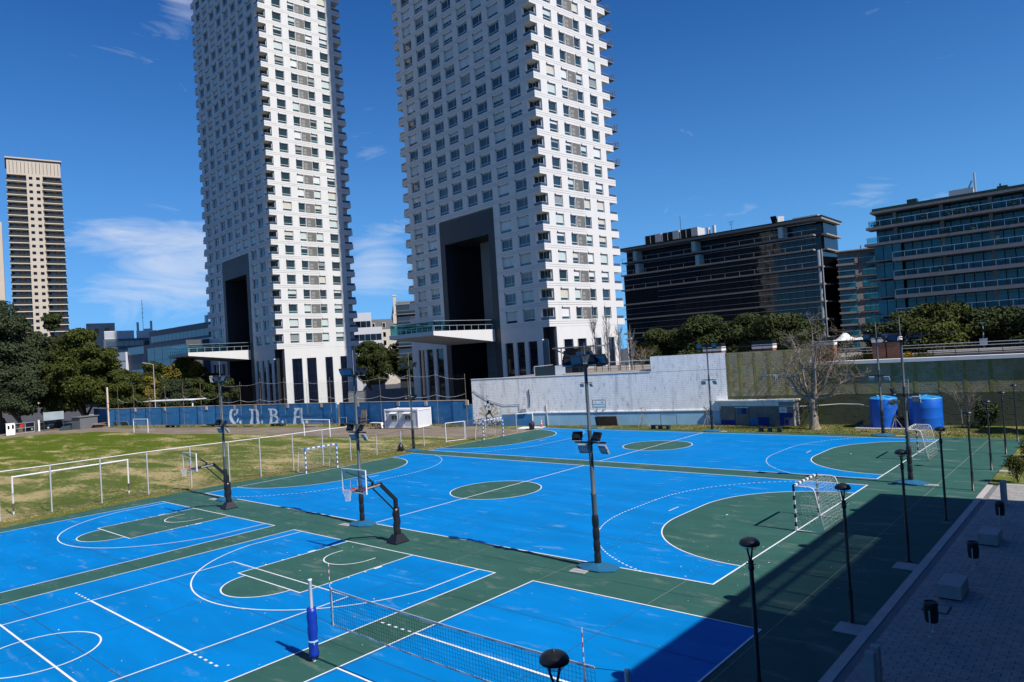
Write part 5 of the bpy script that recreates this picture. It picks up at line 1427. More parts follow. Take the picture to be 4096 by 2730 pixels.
# ------------------------------------------------------------------ handball goals
M['goal_blue'] = pm('goal_blue', (0.01,0.16,0.52), 0.45, 0)
M['goal_black'] = pm('goal_black', (0.010,0.012,0.022), 0.5, 0)
M['net_white'] = pm('net_cord', (0.72,0.73,0.72), 0.8, 0)
M['net_black'] = pm('net_cord_black', (0.012,0.014,0.02), 0.8, 0)
def banded(b, p, q, w, n, mi0=0):
    p = Vector(p); q = Vector(q)
    for i in range(n): b.bar(p.lerp(q, i/n), p.lerp(q, (i+1)/n), w, w, (i+mi0) % 2)
def handball_goal(loc, rz, label, dark, seed):
    """posts on y=+-1.54, mouth towards +x, net towards -x"""
    rr = random.Random(seed)
    T = thing('handball_goal', label, 'goal', (loc[0],loc[1],0.024), rz)
    for s_ in (-1, 1):
        b = MB(); banded(b, (0,s_*1.54,0), (0,s_*1.54,2.0), 0.085, 10); b.build('goal_post', [M['white_paint'], dark], T)
    b = MB(); banded(b, (0,-1.585,2.045), (0,1.585,2.045), 0.086, 13, 1); b.build('crossbar', [M['white_paint'], dark], T)
    for s_ in (-1, 1):
        b = MB(); b.path([(-0.04,s_*1.54,2.03),(-0.72,s_*1.54,2.02),(-0.86,s_*1.54,1.96),(-0.93,s_*1.54,1.8),(-1.25,s_*1.54,0.03),(-0.05,s_*1.54,0.03)], 0.022, 6); b.build('net_stay', M['white_paint'], T)
    b = MB(); b.tube((-1.25,-1.54,0.04),(-1.25,1.54,0.04),0.022,6); b.build('ground_bar', M['rust'], T)
    b = MB(); r = 0.0030
    def sheetnet(P, nu, nv, sagf):
        g = [[P(u/nu, v/nv)+Vector((rr.gauss(0,.012),rr.gauss(0,.012),rr.gauss(0,.012)))+sagf(u/nu, v/nv) for v in range(nv+1)] for u in range(nu+1)]
        for u in range(nu+1): b.path([tuple(x) for x in g[u]], r, 3)
        for v in range(nv+1): b.path([tuple(g[u][v]) for u in range(nu+1)], r, 3)
    zero = lambda u, v: Vector((0,0,0))
    sheetnet(lambda u, v: Vector((-0.04-0.8*v, -1.54+3.08*u, 2.02-0.04*v)), 20, 5, lambda u, v: Vector((0,0,-0.18*math.sin(pi*u)*v)))
    sheetnet(lambda u, v: Vector((-0.84-0.41*v, -1.54+3.08*u, 1.98-1.94*v)), 20, 13, lambda u, v: Vector((0.22*math.sin(pi*u)*math.sin(pi*v), 0, -0.18*math.sin(pi*u)*(1-v))))
    for s_ in (-1, 1): sheetnet(lambda u, v: Vector((-0.05-(0.80+0.38*v)*u, s_*1.53, 2.0-1.96*v)), 8, 14, lambda u, v: Vector((0,-s_*0.12*math.sin(pi*u)*math.sin(pi*v),0)))
    b.build('net', M['net_white'], T)
    return T
handball_goal((40.02,10.0), pi, 'black and white striped goal on the sunny edge of the middle court', M['goal_black'], 1)
handball_goal((40.05,31.0), pi, 'black and white striped goal of the far court, beside the street lamps', M['goal_black'], 2)
handball_goal((-0.02,10.05), 0, 'blue and white striped goal of the middle court by the wire fence', M['goal_blue'], 3)
handball_goal((0.35,31.0), 0, 'blue and white striped goal of the far court before the mural', M['goal_blue'], 4)

# ------------------------------------------------------------------ basketball hoops
M['board'] = glassy('backboard_glass', (0.90,0.96,0.98), 0.97)
M['orange'] = pm('orange_rim', (0.65,0.13,0.02), 0.5, 0)
def hoop(loc, label):
    T = thing('basketball_hoop', label, 'basketball hoop', (loc[0],loc[1],0.0), 0, 'basketball hoops')
    b = MB(); P = [(-.36,-.42,0.01),(.36,-.42,0.01),(.36,.42,0.01),(-.36,.42,0.01),(-.36,-.42,.06),(.36,-.42,.06),(.36,.42,.06),(-.36,.42,.06),(-.19,-.2,.42),(.19,-.2,.42),(.19,.2,.42),(-.19,.2,.42)]
    b.add(P, [(0,3,2,1),(0,1,5,4),(1,2,6,5),(2,3,7,6),(3,0,4,7),(4,5,9,8),(5,6,10,9),(6,7,11,10),(7,4,8,11),(8,9,10,11)]); b.build('base', M['black_rubber'], T)
    b = MB(); rr = random.Random(3)
    k = 9; pts = []; 
    P = []; n = 10
    for i in range(k+1):
        z = 0.40+1.28*i/k; r = 0.165+0.012*((i % 3) == 1)-0.012*((i % 3) == 2); ox = 0.015*math.sin(i*1.7); oy = 0.02*math.cos(i*1.3)-0.0
        for j in range(n): P.append((ox+r*math.cos(2*pi*j/n)*0.9, oy+r*math.sin(2*pi*j/n)*1.15, z+0.02*math.sin(j+i)))
    b.add(P, [(i*n+j, i*n+(j+1)%n, (i+1)*n+(j+1)%n, (i+1)*n+j) for i in range(k) for j in range(n)]+[tuple(range(k*n,(k+1)*n))], 0, True); b.build('padding', M['black_rubber'], T)
    b = MB(); b.bar((0,0,1.2),(0,0,2.14),0.15,0.16); b.bar((0,0.04,2.05),(0,-0.90,3.02),0.15,0.15); b.bar((0,-0.80,3.0),(0,-2.32,2.90),0.15,0.15); b.build('arm', M['black_metal'], T)
    b = MB(); b.bar((0,-0.12,1.62),(0,-1.33,2.88),0.06); b.build('strut', M['black_metal'], T)
    b = MB(); b.bar((-0.05,-1.33,2.95),(0.05,-1.33,3.2),0.08); b.bar((0,-1.32,3.18),(-0.72,-2.30,3.78),0.04); b.bar((0,-1.32,3.18),(0.72,-2.30,3.78),0.04); b.build('brace', M['black_metal'], T)
    yb = -2.36
    b = MB(); b.box(-0.9,yb-0.012,2.88,0.9,yb+0.0,3.93); bo = b.build('backboard', M['board'], T)
    b = MB()
    for a in ((-0.93,2.85,0.93,2.90),(-0.93,3.91,0.93,3.96)): b.box(a[0],yb-0.03,a[1],a[2],yb+0.03,a[3])
    for x in (-0.93,0.88): b.box(x,yb-0.03,2.90,x+0.05,yb+0.03,3.91)
    b.build('frame', M['white_paint'], bo)
    b = MB()
    b.box(-0.3,yb-0.018,3.05,-0.26,yb-0.0125,3.5); b.box(0.26,yb-0.018,3.05,0.3,yb-0.0125,3.5); b.box(-0.26,yb-0.018,3.46,0.26,yb-0.0125,3.5); b.box(-0.26,yb-0.018,3.05,0.26,yb-0.0125,3.09); b.build('target_square', M['white_paint'], bo)
    b = MB(); cy = yb-0.015-0.15-0.23
    b.path([(0.228*math.cos(2*pi*i/24),cy+0.228*math.sin(2*pi*i/24),3.05) for i in range(25)], 0.011, 6); b.box(-0.1,yb-0.06,2.98,0.1,yb-0.02,3.12); b.box(-0.06,cy+0.21,3.03,0.06,yb-0.06,3.055); b.bar((-0.09,yb-0.06,3.0),(-0.11,cy+0.2,3.04),0.015); b.bar((0.09,yb-0.06,3.0),(0.11,cy+0.2,3.04),0.015); b.build('rim', M['orange'], T)
    b = MB(); nn = 12; prof = [(0.222,3.04),(0.19,2.94),(0.155,2.84),(0.125,2.74),(0.115,2.64),(0.12,2.56)]
    for k in range(len(prof)-1):
        for i in range(nn):
            a0 = 2*pi*(i+0.5*(k % 2))/nn
            for s_ in (-0.5, 0.5):
                a1 = a0+s_*2*pi/nn
                b.tube((prof[k][0]*math.cos(a0),cy+prof[k][0]*math.sin(a0),prof[k][1]),(prof[k+1][0]*math.cos(a1),cy+prof[k+1][0]*math.sin(a1),prof[k+1][1]),0.005,3,caps=False)
    b.build('net', M['net_white'], T)
    rot = Matrix(((0,0,1),(1,0,0),(0,1,0))).to_euler()
    slope = math.atan2(0.10, 1.52)
    rt = Matrix.Rotation(pi/2, 3, 'Z') @ Matrix.Rotation(slope, 3, 'Y').to_3x3() if False else Matrix(((0,0,1),(math.cos(slope),-math.sin(slope),0),(math.sin(slope),math.cos(slope),0)))
    text_mesh('arm_lettering', 'DEPORTES.COM', 0.105, M['white_paint'], T, (0.078,-1.70,2.905), rt.to_euler(), 0.002, 'LEFT')
    text_mesh('arm_lettering', 'SPORT', 0.105, M['red'], T, (0.078,-2.12,2.878), rt.to_euler(), 0.002, 'LEFT')
    return T
hp = hoop((24.45,-1.9), 'nearer basketball hoop with black gooseneck arm, clear board and white net')
dup(hp, (7.42,-1.9,0), label='farther basketball hoop with black gooseneck arm, by the football pitch')

# ------------------------------------------------------------------ volleyball net
V = thing('volleyball_net', 'volleyball net with white bands and striped antennas across the near court', 'net', (0,0,0))
ny, zt, zb = -12.08, 2.30, 1.28
b = MB()
r = 0.0038; nx = 94
def nz_(x, t):
    k = (x-33.97)/9.3; sg_ = 0.06*4*k*(1-k)
    return zb+(zt-zb)*t-sg_
for i in range(nx+1):
    x = 33.97+i*0.0995; b.path([(x, ny+0.01*math.sin(i*0.7+j), nz_(x, j/10)) for j in range(11)], r, 3)
for j in range(11): b.path([(33.97+i*0.0995, ny+0.01*math.sin(i*0.7+j), nz_(33.97+i*0.0995, j/10)) for i in range(0, nx+1)], r, 3)
b.build('mesh', M['net_black'], V)
for j, z, h in ((1.0, zt, 0.06), (0.0, zb, 0.045)):
    b = MB(); P = []
    for i in range(24):
        x = 33.97+i*9.35/23; P.append((x, nz_(x, j)))
    for (x0,z0), (x1,z1) in zip(P, P[1:]): b.bar((x0,ny,z0),(x1,ny,z1),0.012,h)
    b.build('band', M['net_white'], V)
b = MB(); b.box(33.955,ny-0.012,zb-0.05,34.01,ny+0.012,zt+0.05); b.build('side_band', M['net_white'], V)
b = MB(); b.box(43.02,ny-0.012,zb-0.05,43.08,ny+0.012,zt+0.02); b.build('side_band', M['net_white'], V)
for x in (33.92, 43.05):
    b = MB(); banded(b, (x,ny,1.25), (x,ny,3.07), 0.016, 18, 1); b.build('antenna', [M['white_paint'], M['red']], V)
b = MB(); b.tube((32.98,ny,2.38),(33.97,ny,2.30),0.006,4); b.tube((43.34,ny,2.3),(44.1,ny,2.42),0.006,4); b.tube((33.97,ny,1.28),(33.0,ny,1.35),0.006,4); b.build('cord', M['net_black'], V)
b = MB(); b.lathe([(0.055,0.0),(0.055,2.4),(0.065,2.41),(0.065,2.45),(0.0,2.46)], n=12); P1_ = thing('net_post', 'white net post wrapped in blue padding beside the volleyball net', 'post', (32.96,-12.13,0))
b.build('post', M['white_paint'], P1_)
M['blue_vinyl'] = pm('blue_vinyl', (0.006,0.035,0.36), 0.4, 0.12, 4)
b = MB(); n = 12; P = []; k = 12
for i in range(k+1):
    z = 0.12+1.46*i/k; r = 0.145+0.012*math.sin(i*2.1)-(0.025 if i in (4,) else 0)
    for j in range(n): P.append((r*math.cos(2*pi*j/n)+0.006*math.sin(i), r*math.sin(2*pi*j/n), z))
b.add(P, [(i*n+j, i*n+(j+1)%n, (i+1)*n+(j+1)%n, (i+1)*n+j) for i in range(k) for j in range(n)]+[tuple(range(k*n,(k+1)*n)), tuple(range(n-1,-1,-1))], 0, True)
b.build('padding', M['blue_vinyl'], P1_)
b = MB(); b.lathe([(0.148,0.58),(0.158,0.59),(0.158,0.62),(0.148,0.63)], n=12); b.tube((0.14,-0.06,0.6),(0.2,-0.1,0.55),0.012,5); b.build('tie', M['pale_blue'], P1_)
b = MB(); b.lathe([(0.055,0.0),(0.055,2.42),(0.065,2.43),(0.065,2.47),(0.0,2.48)], n=12); P2_ = thing('net_post', 'plain white net post in shade at the right end of the volleyball net', 'post', (44.12,-12.1,0)); b.build('post', M['white_paint'], P2_)

# ------------------------------------------------------------------ football goals beyond the fence
def football_goal(p, q, h, label, name='football_goal', rusty=False, net=True):
    p = Vector((p[0],p[1],0)); q = Vector((q[0],q[1],0)); d = q-p; w = d.length
    T = thing(name, label, 'goal', tuple(p), math.atan2(d.y,d.x))
    for x in (0, w):
        b = MB(); b.tube((x,0,0.75 if rusty else 0),(x,0,h),0.06,8)
        if rusty: b.tube((x,0,0.2),(x,0,0.75),0.061,8,mi=1); b.tube((x,0,0),(x,0,0.2),0.062,8)
        b.build('goal_post', [M['white_paint'], M['rust']], T)
    b = MB(); b.tube((-0.06,0,h),(w+0.06,0,h),0.06,8); b.build('crossbar', M['white_paint'], T)
    if net:
        b = MB(); n = int(w/0.3)
        for i in range(n+1):
            x = w*i/n; b.path([(x,0.0,h-0.05),(x,0.6,h*0.55-0.15*math.sin(pi*i/n)),(x,1.3,0.1)], 0.006, 3)
        for k in range(9):
            t = k/8; b.path([(w*i/12, 1.3*t, (h-0.05)*(1-t)+0.1*t-0.25*math.sin(pi*t)*(0.5+0.5*math.sin(pi*i/12))) for i in range(13)], 0.006, 3)
        b.build('net', M['net_white'], T)
football_goal((-6.29,-10.37), (-6.69,-2.8), 2.55, 'wide bare football goal with rusty post feet just behind the wire fence', rusty=True, net=False)
football_goal((-69.93,21.17), (-65.94,21.8), 2.14, 'white football goal standing before the blue wall on the far edge of the turf')
football_goal((-28.46,26.3), (-23.33,26.68), 2.1, 'white football goal in front of the lettered wall near the cabin')

# ------------------------------------------------------------------ site cabin
Cb = thing('site_cabin', 'white portable cabin with two windows and a door before the blue wall', 'cabin', (-23.31,35.22,0), math.atan2(0.89,5.70))
CW, CD, CH = 5.77, 2.75, 2.5
b = MB(); b.box(0.06,0.06,0.18,CW-0.06,CD-0.06,CH-0.08); b.build('wall', pm('cabin_panel', (0.62,0.63,0.66), 0.5, 0.03, 0.6), Cb)
b = MB()
for x in (0, CW-0.14):
    for y in (0, CD-0.14): b.box(x,y,0.1,x+0.14,y+0.14,CH+0.06)
b.box(0.14,0.0,CH-0.18,CW-0.14,0.12,CH); b.box(0.14,CD-0.12,CH-0.18,CW-0.14,CD,CH); b.box(0,0.14,CH-0.18,0.12,CD-0.14,CH); b.box(CW-0.12,0.14,CH-0.18,CW,CD-0.14,CH)
b.box(0.14,0,0.1,CW-0.14,0.12,0.24); b.box(CW-0.12,0.14,0.1,CW,CD-0.14,0.24); b.box(0.14,0.14,CH-0.06,CW-0.14,CD-0.14,CH-0.01); b.build('frame', M['white_paint'], Cb)
for x0, x1 in ((1.2,2.24),(3.55,4.6)):
    b = MB(); b.box(x0,0.02,1.1,x1,0.06,2.08,0); o = b.build('window', M['frame_alu'], Cb)
    b = MB(); b.box(x0+0.05,0.005,1.15,x1-0.05,0.019,1.72,0); b.box(x0+0.05,0.005,1.75,x1-0.05,0.019,2.03,1); b.box((x0+x1)/2-0.02,-0.002,1.15,(x0+x1)/2+0.02,0.004,1.72,1); b.build('pane', [M['glass_dark'], M['blind']], o)
    b = MB(); b.add([(x0-0.1,0.05,2.16),(x1+0.1,0.05,2.16),(x1+0.1,-0.45,2.0),(x0-0.1,-0.45,2.0),(x0-0.1,0.05,2.13),(x1+0.1,0.05,2.13),(x1+0.1,-0.45,1.97),(x0-0.1,-0.45,1.97)], [(0,3,2,1),(4,5,6,7),(2,3,7,6)]); b.build('awning', M['white_paint'], Cb)
b = MB(); b.box(2.5,0.02,0.2,3.32,0.058,2.12); o = b.build('door', M['white_paint'], Cb)
b = MB(); b.box(3.12,-0.02,1.1,3.26,0.018,1.18); b.tube((2.9,-0.02,0.95),(3.2,-0.04,1.2),0.012,5); b.build('handle', M['black_metal'], o)
b = MB(); stroke(b, [(0.27,1.55),(0.27,1.85)],[0.06,0.06],0.045); stroke(b, [(0.45,1.55),(0.45,1.85)],[0.06,0.06],0.044); stroke(b, [(0.27,1.84),(0.36,1.68),(0.45,1.84)],[0.05,0.05,0.05],0.043); b.build('emblem', M['goal_blue'], Cb)
b = MB(); b.box(-0.2,-0.35,0.0,CW+0.1,0.5,0.1); b.box(CW,0.4,0.0,CW+1.9,2.2,0.08); b.build('plinth', M['wood'], Cb)
b = MB(); b.box(-0.9,-0.35,0.74,0.9,0.35,0.80,0); 
for s_ in (-0.6, 0.5):
    for y in (-0.25, 0.25): b.bar((s_-0.25,y,0),(s_,y*0.4,0.74),0.05,0.05,1); b.bar((s_+0.25,y,0),(s_,y*0.4,0.74),0.05,0.05,1)
b.obox((1.25,0,0.42), (0.98,0,0.2), (0,1,0), (-0.2,0,0.98), 0.03, 0.35, 0.42, 0)
o = b.build('trestle_table', [M['white_paint'], M['black_metal']], None, (-24.9,35.0,0), 0.15); tag(o, 'white trestle table on dark legs beside the portable cabin', 'table')

# ------------------------------------------------------------------ tanks, ladder, back-lawn bits
M['tank_blue'] = pm('tank_blue', (0.006,0.12,0.56), 0.38, 0.06, 0.8)
M['tank_lid'] = pm('tank_lid', (0.03,0.28,0.62), 0.4, 0.06, 1)
def tank(loc, rad, label):
    T = thing('water_tank', label, 'water tank', (loc[0],loc[1],0), 0, 'blue water tanks')
    b = MB(); b.lathe([(rad,0.0),(rad,0.9),(rad*1.004,0.93),(rad,0.96),(rad,1.8),(rad*1.004,1.83),(rad,1.86),(rad,2.58),(rad*0.99,2.60)], n=48); b.build('body', M['tank_blue'], T)
    b = MB(); b.lathe([(rad*1.01,2.58),(rad*1.01,2.63),(rad*0.9,2.68),(rad*0.5,2.80),(rad*0.25,2.83),(0.22,2.84),(0.22,2.9),(0.0,2.91)], n=48)
    for a in range(6):
        t = a*pi/3+0.3; b.bar((0.3*math.cos(t),0.3*math.sin(t),2.86),(rad*0.92*math.cos(t),rad*0.92*math.sin(t),2.70),0.12,0.06)
    b.lathe([(0.12,2.83),(0.12,2.95),(0,2.96)], (-0.35,-0.5,0), 10); b.build('lid', M['tank_lid'], T)
tank((34.36,47.3), 1.16, 'left blue water tank, half hidden by a floodlight pole and sapling')
tank((37.75,47.5), 1.30, 'right blue water tank, beside the ladder')
b = MB()
for s_ in (-0.2, 0.2): b.bar((s_,-0.55,0),(s_,-0.08,4.3),0.05,0.03)
for q in range(15):
    z = 0.25+0.28*q; y = -0.55+0.47*z/4.3; b.tube((-0.2,y,z),(0.2,y,z),0.014,5)
o = b.build('ladder', M['galv'], None, (36.15,48.3,0)); tag(o, 'aluminium ladder leaning on the mossy wall between the blue tanks', 'ladder')
b = MB(); b.box(-2.0,-1.6,0,2.6,1.3,0.05); o = b.build('tank_slab', M['concrete'], None, (34.2,47.0,-0.004)); tag(o, 'thin concrete slab under the left blue tank', 'slab')
b = MB(); b.box(-0.9,-0.5,0,0.1,0.2,0.6); b.lathe([(0.18,0.6),(0.18,0.75),(0,0.76)], (-0.3,-0.1,0), 10); b.bar((0.1,-0.1,0.3),(0.7,0.1,0.3),0.08); o = b.build('pump', M['black_metal'], None, (36.2,47.9,0)); tag(o, 'dark pump on the ground between the two blue tanks', 'pump')
def bench(loc, rz, label):
    T = thing('bench', label, 'bench', (loc[0],loc[1],0), rz, 'green benches on the back lawn')
    b = MB(); b.box(-1.05,-0.22,0.34,1.05,0.22,0.42); b.build('seat', M['dark_metal'], T)
    for x in (-0.88, -0.05, 0.88):
        b = MB(); b.box(x-0.16,-0.2,0,x+0.16,0.2,0.34); b.build('leg', M['dark_metal'], T)
    return T
bench((14.3,41.75), 0.02, 'dark green bench in front of the pale blue wall base')
bench((25.9,41.75), 0.0, 'dark green bench near the bare tree and hut')
for (x, y), lab in (((14.25,43.6),'thin green pipe frame behind the bench at the pale blue wall'),((24.5,44.6),'thin green pipe frame in front of the hut')):
    b = MB(); w = 0.95
    b.tube((-w,0,0),(-w,0,1.3),0.025,6); b.tube((w,0,0),(w,0,1.3),0.025,6); b.tube((-w-0.02,0,1.3),(w+0.02,0,1.3),0.025,6); o = b.build('pipe_frame', M['dark_metal'], None, (x,y,0)); tag(o, lab, 'frame')
b = MB(); b.obox((0,0,0.56), (1,0,0), (0,0.95,0.3), (0,-0.3,0.95), 1.2, 0.03, 0.58); o = b.build('board', M['rust'], None, (6.6,43.3,0), 0.21); tag(o, 'brown board leaning against the pale blue wall base', 'board')
b = MB(); b.obox((0,0.1,0.52), (1,0,0), (0,0.95,0.3), (0,-0.3,0.95), 0.18, 0.04, 0.54); o = b.build('board', M['deep_blue'], None, (5.25,43.15,0), 0.21); tag(o, 'narrow dark blue board beside the brown one', 'board')
Cn = thing('traffic_cone', 'orange traffic cone with white bands by the corner of the far court', 'cone', (-0.62,40.3,0))
b = MB(); b.box(-0.2,-0.2,0,0.2,0.2,0.04); b.build('base', M['orange'], Cn)
b = MB(); b.lathe([(0.13,0.04),(0.10,0.45)], n=12); b.lathe([(0.10,0.45),(0.088,0.58)], n=12, mi=1); b.lathe([(0.088,0.58),(0.075,0.72)], n=12); b.lathe([(0.075,0.72),(0.06,0.84)], n=12, mi=1); b.lathe([(0.06,0.84),(0.035,1.08)], n=12); b.build('cone', [M['orange'], M['white_paint']], Cn)
b = MB(); b.lathe([(0.28,0),(0.34,0.4),(0.36,0.75),(0.33,0.78),(0.31,0.74),(0.26,0.1)], n=14); o = b.build('rubbish_bin', M['black_rubber'], None, (-0.6,38.5,0)); tag(o, 'black rubbish bin by the fence end at the far court corner', 'rubbish bin')
b = MB(); b.lathe([(0.22,0),(0.3,0.15),(0.3,0.45),(0.22,0.62),(0.06,0.75),(0.1,0.85)], n=10); o = b.build('rubbish_bag', M['black_rubber'], None, (-2.55,20.7,0)); tag(o, 'black rubbish bag at a fence post by the floodlight pole', 'rubbish bag')
b = MB(); b.box(-1.5,-0.8,0,1.5,0.7,0.06); b.box(-1.2,-1.4,0.0,0.3,-0.85,0.05); o = b.build('loose_sheet', M['coping'], None, (-1.9,40.0,0), 0.3); tag(o, 'pale boards lying on the ground beside the traffic cone', 'boards')
# odds and ends along the blue wall
def pile(loc, n, sx, sy, sz, mt, name, label, cat, seed, rz=0.0):
    rr = random.Random(seed); T = thing(name, label, cat, (loc[0],loc[1],0), rz)
    for i in range(n):
        b = MB(); z = sz*(i+0.5)/n; b.obox((rr.uniform(-.1,.1)*sx,rr.uniform(-.15,.15)*sy,z), Vector((1,rr.uniform(-.15,.15),rr.uniform(-.08,.08))).normalized(), (0,1,0), (0,0,1), sx/2*rr.uniform(.7,1), 0.1+rr.random()*sy*0.3, sz/n*0.42); b.build('plank', mt if rr.random() < .8 else M['coping'], T)
    return T
pile((-96.8,22.5), 9, 1.5, 0.9, 1.0, M['wood'], 'timber_pile', 'stack of old planks against the grey shed', 'timber', 1, 1.2)
pile((-93.5,24.0), 6, 2.2, 1.2, 0.8, M['wood'], 'timber_pile', 'heap of scrap boards at the corner of the blue wall', 'timber', 2, 0.9)
for i in range(4):
    b = MB(); b.obox((0,0,0.55), (1,0,0), (0,0.9,0.42), (0.3,-0.4,0.86), 0.14, 0.03, 0.6); o = b.build('plank', M['wood'], None, (-90.6+i*0.42,25.45,0), 0.15); tag(o, ('leftmost','second from left','third from left','rightmost')[i] + ' of four old planks leaning by the concrete post', 'plank', 'planks leaning on the blue wall')
b = MB(); b.obox((0,0,0.5), (1,0,0), (0,0.93,0.36), (0,-0.36,0.93), 1.1, 0.05, 0.5); o = b.build('leaning_slab', M['block_grey'], None, (-87.6,26.2,0), 0.2); tag(o, 'grey concrete slab leaning on the blue wall', 'slab')
for x, y, w, lab in ((-71.5,28.0,1.6,'low dark bench table behind the far football goal'),(-47.6,33.8,1.4,'low dark bench under the letter B on the blue wall'),(-33.4,36.3,1.0,'dark box bench near the leaning boards at the blue wall')):
    b = MB(); b.box(-w,-0.3,0.3,w,0.3,0.4); b.box(-w,-0.28,0,-w+0.25,0.28,0.3); b.box(w-0.25,-0.28,0,w,0.28,0.3); b.box(-0.1,-0.28,0,0.1,0.28,0.3); o = b.build('low_bench', M['dark_metal'], None, (x,y,0), 0.2); tag(o, lab, 'bench')
b = MB(); b.tube((-0.7,0,0),(-0.75,0,1.2),0.03,6); b.tube((0.7,0,0),(0.72,0,1.2),0.03,6); b.tube((-0.76,0,1.2),(0.74,0,1.2),0.03,6); o = b.build('pipe_frame', M['galv'], None, (-34.5,36.5,0.0), 0.15); tag(o, 'small grey pipe frame behind the dark box bench at the blue wall', 'frame')
b = MB()
for i, z in enumerate((0.45, 1.3, 1.95)): b.obox((0.05*i,0.25*z/2.2,z), (1,0,0.02), (0,1,-0.12), (0,0.12,1), 0.62-0.06*i, 0.05, 0.42)
b.bar((-1.1,-0.1,1.35),(1.0,0.0,1.5),0.06); b.bar((-1.3,-0.1,0.75),(1.3,0.0,0.9),0.07)
o = b.build('leaning_boards', M['block_grey'], None, (-30.6,37.1,0), 0.12); tag(o, 'pale weathered boards leaning on the blue wall left of the cabin', 'boards')
b = MB(); b.box(-1.0,-0.6,0.12,1.0,0.6,0.2)
for q in range(6): b.box(-0.95+q*0.36,-0.58,0,-0.85+q*0.36,0.58,0.12)
pm_ = b.mesh('pallet', M['wood'])
for x, y, lab in ((-39.4,34.4,'pale pallet lying behind the near football goal'),(-60.0,31.6,'pallet lying on the grass under the letter C'),(-57.5,32.0,'pallet on the grass between the letters C and N'),(-53.8,32.7,'pallet lying on the grass under the letter N'),(-63.8,30.6,'brown pallet by the pole left of the letter C')):
    o = inst('pallet', pm_, None, (x,y,0), 0.3); tag(o, lab, 'pallet', 'pallets along the blue wall')
b = MB(); b.box(-1.6,-0.5,0.3,0.3,0.5,0.42); b.obox((0.9,0,0.75), (0.75,0,0.66), (0,1,0), (-0.66,0,0.75), 0.75, 0.5, 0.08); b.box(0.4,-0.45,0.05,1.0,0.45,0.4); b.box(-1.5,-0.45,0,-1.3,0.45,0.3); o = b.build('pitch_roller', M['dark_metal'], None, (-62.2,30.9,0), 0.2); tag(o, 'dark bench with tilted back, standing left of the letter C', 'bench')
# left corner of the pitch: kiosk, gate, hoarding, shed, tarpaulin
Kk = thing('ticket_booth', 'peeling white booth with two dark window holes at the pitch corner', 'booth', (-98.05,10.45,0), math.atan2(1.25,0.27))
b = MB(); b.box(0,0,0.05,1.28,1.1,2.05); b.box(-0.05,-0.06,2.05,1.33,1.15,2.12); b.build('wall', M['whitewash'], Kk)
b = MB(); b.box(0.22,-0.03,1.1,0.52,-0.005,1.75); b.box(0.85,-0.03,1.15,1.15,-0.005,1.85); b.build('window', M['black_glass'], Kk)
Gt = thing('field_gate', 'grey pipe gate with a round red sign at the pitch corner', 'gate', (-99.6,12.2,0), math.atan2(3.25,-1.0))
b = MB(); 
for z in (0.1,1.0,1.9): b.bar((0,0,z),(3.35,0,z),0.07)
for x in (0,1.7,3.35): b.bar((x,0,0.1),(x,0,1.9),0.07)
b.build('frame', M['galv'], Gt)
b = MB(); b.add([(1.2+0.42*math.cos(2*pi*i/14),0.06,1.45+0.3*math.sin(2*pi*i/14)) for i in range(14)], [tuple(range(14))]); b.build('sign', M['red'], Gt)
b = MB(); b.box(-0.1,-0.1,0,0.1,0.1,2.15); o = b.build('gate_post', M['pole_grey'], None, (-101.1,15.75,0)); tag(o, 'dark gate post at the hinge of the pipe gate', 'post')
b = MB(); b.box(-0.14,-0.14,0,0.14,0.14,2.1); o = b.build('gate_post', M['white_paint'], None, (-101.6,16.35,0)); tag(o, 'white gate post beside the dark one', 'post')
Sg = thing('hoarding', 'pale blank hoarding on two legs under the trees at the pitch corner', 'hoarding', (-99.9,16.75,0), math.atan2(3.05,0.6))
b = MB(); b.box(-0.05,0,1.95,3.15,0.08,3.45); b.build('panel', pm('hoarding_panel', (0.30,0.36,0.38), 0.5, 0.15, 0.8), Sg)
for x in (0.0, 3.05):
    b = MB(); b.box(x-0.05,0.085,0,x+0.05,0.16,3.4); b.build('leg', M['dark_metal'], Sg)
Sh = thing('garden_shed', 'grey shed with a pale door beside stacked planks at the pitch corner', 'shed', (-96.3,20.2,0), math.atan2(3.3,-0.95))
b = MB(); b.box(0,-2.4,0,3.4,-0.02,2.15); b.build('wall', M['grey_pier'], Sh)
b = MB(); b.box(0.15,-0.01,0,0.95,0.05,1.35,0); b.box(0.15,-0.01,1.4,0.95,0.04,2.0,1); b.build('door', [M['whitewash'], M['fin_glass']], Sh)
b = MB(); b.box(-0.2,-2.6,2.16,3.6,0.2,2.28); b.build('roof', M['dark_concrete'], Sh)
b = MB(); b.add([(-1,-.5,0),(1,-.6,0),(1.1,.6,0),(-0.9,.6,0),(-.55,-.3,.7),(.85,-.3,.85),(.8,.4,.8),(-.5,.4,.65)], [(0,3,2,1),(4,5,6,7),(0,1,5,4),(1,2,6,5),(2,3,7,6),(3,0,4,7)]); o = b.build('covered_heap', M['dark_metal'], None, (-96.4,19.2,0), 1.0); tag(o, 'dark tarpaulin covered heap left of the grey shed', 'heap')
b = MB(); sag(b, (-100,22,4.2), (-74,31.5,5.2), 0.2, 0.04); o = b.build('cable', M['black_paint']); tag(o, 'dark cable from the trees to the street behind the blue wall', 'cable')
b = MB(); b.prism([(-84,28.2),(-72,31.2),(-72.6,34.5),(-85,31.0)], 4.3, 4.42); b.box(-83.5,29.0,0,-83.3,29.2,4.3); b.box(-72.9,32,0,-72.7,32.2,4.3); b.box(-84.2,30.6,0,-84.0,30.8,4.3); o = b.build('lean_to_roof', M['coping']); tag(o, 'thin pale lean-to roof showing above the blue wall', 'shelter')
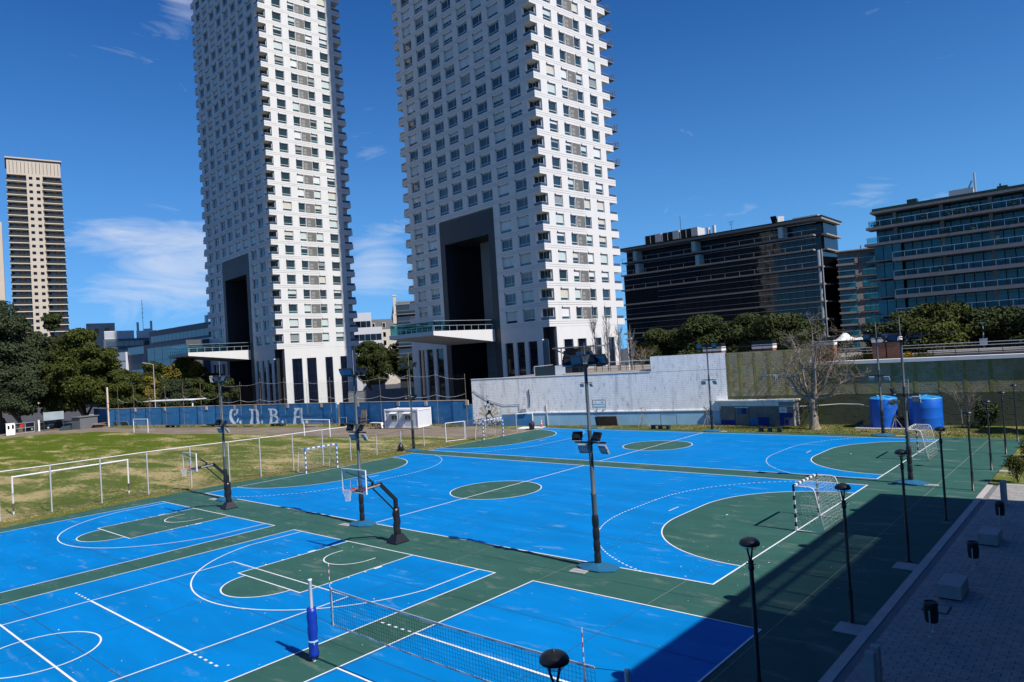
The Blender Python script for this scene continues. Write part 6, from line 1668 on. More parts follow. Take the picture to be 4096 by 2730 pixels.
# street behind: white wagon, red car, parked cars, far street lamps
def car(loc, rz, mt, label, tall=False, name='parked_car'):
    T = thing(name, label, 'car', (loc[0],loc[1],0), rz)
    L2, h1, h2 = 2.2, 0.85 if not tall else 1.0, 1.42 if not tall else 1.75
    prof = [(-L2,0.35),(-L2,h1),(-L2*0.62,h1+0.06),(L2*0.55,h1+0.02),(L2,h1-0.18),(L2,0.35)]
    b = MB(); n = len(prof)
    b.add([(x,-0.85,z) for x, z in prof]+[(x,0.85,z) for x, z in prof], [tuple(range(n)), tuple(range(2*n-1,n-1,-1))]+[(i,(i+1)%n,n+(i+1)%n,n+i)[::-1] for i in range(n)]); b.build('body', mt, T)
    cp = [(-L2*0.95 if tall else -L2*0.8,h1+0.03),(-L2*0.85 if tall else -L2*0.5,h2),(L2*0.1,h2),(L2*0.5,h1+0.03)]
    b = MB(); n = 4
    b.add([(x,-0.78,z) for x, z in cp]+[(x,0.78,z) for x, z in cp], [tuple(range(n)), tuple(range(2*n-1,n-1,-1))]+[(i,(i+1)%n,n+(i+1)%n,n+i)[::-1] for i in range(n)], 0)
    b.build('cabin', mt, T)
    b = MB()
    for s_ in (-1, 1):
        xs = [-L2*0.75,-L2*0.38,L2*0.0,L2*0.34] if tall else [-L2*0.45,-L2*0.05,L2*0.3]
        for a, c in zip(xs, xs[1:]): b.box(a+0.05,s_*0.79-0.012,h1+0.12,c-0.05,s_*0.79+0.012,h2-0.12)
    b.obox((L2*0.31,0,(h1+h2)/2+0.03), Vector((-L2*0.4,0,h2-h1)).normalized(), (0,1,0), Vector((h2-h1,0,L2*0.4)).normalized(), 0.3, 0.66, 0.02); b.build('window', M['black_glass'], T)
    for x in (-1.35, 1.35):
        for s_ in (-1, 1):
            b = MB(); b.tube((x,s_*0.66,0.33),(x,s_*0.87,0.33),0.33,14); o = b.build('wheel', M['black_rubber'], T)
            b = MB(); b.tube((x,s_*0.865,0.33),(x,s_*0.885,0.33),0.18,10); b.build('rim', M['galv'], o)
    return T
M['car_grey'] = pm('car_grey', (0.10,0.11,0.12), 0.3, 0, coat=0.5); M['car_dark'] = pm('car_dark', (0.01,0.011,0.013), 0.25, 0, coat=0.6); M['car_red'] = pm('car_red', (0.35,0.012,0.015), 0.3, 0, coat=0.5); M['car_white'] = pm('car_white', (0.75,0.75,0.75), 0.3, 0, coat=0.5)
car((-91.3,92.9), 2.5, M['car_white'], 'white estate car parked in the street between the towers', True)
car((-86.2,94.3), 2.6, M['car_red'], 'red car parked beside the corner of the nearer tower')
car((-98,97), 2.5, M['car_dark'], 'dark car behind the white estate car')
car((-103.5,89), 2.3, M['car_white'], 'white car glimpsed under the trees behind the blue wall')
car((-106,18.0), 1.0, M['car_dark'], 'dark car parked behind the pipe gate under the trees')
car((-112,13.5), 1.3, M['car_grey'], 'grey car parked behind the booth under the trees')
car((-118,31), 0.9, M['car_white'], 'white car glimpsed behind the shed under the trees')
def tall_lamp(loc, h, label, rz=0):
    T = thing('street_lamp', label, 'street lamp', (loc[0],loc[1],0), rz)
    b = MB(); b.tube((0,0,0),(0,0,h),0.1,8,0.06); b.build('pole', M['galv'], T)
    b = MB(); b.tube((0,0,h-0.1),(-1.2,0,h+0.25),0.05,6); b.obox((-1.5,0,h+0.3),(0.97,0,-0.2),(0,1,0),(0.2,0,0.97),0.45,0.14,0.06); b.build('lantern', M['galv'], T)
tall_lamp((-94.5,34.5), 11.3, 'tall grey street lamp rising behind the blue wall in front of the trees', 0.9)
# ------------------------------------------------------------------ raised terrace behind the walls
M['paving'] = pm('terrace_paving', (0.24,0.21,0.18), 0.9, 0.2, 0.6)
M['brickp'] = pm('brick_pillar', (0.24,0.105,0.06), 0.9, 0.35, 2.5, 0.3, 20, stretch=(1,1,4))
M['tent'] = pm('tent_cloth', (0.72,0.71,0.66), 0.7, 0.04, 0.3)
b = MB(); b.prism([(-10.8,40.75),(19.4,47.25),(28,48.95),(62,51.35),(62,92),(0,92),(-15,80),(-16.5,66.5),(-12.5,63)], -0.05, 5.78); o = b.build('raised_ground', M['paving']); o['kind'] = 'structure'
# railing on top of the white wall
Rl = thing('wall_railing', 'dark pipe railing above the low part of the white wall in front of the poplars', 'railing', (-11.5,40.05,5.8), ang)
b = MB()
for z in (1.4,): b.bar((12.8,0.75,z),(23.55,0.75,z),0.07,0.06,0)
b.build('top_rail', M['coping'], Rl)
b = MB()
for z in (0.35,0.65,0.95,1.2): b.bar((12.8,0.75,z),(23.55,0.75,z),0.03)
for q in range(12): b.bar((12.8+q*0.97,0.75,0),(12.8+q*0.97,0.75,1.4),0.045)
b.build('bars', M['dark_metal'], Rl)
b = MB(); b.box(12.8,0.5,0.02,23.5,0.68,0.35); b.build('upstand', M['cream_pil'], Rl)
# glass box, kiosk with flat canopy and white panel
Ko = thing('entrance_kiosk', 'dark entrance kiosk with thin flat canopy and a pale panel above the white wall', 'kiosk', (-11.5,40.05,5.8), ang)
b = MB(); b.box(9.0,5.6,3.30,14.9,8.8,3.48); b.bar((9.0,5.58,3.36),(14.9,5.58,3.42),0.08)
b.build('canopy', M['dark_concrete'], Ko)
for x in (9.2, 12.6, 13.9):
    b = MB(); b.bar((x,5.7,3.28),(x+(1.5 if x < 10 else -0.8),7.6,2.2),0.12,0.16); b.build('canopy_strut', M['grey_pier'], Ko)
b = MB(); b.box(10.6,7.4,0,12.1,8.8,3.28); b.box(9.4,8.0,0.0,10.6,8.1,3.0); b.build('wall', M['cladding'], Ko)
b = MB(); b.box(12.15,7.3,1.0,13.6,7.42,3.28); b.build('pale_panel', M['concrete'], Ko)
b = MB(); b.box(8.9,0.6,0.0,11.6,0.66,1.25); b.box(13.0,0.6,0.0,13.75,0.66,1.25); b.build('dark_screen', M['glass_dark'], Ko)
b = MB(); b.box(11.65,0.58,0.0,12.95,0.66,1.3); b.build('white_screen', M['white_paint'], Ko)
b = MB(); b.bar((8.85,0.6,0),(8.85,0.6,1.35),0.1); b.bar((8.85,0.62,1.32),(8.7,6.0,1.32),0.07); b.bar((10.2,5.7,0),(10.2,5.7,3.3),0.12); b.build('post', M['galv'], Ko)
b = MB(); b.box(8.9,6.0,0.0,10.1,6.05,1.25); b.build('green_screen', M['dark_metal'], Ko)
for (x, y), lab in (((7.3,47.6),'white camera pole behind the poplars'),):
    b = MB(); b.tube((0,0,0),(0,0,3.9),0.06,6); b.bar((-0.2,0,3.85),(0.5,0,4.05),0.14); o = b.build('camera_pole', M['white_paint'], None, (x,y,5.78)); tag(o, lab, 'pole')
# paired brick vent pillars with white band and dark louvre cap
def vent_pair(x, y, w, h, label):
    T = thing('vent_pillar', label, 'pillar', (x,y,5.78), 0.02, 'brick vent pillars on the terrace')
    for k in (0, 1):
        b = MB(); x0 = k*(w+0.1); b.box(x0,0,0,x0+w,1.1,h-0.85); b.build('shaft', M['brickp'], T)
        b = MB(); b.box(x0-0.03,-0.05,h-0.85,x0+w+0.03,1.15,h-0.4); b.build('white_band', M['coping'], T)
        b = MB(); b.box(x0+0.05,0.05,h-0.4,x0+w-0.05,1.05,h-0.02,0)
        for q in range(3): b.box(x0-0.02,-0.03,h-0.34+0.12*q,x0+w+0.02,1.12,h-0.28+0.12*q,1)
        b.build('louvre_cap', [M['black_core'], M['mullion']], T)
for x, w, lab in ((15.35,1.03,'pair of brick vent pillars behind the end of the white wall'),(21.05,1.05,'pair of brick vent pillars behind the mossy wall left of the bare tree'),(27.3,1.0,'pair of brick vent pillars seen through the twigs of the bare tree'),(32.95,1.15,'pair of brick vent pillars right behind the two far floodlight poles')):
    vent_pair(x, 50.5, w, 2.8, lab)
b = MB(); b.tube((14.6,50.3,8.05),(23.6,50.4,8.05),0.06,5); b.tube((23.6,50.4,8.05),(32.8,50.5,8.05),0.05,5); b.tube((35.3,50.6,8.05),(40,50.8,8.3),0.05,5); o = b.build('terrace_pipe', M['black_metal']); tag(o, 'long dark pipe running between the brick vent pillars', 'pipe')
Tr = thing('terrace_railing', 'white horizontal rails and thin posts along the terrace edge above the coping', 'railing', (24,50.0,5.8), 0.06)
b = MB(); b.bar((4.5,3.0,1.15),(36,3.0,1.15),0.05); b.bar((2.0,3.0,1.42),(36,3.0,1.42),0.05); b.bar((2.0,3.0,0.85),(9,3.0,0.85),0.05); b.bar((13,4.5,0.75),(36,4.5,0.75),0.2,0.1); b.bar((13,3.2,0.45),(36,3.2,0.45),0.05); b.build('rail', M['coping'], Tr)
b = MB()
for q in range(14): b.bar((12.4+q*1.75,-0.9,0.3),(12.4+q*1.75,-0.9,1.15),0.05)
for z in (0.8,1.15): b.bar((12.4,-0.9,z),(36,-0.9,z),0.03)
b.build('edge_rail', M['black_metal'], Tr)
b = MB(); b.box(9.5,4.6,0.0,36,12,0.55); b.build('ramp_wall', M['paving'], Tr)
# stretched canopy
Te = thing('tensile_canopy', 'cream stretched cloth canopy with two peaks on the terrace', 'canopy', (24.4,66,5.8), 0.02)
n1, n2 = 28, 10; V_ = []
for i in range(n1+1):
    for j in range(n2+1):
        u = i/n1; v = j/n2; x = u*4.9; y = v*4.0
        z = 2.25 + 0.85*math.exp(-((u-0.23)/0.13)**2-((v-0.5)/0.35)**2) + 0.95*math.exp(-((u-0.77)/0.13)**2-((v-0.5)/0.35)**2) - 0.25*(abs(v-0.5)*2)**2 + 0.12*math.exp(-((u-0.5)/0.1)**2)
        V_.append((x,y,z))
b = MB(); b.add(V_, [(i*(n2+1)+j,(i+1)*(n2+1)+j,(i+1)*(n2+1)+j+1,i*(n2+1)+j+1) for i in range(n1) for j in range(n2)], 0, True); b.build('cloth', M['tent'], Te)
for x, y in ((1.1,2),(3.8,2),(0.1,0.2),(4.8,0.2)):
    b = MB(); b.tube((x,y,0),(x,y,3.0 if y > 1 else 2.1),0.05,6); b.build('mast', M['galv'], Te)
tl = thing('street_lamp', 'white lamp post with boxes among the terrace rails before the right hand trees', 'street lamp', (40.5,62,5.5))
b = MB(); b.tube((0,0,0),(0,0,3.5),0.06,6); b.build('pole', M['galv'], tl)
b = MB(); b.box(-0.3,-0.1,3.45,0.3,0.1,3.55); b.box(-0.35,-0.15,1.2,0.3,0.15,1.9); b.box(-0.2,-0.15,0.4,0.5,0.15,0.65); b.build('lantern', M['white_paint'], tl)

# ------------------------------------------------------------------ vegetation
M['bark'] = pm('bark', (0.10,0.075,0.055), 0.95, 0.3, 2.0, 0.4, 10)
M['bark_pale'] = pm('plane_bark', (0.27,0.225,0.17), 0.9, 0.35, 2.2, 0.3, 12, stain=(0.13,0.105,0.08), stain_amt=0.8, stain_scale=2.2, stain_thr=0.5)
M['twig'] = pm('grey_twig', (0.27,0.24,0.205), 0.9, 0.2, 2.0)
M['limb'] = pm('limb_bark', (0.25,0.205,0.155), 0.9, 0.35, 2.5)
M['twig_dark'] = pm('brown_twig', (0.20,0.17,0.135), 0.9, 0.3, 2.0)
M['stake'] = pm('stake_wood', (0.34,0.28,0.21), 0.9, 0.2, 2)
M['leaf_dark'] = leafmat('leaf_dark', (0.014,0.024,0.006), (0.050,0.064,0.018))
M['leaf_grey'] = leafmat('leaf_grey', (0.016,0.026,0.011), (0.050,0.064,0.030))
M['leaf_olive'] = leafmat('leaf_olive', (0.020,0.030,0.005), (0.064,0.074,0.013))
M['leaf_yellow'] = leafmat('leaf_yellow', (0.040,0.042,0.006), (0.105,0.100,0.014), (0.17,0.13,0.02))
M['leaf_brown'] = leafmat('leaf_brown', (0.05,0.035,0.01), (0.12,0.085,0.02))
def leaf_cloud(b, lobes, n, size, rr, inner=0.62):
    tot = sum(r[0]*r[1]*r[2] for c, r in lobes)
    for c, r in lobes:
        k = max(8, int(n*(r[0]*r[1]*r[2])/tot))
        for _ in range(k):
            d = Vector((rr.gauss(0,1), rr.gauss(0,1), rr.gauss(0,1))).normalized()
            if d.z < -0.35 and rr.random() < 0.5: d.z = -d.z
            q = inner+(1.06-inner)*rr.random()**0.6
            p = Vector(c)+Vector((d.x*r[0]*q, d.y*r[1]*q, d.z*r[2]*q))
            nrm = (d*0.9+Vector((rr.uniform(-1,1), rr.uniform(-1,1), rr.uniform(-.4,1.1)))).normalized()
            a = nrm.orthogonal().normalized(); e = nrm.cross(a); t = rr.uniform(0, 2*pi)
            a, e = a*math.cos(t)+e*math.sin(t), e*math.cos(t)-a*math.sin(t)
            s_ = size*rr.uniform(0.55, 1.25); l = s_*0.95; w = s_*0.5
            b.add([tuple(p-a*l), tuple(p+e*w+nrm*w*0.25), tuple(p+a*l), tuple(p-e*w+nrm*w*0.25)], [(0,1,2),(0,2,3)])
def core(b, c, r, rr, mi=0):
    """lumpy dark heart of a clump so the far side does not show through everywhere"""
    n1, n2 = 7, 5; P = []
    for j in range(n2+1):
        for i in range(n1):
            th = pi*j/n2; ph = 2*pi*i/n1; k = 0.55*rr.uniform(0.7, 1.1)
            P.append((c[0]+r[0]*k*math.sin(th)*math.cos(ph), c[1]+r[1]*k*math.sin(th)*math.sin(ph), c[2]+r[2]*k*math.cos(th)))
    b.add(P, [(j*n1+i, j*n1+(i+1)%n1, (j+1)*n1+(i+1)%n1, (j+1)*n1+i)[::-1] for j in range(n2) for i in range(n1)], mi)
def tree(name, label, base, h, cw, mat_, n, size, seed, crown_z=0.22, nl=26, trunk=0.35, group=None, flat=1.0, z0=0.0):
    rr = random.Random(seed)
    T = thing(name, label, 'tree', (base[0],base[1],z0), 0, group)
    lobes = []
    zc = h*(crown_z+1)/2; rz = h*(1-crown_z)/2
    nl = int(nl*2.2); n = int(n*2.7); size *= 0.60
    for i in range(nl):
        d = Vector((rr.gauss(0,1), rr.gauss(0,1), rr.gauss(0,1))).normalized()
        if d.z < -0.2: d.z *= 0.8
        q = 0.80*rr.random()**0.33
        s_ = rr.uniform(0.15, 0.33)*cw
        c = (d.x*(cw*1.0)*q, d.y*(cw*1.0)*q, zc+d.z*rz*q*1.12)
        s2 = s_*rr.uniform(0.55,0.8)*flat
        c = (c[0], c[1], min(c[2], h-s2*1.02))
        lobes.append((c, (s_, s_*rr.uniform(.85,1.15), s2)))
    top = (0, 0, h-0.2*cw*flat); lobes.append((top, (cw*.36,cw*.36,cw*.19*flat))); lobes.append(((0,0,zc-0.1*rz),(cw*.55,cw*.55,rz*.62)))
    b = MB(); leaf_cloud(b, lobes, n, size, rr)
    for c, r in lobes: core(b, c, r, rr)
    b.build('crown', mat_, T)
    b = MB(); hz = h*crown_z*1.3
    b.path([(0,0,-0.1),(0.05*cw*rr.uniform(-1,1),0.03*cw,hz*0.5),(0.06*cw*rr.uniform(-1,1),0.0,hz)], [trunk*1.25,trunk,trunk*0.8], 9)
    for i in range(6):
        c = lobes[rr.randrange(len(lobes)-1)][0]
        b.path([(0,0,hz*0.8),(c[0]*.4,c[1]*.4,hz+(c[2]-hz)*.35),(c[0]*.85,c[1]*.85,c[2]*0.92)], [trunk*.55,trunk*.38,trunk*.12], 6)
    b.build('trunk', M['bark'], T)
    return T
GRP = None
tree('evergreen_tree', 'huge dark evergreen tree on the left edge in front of the beige tower', (-111.0,12.6), 25.4, 9.8, M['leaf_grey'], 15000, 0.55, 1, 0.08, 36, 0.7)
tree('evergreen_tree', 'dark tree peeping above the others just right of the beige tower', (-121.5,25.0), 23.6, 5.6, M['leaf_dark'], 6000, 0.55, 2, 0.1, 20, 0.5)
tree('evergreen_tree', 'dark tree cut by the left edge behind the white booth', (-112,3.0), 21, 8.5, M['leaf_grey'], 7000, 0.55, 22, 0.08, 22, 0.5)
tree('leafy_tree', 'broad olive green tree rising left of the grey clad offices', (-101.5,24.2), 19.0, 7.4, M['leaf_olive'], 14000, 0.5, 3, 0.08, 32, 0.55)
tree('leafy_tree', 'olive tree low at the corner of the blue wall, right of the broad one', (-96.0,28.6), 10.8, 5.2, M['leaf_olive'], 7000, 0.42, 4, 0.1, 18, 0.35)
tree('leafy_tree', 'grey green tree in front of the great left trees, behind the booth', (-105.0,14.2), 12.4, 6.0, M['leaf_grey'], 7500, 0.45, 5, 0.14, 20, 0.4)
tree('leafy_tree', 'dark bushy tree behind the hoarding at the pitch corner', (-106.5,21.0), 11.5, 5.4, M['leaf_dark'], 6000, 0.45, 6, 0.12, 18, 0.4)
tree('leafy_tree', 'olive green tree behind the tall street lamp, in front of the mirrored bay', (-112,41.0), 12.2, 5.4, M['leaf_olive'], 6500, 0.45, 7, 0.05, 18, 0.35)
tree('leafy_tree', 'rounded yellow green tree just left of the canopy of the far tower', (-109,47.2), 12.8, 6.3, M['leaf_yellow'], 8000, 0.45, 8, 0.05, 20, 0.35)
tree('leafy_tree', 'small yellowing tree behind the blue wall, lit against dark trees', (-98.6,34.7), 9.0, 3.5, M['leaf_yellow'], 4500, 0.36, 9, 0.08, 14, 0.2)
tree('leafy_tree', 'small grey leaved tree behind the blue wall right of the tall street lamp', (-94.8,38.8), 8.1, 3.8, M['leaf_grey'], 5000, 0.36, 10, 0.06, 14, 0.2)
tree('leafy_tree', 'dark tree in deep shade left of the far tower lobby', (-104,51.5), 8.8, 5.4, M['leaf_dark'], 4500, 0.45, 11, 0.05, 14, 0.3)
tree('leafy_tree', 'dark shaded tree behind the small yellowing one', (-104,39.5), 8.6, 5.0, M['leaf_dark'], 4000, 0.45, 12, 0.05, 14, 0.3)
tree('leafy_tree', 'dark shaded tree between the grey leaved tree and the far tower', (-103,45.5), 8.0, 4.6, M['leaf_dark'], 4000, 0.45, 32, 0.04, 14, 0.3)
tree('evergreen_tree', 'wide dark green tree filling the gap between the two white towers', (-112,100.5), 15.2, 7.4, M['leaf_dark'], 12000, 0.5, 13, 0.07, 26, 0.5)
tree('evergreen_tree', 'dark green tree behind the white estate car, right half of the gap', (-106.5,109.5), 15.2, 6.8, M['leaf_dark'], 8000, 0.5, 14, 0.07, 20, 0.45)
tree('leafy_tree', 'grey green tree partly hidden by the left edge of the nearer tower', (-89.5,98.5), 11.0, 5.0, M['leaf_grey'], 6000, 0.42, 15, 0.16, 16, 0.35)
A, d, n_, L_ = seg_frame((-78,68.6), (-61.5,91.5)); ctr = A+d*L_/2
b = MB(); b.obox((ctr.x,ctr.y,1.35), (d.x,d.y,0), (n_.x,n_.y,0), (0,0,1), L_/2, 0.2, 1.35); b.obox((ctr.x,ctr.y,2.76), (d.x,d.y,0), (n_.x,n_.y,0), (0,0,1), L_/2, 0.28, 0.05); o = b.build('street_wall', M['dark_concrete']); tag(o, 'low dark wall along the street between the two white towers', 'wall')
# trees beyond the terrace
for (x, y, h, w, k, lab) in ((-7.5,80,11.6,4.9,16,'dark evergreen right of the poplars, foot of the black offices'),(1.4,80.5,13.2,7.0,17,'broad dark evergreen in front of the black offices, left of centre'),(7.6,82,12.9,6.4,18,'dark evergreen in the middle of the row below the black offices'),(13.6,80,12.4,6.6,19,'dark evergreen at the right end of the row below the black offices')):
    tree('evergreen_tree', lab, (x,y), h, w, M['leaf_dark'], 9500, 0.42, k, 0.1, 22, 0.35)
for (x, y, h, w, k, lab, mt) in ((36.0,64.5,11.5,5.9,23,'big rounded tree in front of the teal glass flats','leaf_olive'),(32.6,61.5,9.9,4.2,24,'lower grey green tree right of the stretched canopy','leaf_grey'),(41.0,65.5,10.6,5.2,25,'dark tree behind the terrace lamp at the right','leaf_dark'),(45.0,63.5,10.2,4.4,26,'dark tree cut by the right edge above the terrace','leaf_dark'),(30.9,67.5,9.8,3.2,27,'dark tree directly behind the stretched canopy','leaf_dark'),(49.5,66.0,10.6,4.6,28,'tree beyond the right edge of the terrace','leaf_dark')):
    tree('leafy_tree', lab, (x,y), h, w, M[mt], 8500, 0.34, k, 0.36, 20, 0.3)

# bare plane tree with a few dead leaves
def bare_tree(name, label, loc, seed, h_fork, r0, limbs, spread, depth, mt, leaves=0, leafmat_=None, up=0.55, len0=2.3, z0=0.0, lean=(0,0)):
    rr = random.Random(seed)
    T = thing(name, label, 'tree', (loc[0],loc[1],z0), 0)
    b = MB(); bt = MB(); tips = []
    bt.path([(0,0,-0.1),(0.02,0,0.25),(0.03+lean[0]*.4,0,h_fork*0.5),(0.0+lean[0],0,h_fork*0.85),(lean[0],lean[1],h_fork+0.25)], [r0*1.55,r0*1.15,r0*0.95,r0*0.98,r0*0.8], 12)
    def grow(p, d, L_, r, k):
        pts = [p]; n = 4; q = Vector(p); dd = Vector(d)
        for i in range(n):
            dd = (dd+Vector((rr.uniform(-.22,.22), rr.uniform(-.22,.22), rr.uniform(-.10,.16)))).normalized(); q = q+dd*L_/n; pts.append(tuple(q))
        r1 = r*0.62
        b.path(pts, [r+(r1-r)*i/n for i in range(n+1)], 6 if r > 0.04 else 3)
        if k <= 0: tips.append(q); return
        m_ = 3 if rr.random() < 0.6 else 2
        for i in range(m_):
            t = rr.uniform(0.45, 1.0) if i else 1.0; j = int(t*n); s0 = Vector(pts[j])
            nd = (dd*0.8+Vector((rr.uniform(-1,1), rr.uniform(-1,1), rr.uniform(-.45,.75)))*0.75).normalized()
            grow(tuple(s0), nd, L_*rr.uniform(0.62,0.82), max(0.011, r1*(1.0 if i == 0 else 0.74)), k-1)
    for i in range(limbs):
        a = 2*pi*i/limbs+rr.uniform(-.3,.3); el = rr.uniform(up, up+0.75)
        d = Vector((math.cos(a)*math.cos(el)*spread, math.sin(a)*math.cos(el)*spread*0.8, math.sin(el))).normalized()
        grow((lean[0],lean[1],h_fork), d, len0*rr.uniform(0.85,1.2), r0*0.31, depth)
    bt.build('trunk', M['bark_pale'] if r0 > 0.2 else mt, T); b.build('branch', mt, T)
    if leaves:
        bl = MB()
        for _ in range(leaves):
            t = rr.choice(tips); p = t+Vector((rr.gauss(0,.18), rr.gauss(0,.18), rr.gauss(0,.18)))
            if p.x < -1.5 and rr.random() < 0.8: continue
            a = Vector((rr.uniform(-1,1), rr.uniform(-1,1), rr.uniform(-1,1))).normalized()*0.07; e = a.orthogonal().normalized()*0.045
            bl.add([tuple(p-a), tuple(p+e), tuple(p+a), tuple(p-e)], [(0,1,2,3)])
        bl.build('leaves', leafmat_, T)
    return T
def plane_tree(name, label, loc, limbs, seed, leaves):
    """bare tree whose main limbs are given by their tips"""
    rr = random.Random(seed); T = thing(name, label, 'tree', (loc[0],loc[1],0))
    b = MB(); b.path([(0,0,-0.1),(0,0,0.12),(0.0,0,0.5),(-0.02,0,1.2),(0.0,0.02,1.9),(-0.03,0.02,2.4),(-0.03,0.0,2.75),(-0.03,0,2.95)], [0.62,0.52,0.40,0.33,0.32,0.35,0.40,0.22], 14)
    for q in range(7): a = rr.uniform(0,6.28); z = rr.uniform(0.3,2.7); b.lathe([(0.0,-0.12),(0.11,-0.05),(0.12,0.05),(0.0,0.13)], (0.30*math.cos(a),0.30*math.sin(a),z), 7)
    b.build('trunk', M['bark_pale'], T)
    b = MB(); fine = MB(); tips = []
    def grow(p, d, L_, r, k):
        pts = [tuple(p)]; n = 4; q = Vector(p); dd = Vector(d).normalized()
        for i in range(n):
            dd = (dd+Vector((rr.uniform(-.3,.3), rr.uniform(-.3,.3), rr.uniform(-.22,.22)))).normalized(); q = q+dd*L_/n; pts.append(tuple(q))
        r1 = max(0.007, r*0.5)
        (fine if r < 0.03 else b).path(pts, [r+(r1-r)*i/n for i in range(n+1)], 3 if r < 0.03 else 5)
        if k <= 0: tips.append(q); return
        for i in range(rr.choice((2,3,3,4))):
            j = rr.choice((2,3,4,4)); s0 = Vector(pts[j])
            nd = dd*0.55+Vector((rr.uniform(-1,1), rr.uniform(-1,1), rr.uniform(-.55,.65)))*0.8
            grow(s0, nd, L_*rr.uniform(0.55,0.8), max(0.010, r*0.58), k-1)
    for (x, y, z) in limbs:
        a = Vector((0.12*math.copysign(1,x),0.08*math.copysign(1,y),2.75)); e = Vector((x,y,z)); m1 = a.lerp(e,.33)+Vector((x*0.10,y*0.08,-0.1*abs(x))); m2 = a.lerp(e,.68)+Vector((rr.uniform(-.15,.15),rr.uniform(-.15,.15),0.05))
        pts = [a, m1, m2, e]; b.path([tuple(q) for q in pts], [0.15,0.115,0.085,0.05], 7)
        d = (e-m2).normalized(); grow(e, d, 1.5, 0.045, 3)
        for t in (0.3,0.5,0.6,0.75,0.9):
            s0 = a.lerp(m1,t*3) if t < .33 else (m1.lerp(m2,(t-.33)/.35) if t < .68 else m2.lerp(e,(t-.68)/.32))
            nd = d*0.5+Vector((rr.uniform(-1,1), rr.uniform(-1,1), rr.uniform(-.35,.6)))
            grow(s0, nd, rr.uniform(1.1,1.7), 0.04, 3 if t > .45 else 2)
    b.build('branch', M['limb'], T); fine.build('twigs', M['twig_dark'], T)
    bl = MB()
    for _ in range(leaves):
        t = rr.choice(tips); p = t+Vector((rr.gauss(0,.15), rr.gauss(0,.15), rr.gauss(0,.15)))
        if p.x < 0.2 and rr.random() < 0.9: continue
        a = Vector((rr.uniform(-1,1), rr.uniform(-1,1), rr.uniform(-1,1))).normalized()*0.08; e = a.orthogonal().normalized()*0.05
        bl.add([tuple(p-a), tuple(p+e), tuple(p+a), tuple(p-e)], [(0,1,2,3)])
    bl.build('leaves', M['leaf_brown'], T)
plane_tree('bare_tree', 'big bare plane tree with mottled trunk and a few brown leaves, before the mossy wall', (29.05,44.45), [(-2.5,-0.6,5.4),(-1.7,1.4,7.0),(-0.9,-1.0,7.7),(0.1,0.8,8.2),(0.9,-0.7,7.6),(1.9,1.2,6.7),(3.2,-0.2,4.5),(-1.5,2.3,5.4),(1.2,2.4,5.8),(0.3,2.0,6.8),(-2.3,1.9,6.2)], 40, 1500)
tree('evergreen_tree', 'evergreen tree standing beyond the right edge whose shadow falls across the mossy wall', (52.5,45.6), 10.5, 3.6, M['leaf_dark'], 4000, 0.45, 44, 0.1, 16, 0.25)
def poplar(loc, h, label, seed, dense=1.0):
    rr = random.Random(seed); T = thing('poplar_tree', label, 'tree', (loc[0],loc[1],5.75), 0, 'bare poplars above the white wall')
    b = MB(); b.path([(0,0,0),(0.05,0,h*0.5),(0.0,0.05,h)], [0.11,0.07,0.012], 6); b.build('trunk', M['twig'], T)
    b = MB()
    for i in range(int(46*dense)):
        z = rr.uniform(0.1, 0.75)*h; a = rr.uniform(0, 2*pi); L_ = rr.uniform(0.16, 0.34)*h*(1.1-z/h); sp = rr.uniform(0.15, 0.34)*min(1.0, h/6)
        p0 = Vector((0,0,z)); p1 = p0+Vector((math.cos(a)*sp*1.2, math.sin(a)*sp*1.2, L_*0.35)); p2 = p1+Vector((math.cos(a)*sp*0.6, math.sin(a)*sp*0.6, L_*0.65))
        b.path([tuple(p0), tuple(p1), tuple(p2)], [0.030,0.022,0.010], 3)
        for _ in range(3):
            t = rr.random(); s0 = p1.lerp(p2, t); e = s0+Vector((rr.uniform(-.22,.22), rr.uniform(-.22,.22), rr.uniform(.25,.6))); b.path([tuple(s0), tuple(e)], [0.015,0.009], 3)
    b.build('branch', M['twig'], T); return T
for x, y, h, lab, s_ in ((4.3,45.2,8.3,'bare poplar, leftmost of the row, before the tall lobby windows',1),(5.8,45.5,8.5,'bare poplar second in the row, tallest against the white tower',2),(7.2,45.8,6.6,'bare poplar at the corner of the nearer tower',3),(8.6,46.1,5.6,'bare poplar between tower and black offices',4)):
    poplar((x,y), h, lab, s_)
bare_tree('bare_shrub', 'twiggy brownish shrub at the step of the white wall', (9.85,46.4), 50, 0.3, 0.05, 7, 0.5, 3, M['stake'], 260, M['leaf_brown'], 1.0, 1.1, 5.75)
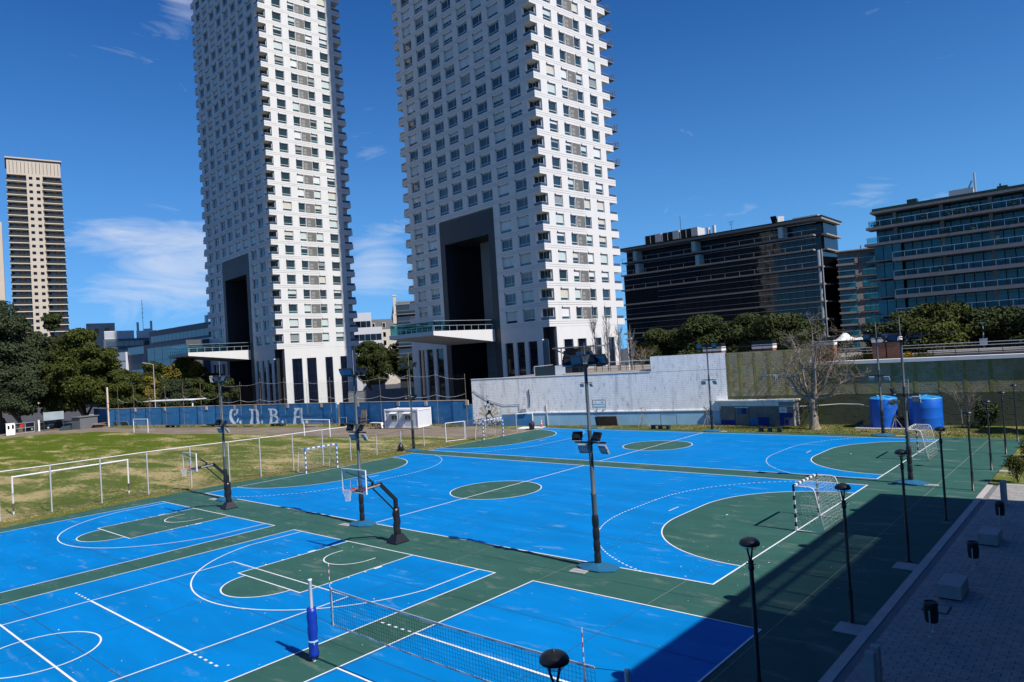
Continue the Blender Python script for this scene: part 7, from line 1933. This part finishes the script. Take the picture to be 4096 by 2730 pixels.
# staked saplings
def sapling(loc, label, seed, h, leafm, n, crown):
    rr = random.Random(seed); T = thing('sapling', label, 'tree', (loc[0],loc[1],0), 0, 'staked saplings on the back lawn')
    b = MB(); b.path([(0,0,0),(0.03,0,h*0.5),(-0.05,0,h)], [0.03,0.022,0.008], 5)
    for i in range(9):
        z = h*rr.uniform(0.45,0.95); a = rr.uniform(0,2*pi); b.path([(0,0,z),(math.cos(a)*crown*.5,math.sin(a)*crown*.5,z+0.15),(math.cos(a)*crown,math.sin(a)*crown,z+0.2)], [0.012,0.008,0.004], 3)
    b.build('trunk', M['twig'], T)
    b = MB()
    for _ in range(n):
        z = h*rr.uniform(0.55,1.02); r = crown*rr.random()**0.5; a = rr.uniform(0,2*pi); p = Vector((r*math.cos(a), r*math.sin(a), z)); q = Vector((rr.uniform(-1,1), rr.uniform(-1,1), rr.uniform(-.5,.5))).normalized()*0.06; e = q.orthogonal().normalized()*0.035
        b.add([tuple(p-q), tuple(p+e), tuple(p+q), tuple(p-e)], [(0,1,2,3)])
    b.build('leaves', leafm, T)
    for a in (0.3, 2.5, 4.4):
        b = MB(); b.tube((0.75*math.cos(a),0.75*math.sin(a),0),(0.06*math.cos(a),0.06*math.sin(a),1.2),0.028,5); b.build('stake', M['stake'], T)
sapling((11.3,43.2), 'nearly leafless staked sapling left of the bench at the pale blue wall', 1, 2.1, M['leaf_brown'], 60, 0.75)
sapling((18.3,44.4), 'staked sapling with rusty leaves beside the far floodlight pole', 2, 2.0, M['leaf_brown'], 130, 0.4)
rr = random.Random(77)
T = sapling((36.15,43.5), 'staked sapling with a green tuft on top before the left blue tank', 3, 2.75, M['leaf_dark'], 10, 0.3)
T = [o for o in col.objects if o.name.startswith('sapling')][-1]
b = MB()
for c, k in (((0,0,2.65),150),((0.15,0,1.35),60),((-.15,0,2.5),80)):
    for _ in range(k):
        p = Vector((c[0]+rr.gauss(0,.28), c[1]+rr.gauss(0,.22), c[2]+rr.gauss(0,.10))); q = Vector((rr.uniform(-1,1), rr.uniform(-1,1), rr.uniform(-.5,.3))).normalized()*0.11; e = q.orthogonal().normalized()*0.03
        b.add([tuple(p-q), tuple(p+e), tuple(p+q), tuple(p-e)], [(0,1,2,3)])
b.build('foliage', M['leaf_grey'], T)
# shrub and thin trees at the mossy wall, ivy clump by the plane trunk
def bush(name, label, loc, r, h, mt, n, size, seed, z0=0.0, group=None):
    rr = random.Random(seed); T = thing(name, label, 'bush', (loc[0],loc[1],z0), 0, group)
    lobes = [((rr.uniform(-.5,.5)*r, rr.uniform(-.5,.5)*r, h*rr.uniform(.3,.75)), (r*rr.uniform(.4,.6), r*rr.uniform(.4,.6), h*rr.uniform(.22,.34))) for _ in range(8)]
    b = MB(); leaf_cloud(b, lobes, n, size, rr, 0.3); b.build('foliage', mt, T)
    b = MB()
    for i in range(7): c = lobes[i][0]; b.path([(0,0,0),(c[0]*.5,c[1]*.5,c[2]*.5),c], [0.02,0.014,0.006], 4)
    b.build('stem', M['bark'], T); return T
bush('bush', 'dark bush against the mossy wall behind the far street lamps', (42.0,48.0), 1.25, 2.5, M['leaf_dark'], 2600, 0.12, 61)
bush('bush', 'dark ivy clump beside the plane trunk on the mossy wall', (28.2,47.3), 0.75, 4.1, M['leaf_dark'], 900, 0.10, 62)
bare_tree('bare_shrub', 'thin bare tree standing at the mossy wall right of the blue tanks', (40.4,47.6), 71, 1.3, 0.045, 3, 0.7, 3, M['twig_dark'], 0, None, 0.9, 1.2)
bare_tree('bare_shrub', 'slender bare tree leaning left beside the dark bush', (40.9,47.3), 72, 0.8, 0.035, 3, 0.8, 3, M['twig_dark'], 0, None, 1.0, 1.1, 0, (0.1,0))
for i, (x, y, r, h, lab) in enumerate(((46.75,23.6,0.62,1.55,'leafy young bush nearest the walkway end'),(46.9,28.6,0.75,1.8,'leafy bush second along the side lawn'),(46.6,32.6,0.7,1.6,'leafy bush at the right edge farther along the side lawn'),(47.0,37.2,0.7,1.6,'farthest leafy bush on the side lawn'))):
    bush('bush', lab, (x,y), r, h, M['leaf_olive'], 2400, 0.055, 80+i, 0.0, 'bushes on the side lawn')
for i, (x, y, h, lab) in enumerate(((33.9,51.5,0.9,'yellow flowering bush left of the vent pillars'),(35.9,51.2,0.95,'yellow flowering bush in a planter right of the vent pillars'))):
    bush('bush', lab, (x-(1.7 if i == 0 else 0),y), 0.5, h, leafmat('yellow_flower%d' % i, (0.10,0.08,0.01), (0.40,0.26,0.01)), 700, 0.06, 90+i, 5.8)
bush('hedge', 'low green hedge on the terrace right of the vent pillars', (37.0,51.3), 1.3, 0.75, M['leaf_olive'], 2200, 0.06, 95, 5.8)
bush('hedge', 'low green hedge on the terrace left of the vent pillars', (31.2,51.5), 1.5, 0.9, M['leaf_olive'], 2200, 0.06, 96, 5.8)
# shrubs at the foot of the far tower, behind the blue wall
for i, (x, y, lab) in enumerate(((-56.5,62.2,'brown shrub at the foot of the far tower between two lobby windows'),(-50.5,63.0,'green shrub at the foot of the far tower beneath its sunlit pier'))):
    pass
# grass blades on the pitch and lawns: short tufts too many to count
def tufts(name, label, n, inside, mt, seed, s0, s1):
    rr = random.Random(seed); b = MB(); k = 0
    while k < n:
        p = inside(rr)
        if p is None: continue
        k += 1
        x, y, z = p; h = rr.uniform(s0, s1)
        for q in range(2):
            a = rr.uniform(0, 2*pi); w = h*0.35
            b.add([(x-w*math.cos(a),y-w*math.sin(a),z),(x+w*math.cos(a),y+w*math.sin(a),z),(x+rr.uniform(-1,1)*h*.5,y+rr.uniform(-1,1)*h*.5,z+h)], [(0,1,2)])
    o = b.build(name, mt); tag(o, label, 'grass', kind='stuff'); return o
M['blade'] = leafmat('grass_blade', (0.055,0.085,0.010), (0.11,0.14,0.025), (0.30,0.24,0.12))
M['blade_dry'] = leafmat('dry_blade', (0.07,0.08,0.015), (0.22,0.18,0.08))
def in_verge(rr):
    y = rr.uniform(-24, 30); x = rr.uniform(-4.3, -0.9)
    lim = -1.9-0.05*max(0, min(8, y+8)) if y < 3 else -2.4+0.28*min(y-3, 7)
    return None if x > lim else (x, y, -0.006)
tufts('grass', 'short green and straw grass along the foot of the wire fence', 9000, in_verge, M['blade'], 1, 0.03, 0.09)
def in_back(rr):
    x = rr.uniform(-8, 47); y = rr.uniform(41.45, 48.5)
    lim = 40.3+0.2164*(x+11.5)-0.25 if x < 28 else 48.2
    return None if y > lim else (x, y, -0.006)
tufts('grass', 'short patchy grass of the back lawn below the block walls', 12000, in_back, M['blade_dry'], 2, 0.04, 0.10)
def in_wall(rr):
    x = rr.uniform(-90, -13); P, d, n_ = on_blue(x); q = abs(rr.gauss(0.25, 0.5))
    return (P.x-n_.x*-q*-1, P.y-n_.y*q, -0.008)
tufts('grass', 'taller green weeds along the foot of the blue wall', 7000, in_wall, M['blade'], 3, 0.08, 0.32)
def in_pitch(rr):
    x = rr.uniform(-42, -4.2); y = rr.uniform(-20, 25)
    v = mnoise.noise(Vector((x*0.05*2, y*0.16*2, 0.3)))
    return (x, y, -0.012) if v > -0.1 else None
tufts('grass', 'sparse dry tufts standing in the worn football turf', 22000, in_pitch, M['blade_dry'], 4, 0.02, 0.06)
